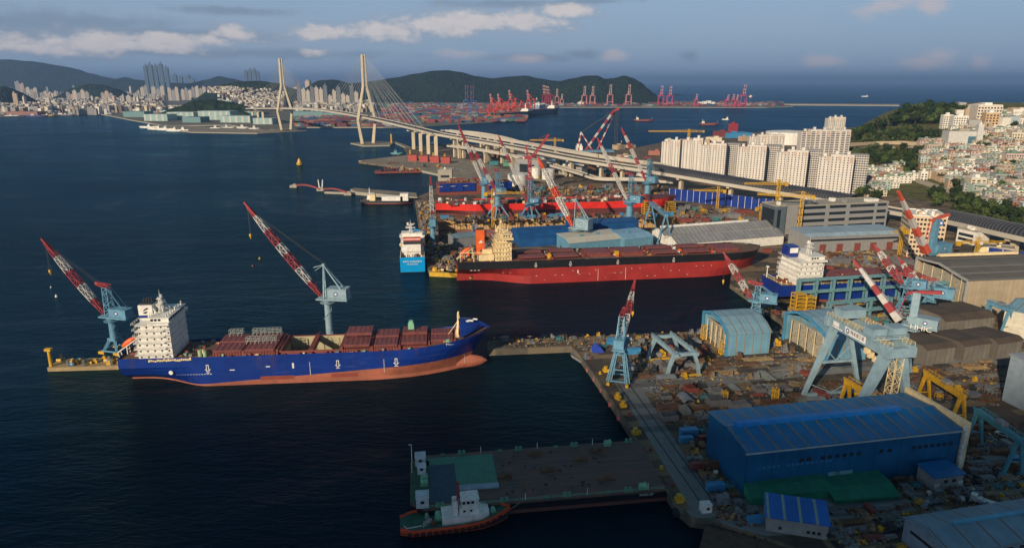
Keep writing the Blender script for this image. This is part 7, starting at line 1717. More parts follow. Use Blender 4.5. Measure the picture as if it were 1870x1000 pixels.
def tug():
    a = at(730, 965, 0); b = at(908, 945, 0); L = 35.0; rz = yaw(a, b); root = thing('tugboat', 'red and black tugboat with white wheelhouse alongside the flat barge', 'tugboat', at(731, 966, 0), rz)
    TR = pm('tug_red', (.62, .085, .03), .5, dirt=(.25, .05, .03)); B = 10.5; n = 22
    def half(t): return B / 2 * min(1, (1 - max(0, (t - .62) / .38) ** 2.3)) * min(1, .62 + .38 * sstep(t / .12)) if t < 1 else .02
    def shz(t): return 1.9 + 1.9 * max(0, (t - .45) / .55) ** 1.6
    for s in (0,):
        m = MB(); rows = []
        for i in range(n + 1):
            t = i / n; w = max(.1, half(t)); z = shz(t); rows.append([(t * (L - 1.5), -w * .8, -1), (t * (L - .6), -w * .93, .5), (t * L, -w, z - .9), (t * L, -w * 1.03, z), (t * L, w * 1.03, z), (t * L, w, z - .9), (t * (L - .6), w * .93, .5), (t * (L - 1.5), w * .8, -1)])
        m.strip(rows, mf=lambda i, k: 1 if k in (1, 5) else 2 if k == 3 else 0); m.face(rows[0][::-1], 0); m.face(rows[-1], 0)
        m.build('hull', [TR, DARK, pm('tug_deck', (.03, .11, .07), .7, var=.4)], root)
    bw = MB(); rows = []
    for sd in (-1, 1):
        rows = [[(i / n * L, sd * max(.1, half(i / n)) * 1.03, shz(i / n)), (i / n * L, sd * max(.1, half(i / n)) * 1.03, shz(i / n) + .9), (i / n * L, sd * max(.02, half(i / n) * 1.03 - .2), shz(i / n) + .9), (i / n * L, sd * max(.02, half(i / n) * 1.03 - .2), shz(i / n))] for i in range(n + 1)]
        bw.strip(rows)
    bw.build('bulwark', TR, root)
    for k in range(15):
        t = .08 + k * .058; m = MB(); x, y, z = t * L, -half(t) * 1.03 - .35, shz(t) - .5
        for q in range(10): a0, a1 = q * math.pi / 5, (q + 1) * math.pi / 5; m.beam((x + .55 * math.cos(a0), y, z + .55 * math.sin(a0)), (x + .55 * math.cos(a1), y, z + .55 * math.sin(a1)), .3, .3)
        m.build('tyre_fender', BLACK, root)
    z = 1.9
    m = MB(); m.prism([(13, -3.4), (25.5, -3.4), (28, -2), (28, 2), (25.5, 3.4), (13, 3.4)], z, z + 2.6); m.build('deckhouse', WHITE, root)
    m = MB(); m.box(21.5, 0, z + 2.6, 6, 5.2, 2.4); m.build('upper_house', WHITE, root)
    m = MB(); m.prism([(19.3, -2.3), (23.6, -2.3), (24.8, -1.2), (24.8, 1.2), (23.6, 2.3), (19.3, 2.3)], z + 5, z + 7.6); m.box(21.9, 0, z + 7.6, 5.8, 5.0, .2); w = m.build('wheelhouse', WHITE, root)
    for x in (19.9, 21.3, 22.7): m = MB(); m.box(x, -2.33, z + 6.2, .95, .1, .9); m.build('window', GLASS, w)
    for x in (20, 22.2): m = MB(); m.box(x, -2.63, z + 3.6, .7, .1, .7); m.build('window', GLASS, root)
    m = MB(); m.box(17.3, 1.5, z + 2.6, 1.5, 1.4, 4); m.box(17.3, -1.5, z + 2.6, 1.5, 1.4, 4); m.build('exhaust_casing', WHITE, root)
    m = MB(); m.lattice((18.4, 0, z + 2.6), (18.4, 0, z + 13), 1.0, .6, 7, .16); m.box(18.4, 0, z + 10, .8, 3, .15); m.build('mast', RED, root)
    m = MB(); m.cyl((22, .8, z + 7.8), (22, .8, z + 11.5), .07, .05, 5); m.cyl((21, -1, z + 7.8), (21, -1, z + 9), .2, .2, 6); m.build('aerial', WHITE, root)
    for (x, y, s, mt) in ((12, .5, 1.4, LGREEN), (29.5, 0, 1.3, LGREEN), (8.5, 2, .8, LGREEN), (10.2, -2, .8, OXIDE), (8.8, 0, .9, GREY), (14.5, -2.4, .7, ORANGE)): m = MB(); m.box(x, y, z, 1.8 * s, 1.6 * s, .4 * s); m.cyl((x, y - .9 * s, z + 1.0 * s), (x, y + .9 * s, z + 1.0 * s), .7 * s, .7 * s, 10); m.build('winch', mt, root)
    m = MB()
    for q in range(7): m.beam((7 + q * .4, -3 + q * .3, z), (7.4 + q * .4, -2.4 + q * .2, z + 1.8), .12, .12)
    m.beam((2, -3.4, z + .6), (6.6, -3.2, z + .9), .18, .18); m.beam((2, -3.4, z + .6), (1.2, -1.8, z + .5), .18, .18); m.build('tow_gear', WHITE, root)
tug()
def mooring_line(a, b, label):
    m = MB(); P = [a.lerp(b, k / 8) - Vector((0, 0, 1.2 * math.sin(math.pi * k / 8))) for k in range(9)]
    for p, q in zip(P, P[1:]): m.beam(p, q, .12, .12)
    tag(m.build('mooring_line', pm('rope_pale', (.35, .33, .27), .9)), label, 'rope')
mooring_line(at(905, 935, 3.4), at(955, 912, 4.4), 'pale towing line between the tugboat bow and the flat barge')
mooring_line(at(1215, 893, 4.6), at(1240, 900, 3.6), 'pale mooring line from the barge corner to the quay')
P = [at(1262, 1060, 2), at(1288, 956, 2), at(1490, 1006, 2), at(1620, 1080, 2)]
root = thing('floating_dock', 'low dark brown timber decked barge in the bottom corner', 'barge', (0, 0, 0)); m = MB(); m.prism([(p.x, p.y) for p in P], -1.5, 1.9); m.build('hull', pm('timber_deck', (.10, .06, .035), .85, var=.5, scale=.5, dirt=(.16, .11, .07)), root)
m = MB()
for k in range(10): q = P[1].lerp(P[2], (k + .5) / 10); m.cyl((q.x, q.y - .8, 1.9), (q.x, q.y - .8, 2.7), .25, .3, 8)
m.build('bollard_row', DARK, root)
def flat_raft(a, b, w, h, label, name, mat, items, cat):
    a, b = at(*a, h), at(*b, h); L = (b - a).length; root = thing(name, label, cat, (a.x, a.y, 0), yaw(a, b)); m = MB(); m.box(L / 2, w / 2, -1, L, w, h + 1); m.build('hull', mat, root)
    for k in range(items[0]):
        x, y = random.uniform(1, L - 1), random.uniform(1, w - 1); m = MB(); q = items[2]
        if k % 3 == 0: m.box(x, y, h, 2.4 * q, 1.8 * q, 1.5 * q); m.box(x, y, h + 1.5 * q, 1.2 * q, 1.0 * q, .8 * q)
        elif k % 3 == 1: m.cyl((x - 1.2 * q, y, h + .8 * q), (x + 1.2 * q, y, h + .8 * q), .8 * q, .8 * q, 8); m.box(x, y, h, 2 * q, 1 * q, .4 * q)
        else: m.lattice((x, y, h), (x, y, h + 3.4 * q), 1.0 * q, .8 * q, 3, .2 * q)
        m.build('deck_gear', items[1][k % len(items[1])], root)
    return root
flat_raft((86, 671), (262, 666), 11, 2.0, 'yellow geared work pontoon at the stern of the blue ship', 'pontoon', pm('pontoon_tan', (.33, .24, .12), .7), (46, [YEL, YEL, GREY, YEL, SKYB, DARK], .9), 'pontoon')
m = MB(); b = at(94, 668, 2); root = thing('signal_post', 'yellow post crane at the left end of the work pontoon', 'post', b); m.cyl((0, 0, 0), (0, 0, 8), .9, .7, 10); m.box(0, 0, 8, 3, 2, 1.2); m.build('post', YEL, root)
flat_raft((784, 497), (850, 500), 9, 3.0, 'yellow steel mooring stage between the cyan and the black ship', 'pontoon', YEL, (16, [YEL, GREY, CREAM, YEL], .9), 'pontoon')
flat_raft((684, 314), (770, 312), 22, 2.5, 'rusty dredging barge moored against the concrete wharf', 'dredger', OXIDE, (22, [OXIDE, DARK, GREY, OXIDE, YEL], 2.0), 'barge')
flat_raft((1040, 634), (1062, 662), -5, 1.6, 'small grey barge tied inside the quay corner', 'small_barge', GREY, (4, [WHITE, GREY], .5), 'barge') if False else None
small_ship(1046, 648, 17, 5, -62, 1.6, (DARK, GREY, GREY, GREY), 'small grey work boat tied at the inner quay corner', 'work_boat', .6, 1, 'work boat')
small_ship(660, 371, 62, 13, 1, 5, (OXIDE, DARK, DECKBRN, WHITE), 'long black and rust coaster moored along the narrow jetty', extra=None)
b = at(690, 367, 4.4)
for (px, w, h, mt, l) in ((680, 6, 7, CREAM, 'post'), (716, 24, 5, WHITE, 'house'), (738, 9, 8, WHITE, 'house')):
    p = at(px, 367, 4); root = thing('deck_cabin' if l == 'house' else 'derrick_post', {680: 'yellow topped derrick on the black coaster', 716: 'long white cabin on the black coaster', 738: 'tall white end cabin on the black coaster'}[px], 'ship cabin', p); m = MB(); m.box(0, 4, 0, w, 6, h); m.box(0, 4, h, w * 1.08, 7, .4); m.build('wall', mt, root)
small_ship(714, 282, 24, 8, -10, 3.5, (OXIDE, TEAL, GREY, CBLUE), 'small blue tug near the red floating boxes under the bridge', 'tugboat', .3, 2, 'tugboat')
small_ship(803, 266, 40, 9, 150, 3.5, (OXIDE, DARK, GREY, WHITE), 'dark launch passing behind the bridge piers', 'work_boat', .3, 2, 'work boat')
root = None
b = at(832, 436, -7.5); pm('ferry_red', (.3, .07, .05))
small_ship((b.x, b.y + 6, -7.5), 0, 44, 11, 6, 5.5, (OXIDE, pm('ferry_red'), GREY, pm('ferry_grey', (.5, .52, .52))), 'small ferry with grey cabin standing on the dry dock floor', 'ferry', .35, 3, 'ferry', hd=2.4)
for i in range(4):
    p = at(745 + i * 20, 294 + i * 1.5, 3); root = thing('floating_box', f'{("leftmost", "second", "third", "rightmost")[i]} of four red steel boxes under the bridge', 'steel box', p, R(-4)); m = MB(); m.box(8, 6, 0, 15, 12, 10)
    for k in range(4): m.box(2 + k * 4, -.1, 0, .6, .3, 10.5)
    m.build('shell', pm('box_red_paint', (.42, .06, .045), .6, dirt=(.2, .08, .05)), root)
    m = MB(); m.lattice((3 + i, 6, 11), (3 + i, 6, 18 - i), 2, 2, 3, .5); m.build('frame', YEL, root)
# buoys, beacons
def buoy(px, py, h, label, mats, name='buoy'):
    p = at(px, py, 0); root = thing(name, label, 'buoy', p); m = MB(); m.cyl((0, 0, -.5), (0, 0, h * .25), h * .3, h * .34, 12); m.cyl((0, 0, h * .25), (0, 0, h * .7), h * .26, h * .10, 10); m.build('float', mats[0], root); m = MB(); m.cyl((0, 0, h * .7), (0, 0, h), h * .1, h * .03, 8); m.build('top_mark', mats[1], root)
buoy(547, 301, 15, 'tall yellow and black beacon buoy in the open water', (YEL, BLACK)); buoy(103, 542, 2.4, 'small white buoy with rust marks at the far left', (WHITE, OXIDE)); buoy(93, 525, 1.4, 'tiny white float above the small white buoy', (WHITE, WHITE)); buoy(474, 473, 2.2, 'small yellow buoy under the tip of the tall jib', (YEL, YEL)); buoy(461, 486, 1.2, 'tiny orange float below the small yellow buoy', (ORANGE, WHITE))
p = at(715, 261, 2.5); root = thing('beacon', 'slim yellow beacon on the near bridge tower island', 'beacon', p); m = MB(); m.cyl((0, 0, 0), (0, 0, 20), 2.2, 1.6, 10); m.build('column', YEL, root)
for i, (px, py) in enumerate(((537, 342), (586, 348), (636, 356))):
    p = at(px, py, 0); root = thing('dolphin', f'{("left", "middle", "right")[i]} concrete mooring dolphin on the water', 'mooring dolphin', p); m = MB(); m.box(0, 0, -2, 9, 8, 5); m.box(1, 0, 3, 4, 3, 1.6); m.build('cap', CONC, root)
    if i == 1:
        for dx in (-1.6, 2.0): m = MB(); m.cyl((dx, 0, 3), (dx * 1.6, 0, 14), .8, .7, 8); m.build('post', WHITE, root)
for i, (a, b) in enumerate((((540, 339), (582, 345)), ((590, 346), (634, 352)))):
    a, b = at(*a, 3), at(*b, 3); root = thing('walkway', ('left', 'right')[i] + ' arched red footbridge between mooring dolphins', 'footbridge', (0, 0, 0)); m = MB(); P = [a.lerp(b, k / 8) + Vector((0, 0, 2.4 * math.sin(math.pi * k / 8))) for k in range(9)]
    for p, q in zip(P, P[1:]): m.beam(p, q, 1.6, .6); m.beam(p + Vector((0, 0, 1.2)), q + Vector((0, 0, 1.2)), .3, .3)
    m.build('span', pm('walk_red', (.50, .10, .07), .6), root)
flat_raft((592, 350), (645, 352), 4, 2.4, 'low concrete walkway joining the dolphins to the jetty', 'footway', CONC, (0, [GREY], 1), 'footway')

# ----------------------------------------------------------------- clutter of the yard
rnd = random.Random(77)
def col_of(m): return m
def P_plate(c):
    def f():
        m = MB(); w, d = rnd.uniform(4, 10), rnd.uniform(2, 3.4)
        for k in range(rnd.randint(1, 4)): m.box(rnd.uniform(-.2, .2), rnd.uniform(-.1, .1), k * .3, w, d, .26)
        return m
    return f
def f_block():
    m = MB(); w, d, h = rnd.uniform(4, 8), rnd.uniform(3, 6), rnd.uniform(.8, 2.6); m.box(0, 0, .4, w, d, .25)
    for k in range(int(w / .9)): m.box(-w / 2 + .4 + k * .9, 0, .65, .14, d * .96, h)
    m.box(0, -d / 2, .65, w, .14, h); m.box(0, d * .2, .65, w, .14, h * .8)
    for x in (-w * .3, w * .3): m.box(x, 0, 0, .5, d, .4)
    return m
def f_pipes():
    m = MB(); L = rnd.uniform(4, 9); n = rnd.randint(3, 7)
    for k in range(n): m.cyl((-L / 2 + rnd.uniform(-.4, .4), k * .62, .35), (L / 2, k * .62, .35), .28, .28, 7)
    for k in range(n - 2): m.cyl((-L / 2, k * .62 + .6, .85), (L / 2 + rnd.uniform(-.5, .5), k * .62 + .6, .85), .28, .28, 7)
    return m
def f_box():
    m = MB(); L = rnd.choice((6.1, 6.1, 4, 3)); m.box(0, 0, .1, L, 2.4, 2.5)
    for k in range(int(L / .6)): m.box(-L / 2 + .3 + k * .6, -1.24, .25, .2, .1, 2.2)
    m.box(0, 0, 2.6, L + .1, 2.5, .1); return m
def f_gear():
    m = MB(); s = rnd.uniform(.8, 1.5); m.box(0, 0, 0, 2.2 * s, 1.6 * s, .5 * s); m.cyl((-.6 * s, -.5 * s, 1.0 * s), (.7 * s, -.5 * s, 1.0 * s), .55 * s, .55 * s, 9); m.box(.5 * s, .35 * s, .5 * s, .9 * s, .8 * s, 1.5 * s); m.beam((-.8 * s, .3 * s, .5 * s), (-.8 * s, .3 * s, 2.1 * s), .2, .2); return m
def f_heap():
    m = MB(); m.box(0, 0, -.1, 5, 4, .25)
    for _ in range(rnd.randint(14, 30)):
        a = Vector((max(-2.4, min(2.4, rnd.gauss(0, 1.3))), max(-1.9, min(1.9, rnd.gauss(0, 1.1))), rnd.uniform(.1, .9))); b = a + Vector((rnd.uniform(-1.6, 1.6), rnd.uniform(-1.2, 1.2), rnd.uniform(-.4, .8))); m.beam(a, b, rnd.uniform(.1, .4), rnd.uniform(.1, .6))
    return m
def f_shell():
    m = MB(); r, L = rnd.uniform(2.4, 3.4), rnd.uniform(6, 9); rows = [[(x, r * math.cos(a), .3 + r * math.sin(a)) for a in [math.pi * (.15 + .6 * k / 8) for k in range(9)]] for x in (-L / 2, L / 2)]; m.strip(rows)
    for k in range(5):
        x = -L / 2 + L * k / 4; P_ = [(x, (r - .2) * math.cos(a), .3 + (r - .2) * math.sin(a)) for a in [math.pi * (.15 + .6 * q / 8) for q in range(9)]]
        for a, b in zip(P_, P_[1:]): m.beam(a, b, .15, .3)
    for x in (-L / 3, L / 3): m.box(x, 0, 0, .4, r * 1.8, .3)
    return m
def f_rack():
    m = MB(); L, h = rnd.uniform(3, 6), rnd.uniform(1.8, 3.4)
    for x in (-L / 2, 0, L / 2):
        for y in (-1, 1): m.beam((x, y, 0), (x, y, h), .16, .16)
        m.beam((x, -1, h), (x, 1, h), .14, .14)
    for y in (-1, 1):
        for z in (h * .5, h): m.beam((-L / 2, y, z), (L / 2, y, z), .14, .14)
    m.box(0, 0, h * .5, L, 2, .1); m.box(rnd.uniform(-1, 1), 0, h * .5, 1.4, 1.4, .8); return m
def f_cab(): 
    m = MB(); m.cyl((-.5, 0, 0), (.5, 0, 0), 1, 1, 14) ; m = MB(); r = rnd.uniform(.7, 1.2); m.cyl((0, -.5, r), (0, -.4, r), r, r, 14); m.cyl((0, .4, r), (0, .5, r), r, r, 14); m.cyl((0, -.4, r), (0, .4, r), r * .55, r * .55, 12); return m
WOOD = pm('timber', (.30, .20, .11), .85, var=.3); GALV = pm('yard_galv', (.20, .22, .21), .5); TANP = pm('tan_plate', (.26, .18, .10), .8, var=.35, scale=.5); STEELG = pm('plate_grey', (.15, .15, .155), .6, var=.3, scale=.5); PINK = pm('fender_pink', (.42, .12, .12), .7); SILV = pm('silver_shell', (.26, .27, .28), .45, .3, var=.3)
KIND = {'plate': (P_plate(0), 'steel_plate', 'steel plate', 'flat stacked steel plate', [(RUST, 'rusty'), (TANP, 'tan'), (STEELG, 'grey'), (RUST, 'rusty'), (TANP, 'tan')]),
        'block': (f_block, 'hull_block', 'steel block', 'ribbed hull block', [(STEELG, 'grey'), (STEELG, 'grey'), (RUST, 'rusty'), (GREY, 'pale grey'), (OXIDE, 'red brown')]),
        'pipes': (f_pipes, 'pipe_bundle', 'pipe bundle', 'bundle of pipes', [(GREY, 'grey'), (RUST, 'rusty'), (GALV, 'silvery'), (OXIDE, 'red brown')]),
        'box': (f_box, 'container', 'container', 'small container', [(SKYB, 'blue'), (RUST, 'rusty'), (GREY, 'grey'), (OXIDE, 'red brown'), (STEELG, 'dark grey'), (TANP, 'tan')]),
        'gear': (f_gear, 'winch', 'winch', 'machine with drum', [(YEL, 'yellow'), (DARK, 'dark'), (GREY, 'grey'), (RUST, 'rusty'), (TANP, 'tan')]),
        'heap': (f_heap, 'scrap_heap', 'scrap heap', 'heap of scrap lengths', [(GALV, 'silvery'), (GREY, 'grey'), (DARK, 'dark'), (RUST, 'rusty'), (WOOD, 'timber brown')]),
        'shell': (f_shell, 'curved_hull_plate', 'hull plate', 'curved ribbed hull shell', [(SILV, 'silver'), (STEELG, 'grey')]),
        'rack': (f_rack, 'storage_rack', 'rack', 'open steel rack', [(YEL, 'yellow'), (GALV, 'silvery'), (RUST, 'rusty'), (GREY, 'grey'), (TEAL, 'teal')]),
        'drum': (f_cab, 'cable_drum', 'cable drum', 'standing cable drum', [(WOOD, 'timber'), (YEL, 'yellow'), (WHITE, 'white')])}
PROT = {}
for k, (fn, nm, cat, desc, ms) in KIND.items():
    PROT[k] = []
    for v in range(2 if k != 'plate' else 3):
        for (mt, cn) in ms:
            o = fn().build(nm, mt); PROT[k].append((o.data, cn)); bpy.data.objects.remove(o)
OCC = {}
def blocked(p):
    for a, rz, L, D in FOOT:
        dx, dy = p.x - a.x, p.y - a.y; c, s = math.cos(rz), math.sin(rz); x, y = dx * c + dy * s, -dx * s + dy * c
        if -2.5 < x < L + 2.5 and -2.5 < y < D + 2.5: return True
    return False
def free(p, r):
    for (q, rr) in OCC.get((int(p.x // 12), int(p.y // 12)), ()):
        if (q - p).length < (r + rr) * .8: return False
    return True
def occupy(p, r):
    for i in (-1, 0, 1):
        for j in (-1, 0, 1): OCC.setdefault((int(p.x // 12) + i, int(p.y // 12) + j), []).append((p, r))
RAD = {'plate': 3.4, 'block': 3.6, 'pipes': 3.6, 'box': 3.0, 'gear': 1.5, 'heap': 2.2, 'shell': 4.2, 'rack': 2.6, 'drum': 1.2}
def scatter(poly, n, kinds, where, grp, z=3.0, sc=(.8, 1.25)):
    xs = [p[0] for p in poly]; ys = [p[1] for p in poly]; c = 0; t = 0
    while c < n and t < n * 25:
        t += 1; px, py = rnd.uniform(min(xs), max(xs)), rnd.uniform(min(ys), max(ys))
        if not inpoly(px, py, poly): continue
        p = at(px, py, z); k = rnd.choice(kinds); s = rnd.uniform(*sc); r = RAD[k] * s
        uu, vv = p.dot(U2), p.dot(V2); step = 4.6 * max(1, sc[0]); vv = round(vv / step) * step + rnd.uniform(-.3, .3); uu = round(uu / 1.5) * 1.5; p = U2 * uu + V2 * vv + Vector((0, 0, z))
        if blocked(p) or not free(p, r): continue
        me, cn = rnd.choice(PROT[k]); fn, nm, cat, desc, ms = KIND[k]
        o = bpy.data.objects.new(nm, me); COL.objects.link(o); o.location = p + Vector((0, 0, .07)); o.rotation_euler[2] = YA + rnd.choice((0, 0, 0, 0, math.pi / 2)) + rnd.uniform(-.03, .03) * (6 if k in ('heap', 'gear', 'drum') else 1); o.scale = (s, s, s)
        tag(o, f'{cn} {desc} {where}', cat, grp + ': ' + desc); occupy(p, r); c += 1
scatter([(1150, 676), (1190, 650), (1290, 648), (1300, 688), (1160, 694)], 26, ['plate', 'plate', 'block', 'gear', 'pipes'], 'near the small crooked legged gantry', 'gantry yard')
def plate_rows(org, nrow, length, step, where, grp, poly):
    TNS = (('tan', (.30, .20, .10)), ('rusty', (.13, .07, .035)), ('grey', (.17, .165, .155)), ('golden brown', (.36, .24, .11)), ('dark', (.06, .05, .045)))
    PM_ = [(c, pm('laid_plate_' + c.replace(' ', '_'), v, .8, var=.3, scale=.4, dirt=(.08, .05, .03), dirtamt=.5)) for c, v in TNS]
    for r_ in range(nrow):
        u = rnd.uniform(0, 3)
        while u < length:
            l = rnd.choice((6, 9, 12, 15)); c = org + U2 * (u + l / 2) + V2 * (r_ * step); x, y = proj(c)
            if inpoly(x, y, poly) and not blocked(c) and free(c, 2.0) and rnd.random() < .88:
                cn, mt = rnd.choice(PM_); m = MB(); w = step * rnd.uniform(.66, .86)
                for q in range(rnd.choice((1, 1, 2, 3))): m.box(rnd.uniform(-.2, .2), rnd.uniform(-.08, .08), q * .22, l - .5, w, .2)
                if rnd.random() < .3:
                    for q in range(int(l / 1.1)): m.box(-l / 2 + .6 + q * 1.1, 0, .2, .12, w * .9, .5)
                o = m.build('steel_plate', mt, None, False, c + Vector((0, 0, .07)), YA); tag(o, f'{cn} flat steel plate {where}, {("front", "second", "third", "fourth", "fifth", "sixth", "seventh", "back", "back")[min(8, r_)]} row', 'steel plate', grp)
                occupy(c - U2 * l * .25, l * .3); occupy(c + U2 * l * .25, l * .3)
            u += l + rnd.choice((.6, .6, 2.5))
ZP = [(1285, 654), (1500, 645), (1500, 676), (1290, 690)]
plate_rows(at(1286, 691, 3), 9, 78, 4.3, 'before the pale blue hall', 'plate rows', ZP)
plate_rows(at(1410, 650, 3), 11, 40, 4.3, 'between the two pale blue halls', 'hall gap plates', [(1412, 606), (1500, 600), (1502, 652), (1412, 648)])
plate_rows(at(1655, 735, 3), 12, 60, 4.6, 'right of the huge gantry', 'right yard plates', [(1650, 672), (1830, 660), (1835, 705), (1690, 712)])
scatter([(1285, 652), (1490, 645), (1480, 684), (1290, 694)], 12, ['gear', 'block', 'rack', 'pipes'], 'among the laid plates before the pale blue hall', 'plate row gear')
scatter([(1410, 606), (1500, 606), (1500, 650), (1412, 645)], 6, ['plate', 'plate', 'block', 'box', 'gear'], 'between the two pale blue halls', 'hall gap')
scatter([(1160, 632), (1285, 622), (1290, 648), (1150, 655)], 26, ['box', 'heap', 'gear', 'block', 'rack', 'plate'], 'behind the small gantry along the far quay', 'far quay')
scatter([(910, 628), (1050, 624), (1085, 640), (1285, 612), (1285, 607), (1060, 615), (905, 625)], 34, ['gear', 'gear', 'box', 'drum', 'rack', 'heap'], 'on the narrow quay tongue above the foreground water', 'quay tongue', sc=(.6, .95))
scatter([(1185, 712), (1300, 708), (1560, 700), (1560, 745), (1300, 770), (1215, 765)], 66, ['block', 'shell', 'heap', 'pipes', 'plate', 'rack', 'heap', 'block'], 'in the shaded steel yard above the blue hall', 'steel yard')
scatter([(1180, 700), (1250, 700), (1255, 745), (1195, 745)], 6, ['shell'], 'beside the quay road in the steel yard', 'steel yard edge', sc=(1.1, 1.5))
scatter([(1640, 668), (1830, 655), (1840, 730), (1700, 725), (1640, 700)], 22, ['plate', 'plate', 'block', 'rack', 'gear', 'pipes'], 'right of the huge gantry before the brown sheds', 'right yard')
scatter([(1752, 770), (1840, 770), (1870, 880), (1755, 850)], 26, ['pipes', 'plate', 'heap', 'box'], 'under the teal gantry in the shade', 'teal gantry yard')
scatter([(1240, 778), (1292, 770), (1340, 900), (1305, 905), (1262, 850)], 30, ['box', 'gear', 'heap', 'rack', 'drum'], 'against the left end wall of the blue hall', 'hall end')
scatter([(1310, 915), (1375, 915), (1392, 955), (1320, 945)], 18, ['box', 'box', 'gear', 'rack', 'heap'], 'at the quay corner left of the striped roof shed', 'quay corner', sc=(.7, 1))
scatter([(1520, 925), (1650, 905), (1870, 885), (1880, 912), (1660, 955), (1640, 1000), (1515, 995), (1515, 950)], 95, ['heap', 'heap', 'plate', 'pipes', 'box', 'rack', 'gear', 'drum', 'heap'], 'on the shaded store yard beside the slate blue hall', 'store yard', sc=(.6, 1.0))
scatter([(1640, 870), (1870, 845), (1875, 885), (1640, 900)], 34, ['heap', 'rack', 'box', 'pipes', 'gear'], 'below the blue hall around the small grey house', 'small house yard', sc=(.6, .95))
scatter([(1440, 575), (1480, 570), (1640, 575), (1640, 600), (1600, 640), (1590, 612)], 30, ['plate', 'plate', 'gear', 'block', 'rack'], 'in the frame yard below the second blue ship', 'frame yard')
scatter([(1345, 530), (1400, 545), (1440, 590), (1425, 578), (1350, 528)], 16, ['gear', 'rack', 'box'], 'on the quay edge at the dock head', 'dock head quay', sc=(.6, .9))
scatter([(1480, 462), (1690, 470), (1690, 500), (1640, 530), (1500, 490)], 46, ['plate', 'block', 'heap', 'plate', 'pipes'], 'between the long warehouse and second blue ship', 'warehouse yard', sc=(1, 1.5))
scatter([(1225, 378), (1420, 392), (1420, 432), (1250, 408)], 60, ['block', 'heap', 'rack', 'plate', 'box', 'block', 'gear'], 'between the red ship bow and the blue hoarding', 'block yard', sc=(1.2, 2.2))
scatter([(762, 375), (792, 372), (798, 478), (785, 485)], 40, ['gear', 'rack', 'gear', 'drum', 'box'], 'on the dock quay strip right of the cyan sterned ship', 'dock strip', sc=(.9, 1.5))
scatter([(805, 399), (1180, 392), (1260, 395), (1262, 398), (800, 404)], 70, ['gear', 'box', 'rack', 'heap', 'box'], 'on the dock edge below the red hull', 'dock edge', sc=(1.1, 1.7))
scatter([(805, 432), (940, 430), (1000, 425), (1000, 432), (805, 438)], 24, ['block', 'gear', 'rack'], 'on the floor of the dry dock', 'dock floor', z=-7.9, sc=(1, 1.6))
scatter([(800, 452), (845, 452), (845, 490), (800, 488)], 22, ['gear', 'heap', 'rack', 'pipes', 'box'], 'on the quay behind the stern of the black ship', 'stern quay')
scatter([(860, 340), (1210, 342), (1215, 362), (1100, 358), (940, 352)], 55, ['box', 'heap', 'block', 'rack', 'gear'], 'between the red ship and the elevated road', 'far dock yard', sc=(1.2, 2.0))
scatter([(700, 297), (850, 300), (850, 322), (760, 304)], 10, ['gear', 'heap', 'pipes'], 'on the pale concrete wharf', 'wharf', sc=(1.4, 2.2))
scatter([(1000, 455), (1200, 450), (1430, 440), (1430, 460), (1200, 466), (1000, 470)], 10, ['box', 'gear', 'rack'], 'behind the bulk carrier at the shed doors', 'shed doors')
scatter([(1720, 470), (1870, 478), (1870, 500), (1720, 492)], 30, ['heap', 'block', 'box', 'gear'], 'before the blue hoarding at the right edge', 'hoarding yard', sc=(1, 1.6))
# quay edge gear
edge = [(1070, 655), (1088, 682), (1103, 702), (1122, 730), (1140, 758), (1160, 790), (1180, 822), (1200, 855), (1220, 886), (1240, 912)]
for i, (px, py) in enumerate(edge):
    p = at(px + 8, py, 3.1); root = thing('bollard', f'{"yellow" if i % 2 else "rusty"} mooring bollard number counted down the quay edge' if False else f'{"yellow" if i % 2 else "rusty"} mooring bollard {("at the top", "below the lattice crane", "in the middle", "beside the flat barge", "near the bottom corner")[i // 2]} of the quay edge', 'bollard', p, YA, 'bollards along the quay edge')
    m = MB(); m.cyl((0, 0, 0), (0, 0, .8), .4, .35, 10); m.cyl((0, 0, .8), (0, 0, 1.1), .6, .6, 10); m.build('post', YEL if i % 2 else OXIDE, root); m = MB(); m.box(0, 0, 0, 1.5, 1.5, .15); m.build('base_plate', YEL if i % 2 else OXIDE, root)
for i, (px, py, s) in enumerate(((1074, 675, 1), (1086, 692, 1), (1099, 712, 1), (1115, 738, 1), (1131, 763, 1), (1236, 935, 1.4))):
    p = at(px, py, 1.2); root = thing('fender', f'{("first", "second", "third", "fourth", "fifth")[i] + " pink round fender down the quay wall" if i < 5 else "big dark fender at the rounded quay corner"}', 'fender', p); m = MB(); m.cyl((-.9 * s, 0, 0), (.9 * s, 0, 0), 1.1 * s, 1.1 * s, 12); m.build('drum', PINK if i < 5 else BLACK, root)
for i, (px, py) in enumerate(((1106, 678), (1128, 727), (1138, 742), (1160, 792), (1240, 915))):
    p = at(px, py, 3.1); root = thing('capstan', f'yellow capstan machine {("by the lattice crane foot", "upper of two beside the quay road", "lower of two beside the quay road", "above the barge corner", "beside the barge corner", "below the barge corner", "near the lower quay corner", "at the head of the quay", "next to the blue tarp boat")[i]}', 'capstan', p, YA); m = MB(); m.box(0, 0, 0, 2.6, 2.2, 1.4); m.build('base', YEL, root); m = MB(); m.cyl((0, 0, 1.4), (0, 0, 2.6), .8, 1.0, 10); m.build('drum', YEL, root)
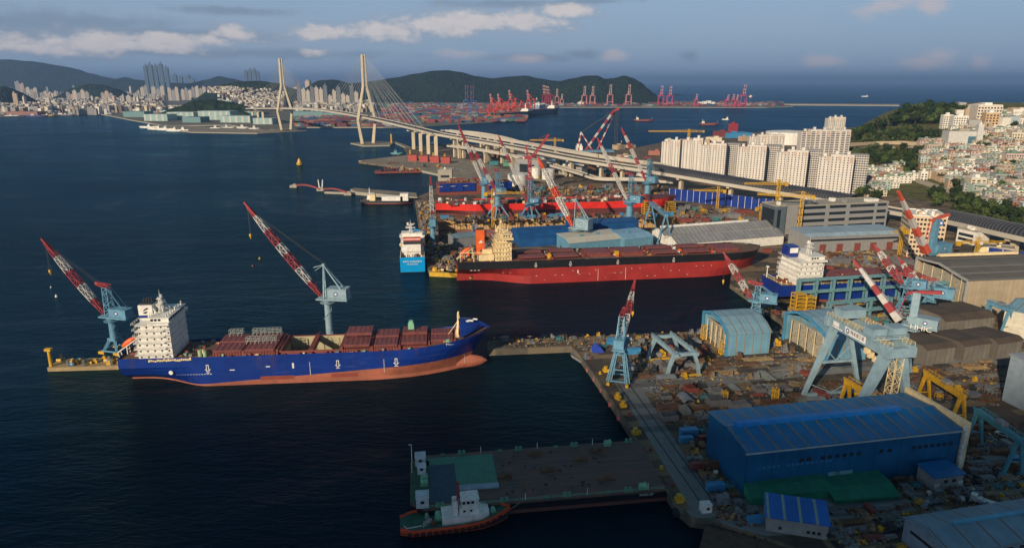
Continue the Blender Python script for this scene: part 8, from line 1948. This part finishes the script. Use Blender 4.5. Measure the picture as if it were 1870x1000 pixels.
# rails of the crane road and the yard
for (a, b, l) in (((1128, 700), (1285, 925), 'left crane rail along the quay road'), ((1148, 700), (1300, 912), 'right crane rail along the quay road'), ((1200, 693), (1480, 672), 'rail under the small gantry feet'), ((1230, 673), (1480, 655), 'second rail behind the small gantry feet')):
    a, b = at(*a, 3), at(*b, 3); m = MB()
    for o in (0,): m.beam(a + Vector((0, 0, .1)), b + Vector((0, 0, .1)), .35, .12)
    o = m.build('crane_rail', DARK); struct(o); o['label'] = l
# road lamps on the elevated road
for i in range(2, 50, 4):
    c = epath[i]; root = thing('street_lamp', f'slim street lamp on the elevated road {"near the bridge" if i < 18 else "behind the dock cranes" if i < 36 else "before the road tube"}', 'street lamp', c + Vector((0, 0, 0)), R(-40), 'street lamps on the elevated road'); m = MB(); m.cyl((0, 10.4, 0), (0, 10.4, 11), .25, .16, 6); m.beam((0, 10.4, 11), (0, 8, 11.4), .2, .2); m.build('pole', GREY, root); m = MB(); m.box(0, 7.8, 11.2, .5, 1.2, .3); m.build('lamp_head', WHITE, root)
# vehicles
def car(p, rz, mt, label, s=1.0, grp='cars', truck=False):
    root = thing('truck' if truck else 'parked_car', label, 'truck' if truck else 'car', p, rz, grp); root.scale = (s, s, s)
    m = MB()
    if truck: m.box(-.8, 0, .7, 4.4, 2.1, .3, 0); m.box(-.8, 0, 1.0, 4.4, 2.1, .5, 0); m.box(2.3, 0, .5, 1.6, 2.0, 1.9, 0)
    else: m.prism([(-2.1, -.85), (2.1, -.85), (2.1, .85), (-2.1, .85)], .35, .85); m.hexa([(-1.5, -.8, .85), (1.1, -.8, .85), (1.1, .8, .85), (-1.5, .8, .85), (-1.1, -.65, 1.42), (.5, -.65, 1.42), (.5, .65, 1.42), (-1.1, .65, 1.42)])
    m.build('body', mt, root)
    m = MB()
    if truck: m.box(3.12, 0, 1.4, .06, 1.7, .7)
    else: m.hexa([(-1.4, -.82, .9), (1.0, -.82, .9), (1.0, .82, .9), (-1.4, .82, .9), (-1.1, -.69, 1.34), (.45, -.69, 1.34), (.45, .69, 1.34), (-1.1, .69, 1.34)])
    m.build('cabin_glass', GLASS, root)
    for x in (-1.3, 1.3):
        for y in (-.85, .85): m = MB(); m.cyl((x, y - .1, .34), (x, y + .1, .34), .34, .34, 10); m.build('wheel', BLACK, root)
CM = [(WHITE, 'white'), (GREY, 'grey'), (SKYB, 'blue'), (DARK, 'black'), (RED, 'red')]
for i, (px, py) in enumerate(((1795, 920), (1843, 922), (1838, 935), (1630, 870), (1830, 795), (1700, 742), (1560, 905), (1690, 925), (1770, 940), (1820, 955))):
    mt, cn = CM[(0, 0, 1, 2, 0, 2, 4, 1, 0, 2)[i]]; p = at(px, py, 3.08)
    if not blocked(p): car(p, rnd.uniform(0, 3), mt, f'{cn} {"truck" if i % 3 == 0 else "car"} in the shaded store yard, {("beside the small house", "at the right edge", "behind another car", "by the tarp shelter", "on the road at right", "under the yellow gantry", "before the green shelter", "left of the slate hall", "behind the slate hall", "at the slate hall roof edge")[i]}', 1.15, 'vehicles in the yard', i % 3 == 0)
for i in range(22):
    px = 1566 + i * 6.6; q = hit(px, 270 + rnd.uniform(-.6, .6) + max(0, px - 1690) * .1); mt, cn = CM[rnd.choice((0, 0, 1, 3, 4))]; car(q + Vector((0, 0, .1)), rnd.uniform(-.2, .2), mt, f'{cn} car parked below the tan hillside wall, {("left", "middle", "right")[min(2, i // 8)]} part', 1.25, 'cars below the hillside wall')
# pallets with timber, white heaps and the blue tent
p = at(1091, 640, 3.1); root = thing('tarp_tent', 'small bright blue tarp over a boat at the head of the quay', 'tarp', p, YA); m = MB(); m.hexa([(-3, -3, 0), (3, -3, 0), (3, 3, 0), (-3, 3, 0), (-.4, -3, 3.4), (.4, -3, 3.4), (.4, 3, 3.4), (-.4, 3, 3.4)]); m.build('cover', pm('vivid_blue', (.02, .06, .42), .6), root)
for (px, py, l, mt) in ((1273, 938, 'white site cabin at the lower quay corner', WHITE), (1304, 925, 'grey site cabin behind the lower quay corner', GREY)):
    p = at(px + 15, py - 6, 3.1); root = thing('site_cabin', l, 'cabin', p, YA); m = MB(); m.box(0, 0, 0, 3.2, 2.6, 2.7); m.build('wall', mt, root); m = MB(); m.box(0, 0, 2.7, 3.5, 2.9, .15); m.build('roof', mt, root); m = MB(); m.box(.3, -1.33, 1.1, 1.0, .08, .9); m.build('window', GLASS, root)
# green sheds, low roofs and trees under the elevated road
for i in range(40):
    px = rnd.uniform(890, 1200); y0 = 300 + (px - 890) * .10 - 12; py = rnd.uniform(y0 - 6, y0 + 14) if px < 1100 else rnd.uniform(290, 330)
    far_block(px, py, rnd.uniform(10, 26), py - rnd.uniform(4, 8), 0, f'{("green", "white", "grey", "teal", "rusty")[i % 5]} low roof between the road ramps and the water', mat=(GREEN, WHITE, GREY, TEAL, RUST)[i % 5], group='low roofs behind the elevated road', name='workshop', cat='workshop', top=False)

def litter(name, label, polys, n, z=3.0, smin=.2, smax=1.4, seed=1, mats=None, hz=.9):
    r = random.Random(seed); m = MB(); mats = mats or [RUST, STEELG, GREY, TANP, DARK, WOOD, GALV, OXIDE, YEL]; tot = 0; tries = 0
    while tot < n and tries < n * 6:
        tries += 1; poly = r.choice(polys); xs = [p[0] for p in poly]; ys = [p[1] for p in poly]; px, py = r.uniform(min(xs), max(xs)), r.uniform(min(ys), max(ys))
        if not inpoly(px, py, poly): continue
        p = at(px, py, z)
        if blocked(p): continue
        if r.random() < .7: uu, vv = p.dot(U2), p.dot(V2); vv = round(vv / 4.6) * 4.6 + r.uniform(-.9, .9); p = U2 * uu + V2 * vv + Vector((0, 0, z))
        k = r.random(); mi = min(len(mats) - 1, int(r.random() ** 1.5 * len(mats))); w, d, h = r.uniform(smin, smax) * (2.4 if k < .4 else 1), r.uniform(smin, smax) * (.3 if k < .4 else 1), r.uniform(.1, hz) * (.35 if k < .5 else 1)
        m.box(p.x, p.y, z, w, d, h, mi, YA + r.choice((0, math.pi / 2, r.uniform(0, 3)))); tot += 1
    tag(m.build(name, mats), label, 'litter', kind='stuff')
litter('yard_litter', 'loose steel offcuts and small gear strewn over the near yard', [[(1185, 705), (1560, 695), (1560, 750), (1215, 768)], [(1150, 640), (1490, 640), (1480, 690), (1150, 700)], [(1240, 778), (1300, 765), (1350, 915), (1300, 905)], [(1640, 665), (1840, 650), (1850, 740), (1650, 730)], [(1410, 600), (1500, 600), (1500, 655), (1410, 650)], [(900, 617), (1290, 606), (1290, 640), (1070, 642), (1040, 631), (900, 634)]], 3600, seed=5, smax=1.1)
litter('scrap_litter', 'loose scrap and pallets strewn over the shaded lower yard', [[(1515, 920), (1650, 900), (1875, 870), (1875, 915), (1660, 960), (1600, 1000), (1515, 1000)], [(1640, 865), (1870, 845), (1870, 885), (1640, 900)], [(1755, 770), (1850, 770), (1870, 850), (1760, 850)], [(1305, 915), (1385, 915), (1392, 960), (1305, 945)]], 3600, seed=6, smax=1.0)
litter('dock_litter', 'steel parts and staging strewn over the dock sides', [[(1225, 376), (1430, 390), (1430, 440), (1260, 410)], [(760, 370), (796, 368), (800, 480), (782, 488)], [(860, 338), (1215, 340), (1215, 365), (940, 355)], [(800, 400), (1270, 392), (1270, 399), (800, 405)], [(1480, 458), (1700, 462), (1700, 520), (1500, 480)], [(1440, 560), (1650, 560), (1640, 620), (1440, 590)], [(800, 445), (950, 445), (845, 492), (800, 488)], [(1340, 525), (1410, 545), (1440, 585), (1400, 560)], [(1720, 468), (1870, 478), (1870, 505), (1720, 495)]], 6500, smin=.6, smax=2.6, hz=2.6, seed=7)
litter('pit_litter', 'staging and blocks on the dry dock floor', [[(805, 425), (1000, 422), (1000, 436), (805, 440)]], 400, z=-7.9, smin=.6, smax=2.6, hz=2.5, seed=8)
# ================================================================= air and cloud
def build_haze():
    m = bpy.data.materials.new('haze'); m.use_nodes = True; t = NT(m.node_tree); t.n.clear()
    v = t('ShaderNodeVolumePrincipled'); v.inputs['Color'].default_value = (.34, .56, .98, 1); v.inputs['Density'].default_value = HAZE_D
    v.inputs['Anisotropy'].default_value = .2
    t('ShaderNodeOutputMaterial', {1: v.outputs[0]})
    mb = MB(); mb.box(0, 30000, -4, 70000, 66000, 480)
    o = mb.build('haze', m); o['kind'] = 'stuff'; o['label'] = 'thin blue haze over the harbour'; o['category'] = 'haze'
HAZE_D = 5.8e-5
build_haze()
def build_cloud():
    D = 3000.0; c = Vector((150, SH_CY, 0)) + SDIR * D
    mb = MB(); nu, nv = 96, 24; rows = []
    for j in range(nv + 1):
        ph = math.pi * j / nv - math.pi / 2; r = []
        for i in range(nu):
            th = 2 * math.pi * i / nu
            d = Vector((math.cos(ph) * math.cos(th), math.cos(ph) * math.sin(th), math.sin(ph)))
            k = 1 + .05 * noise.fractal(d * 3.0, .7, 2, 5)
            r.append(c + Vector((d.x * 1500, d.y * SH_RY, d.z * 60)) * k)
        rows.append(r)
    mb.strip(rows, closed=True)
    o = mb.build('cloud', pm('cloud_white', (.8, .8, .8), 1.0), smooth=True)
    tag(o, 'cloud bank behind the viewer shading the near yard', 'cloud')
SH_CY, SH_RY = -245, 510
build_cloud()
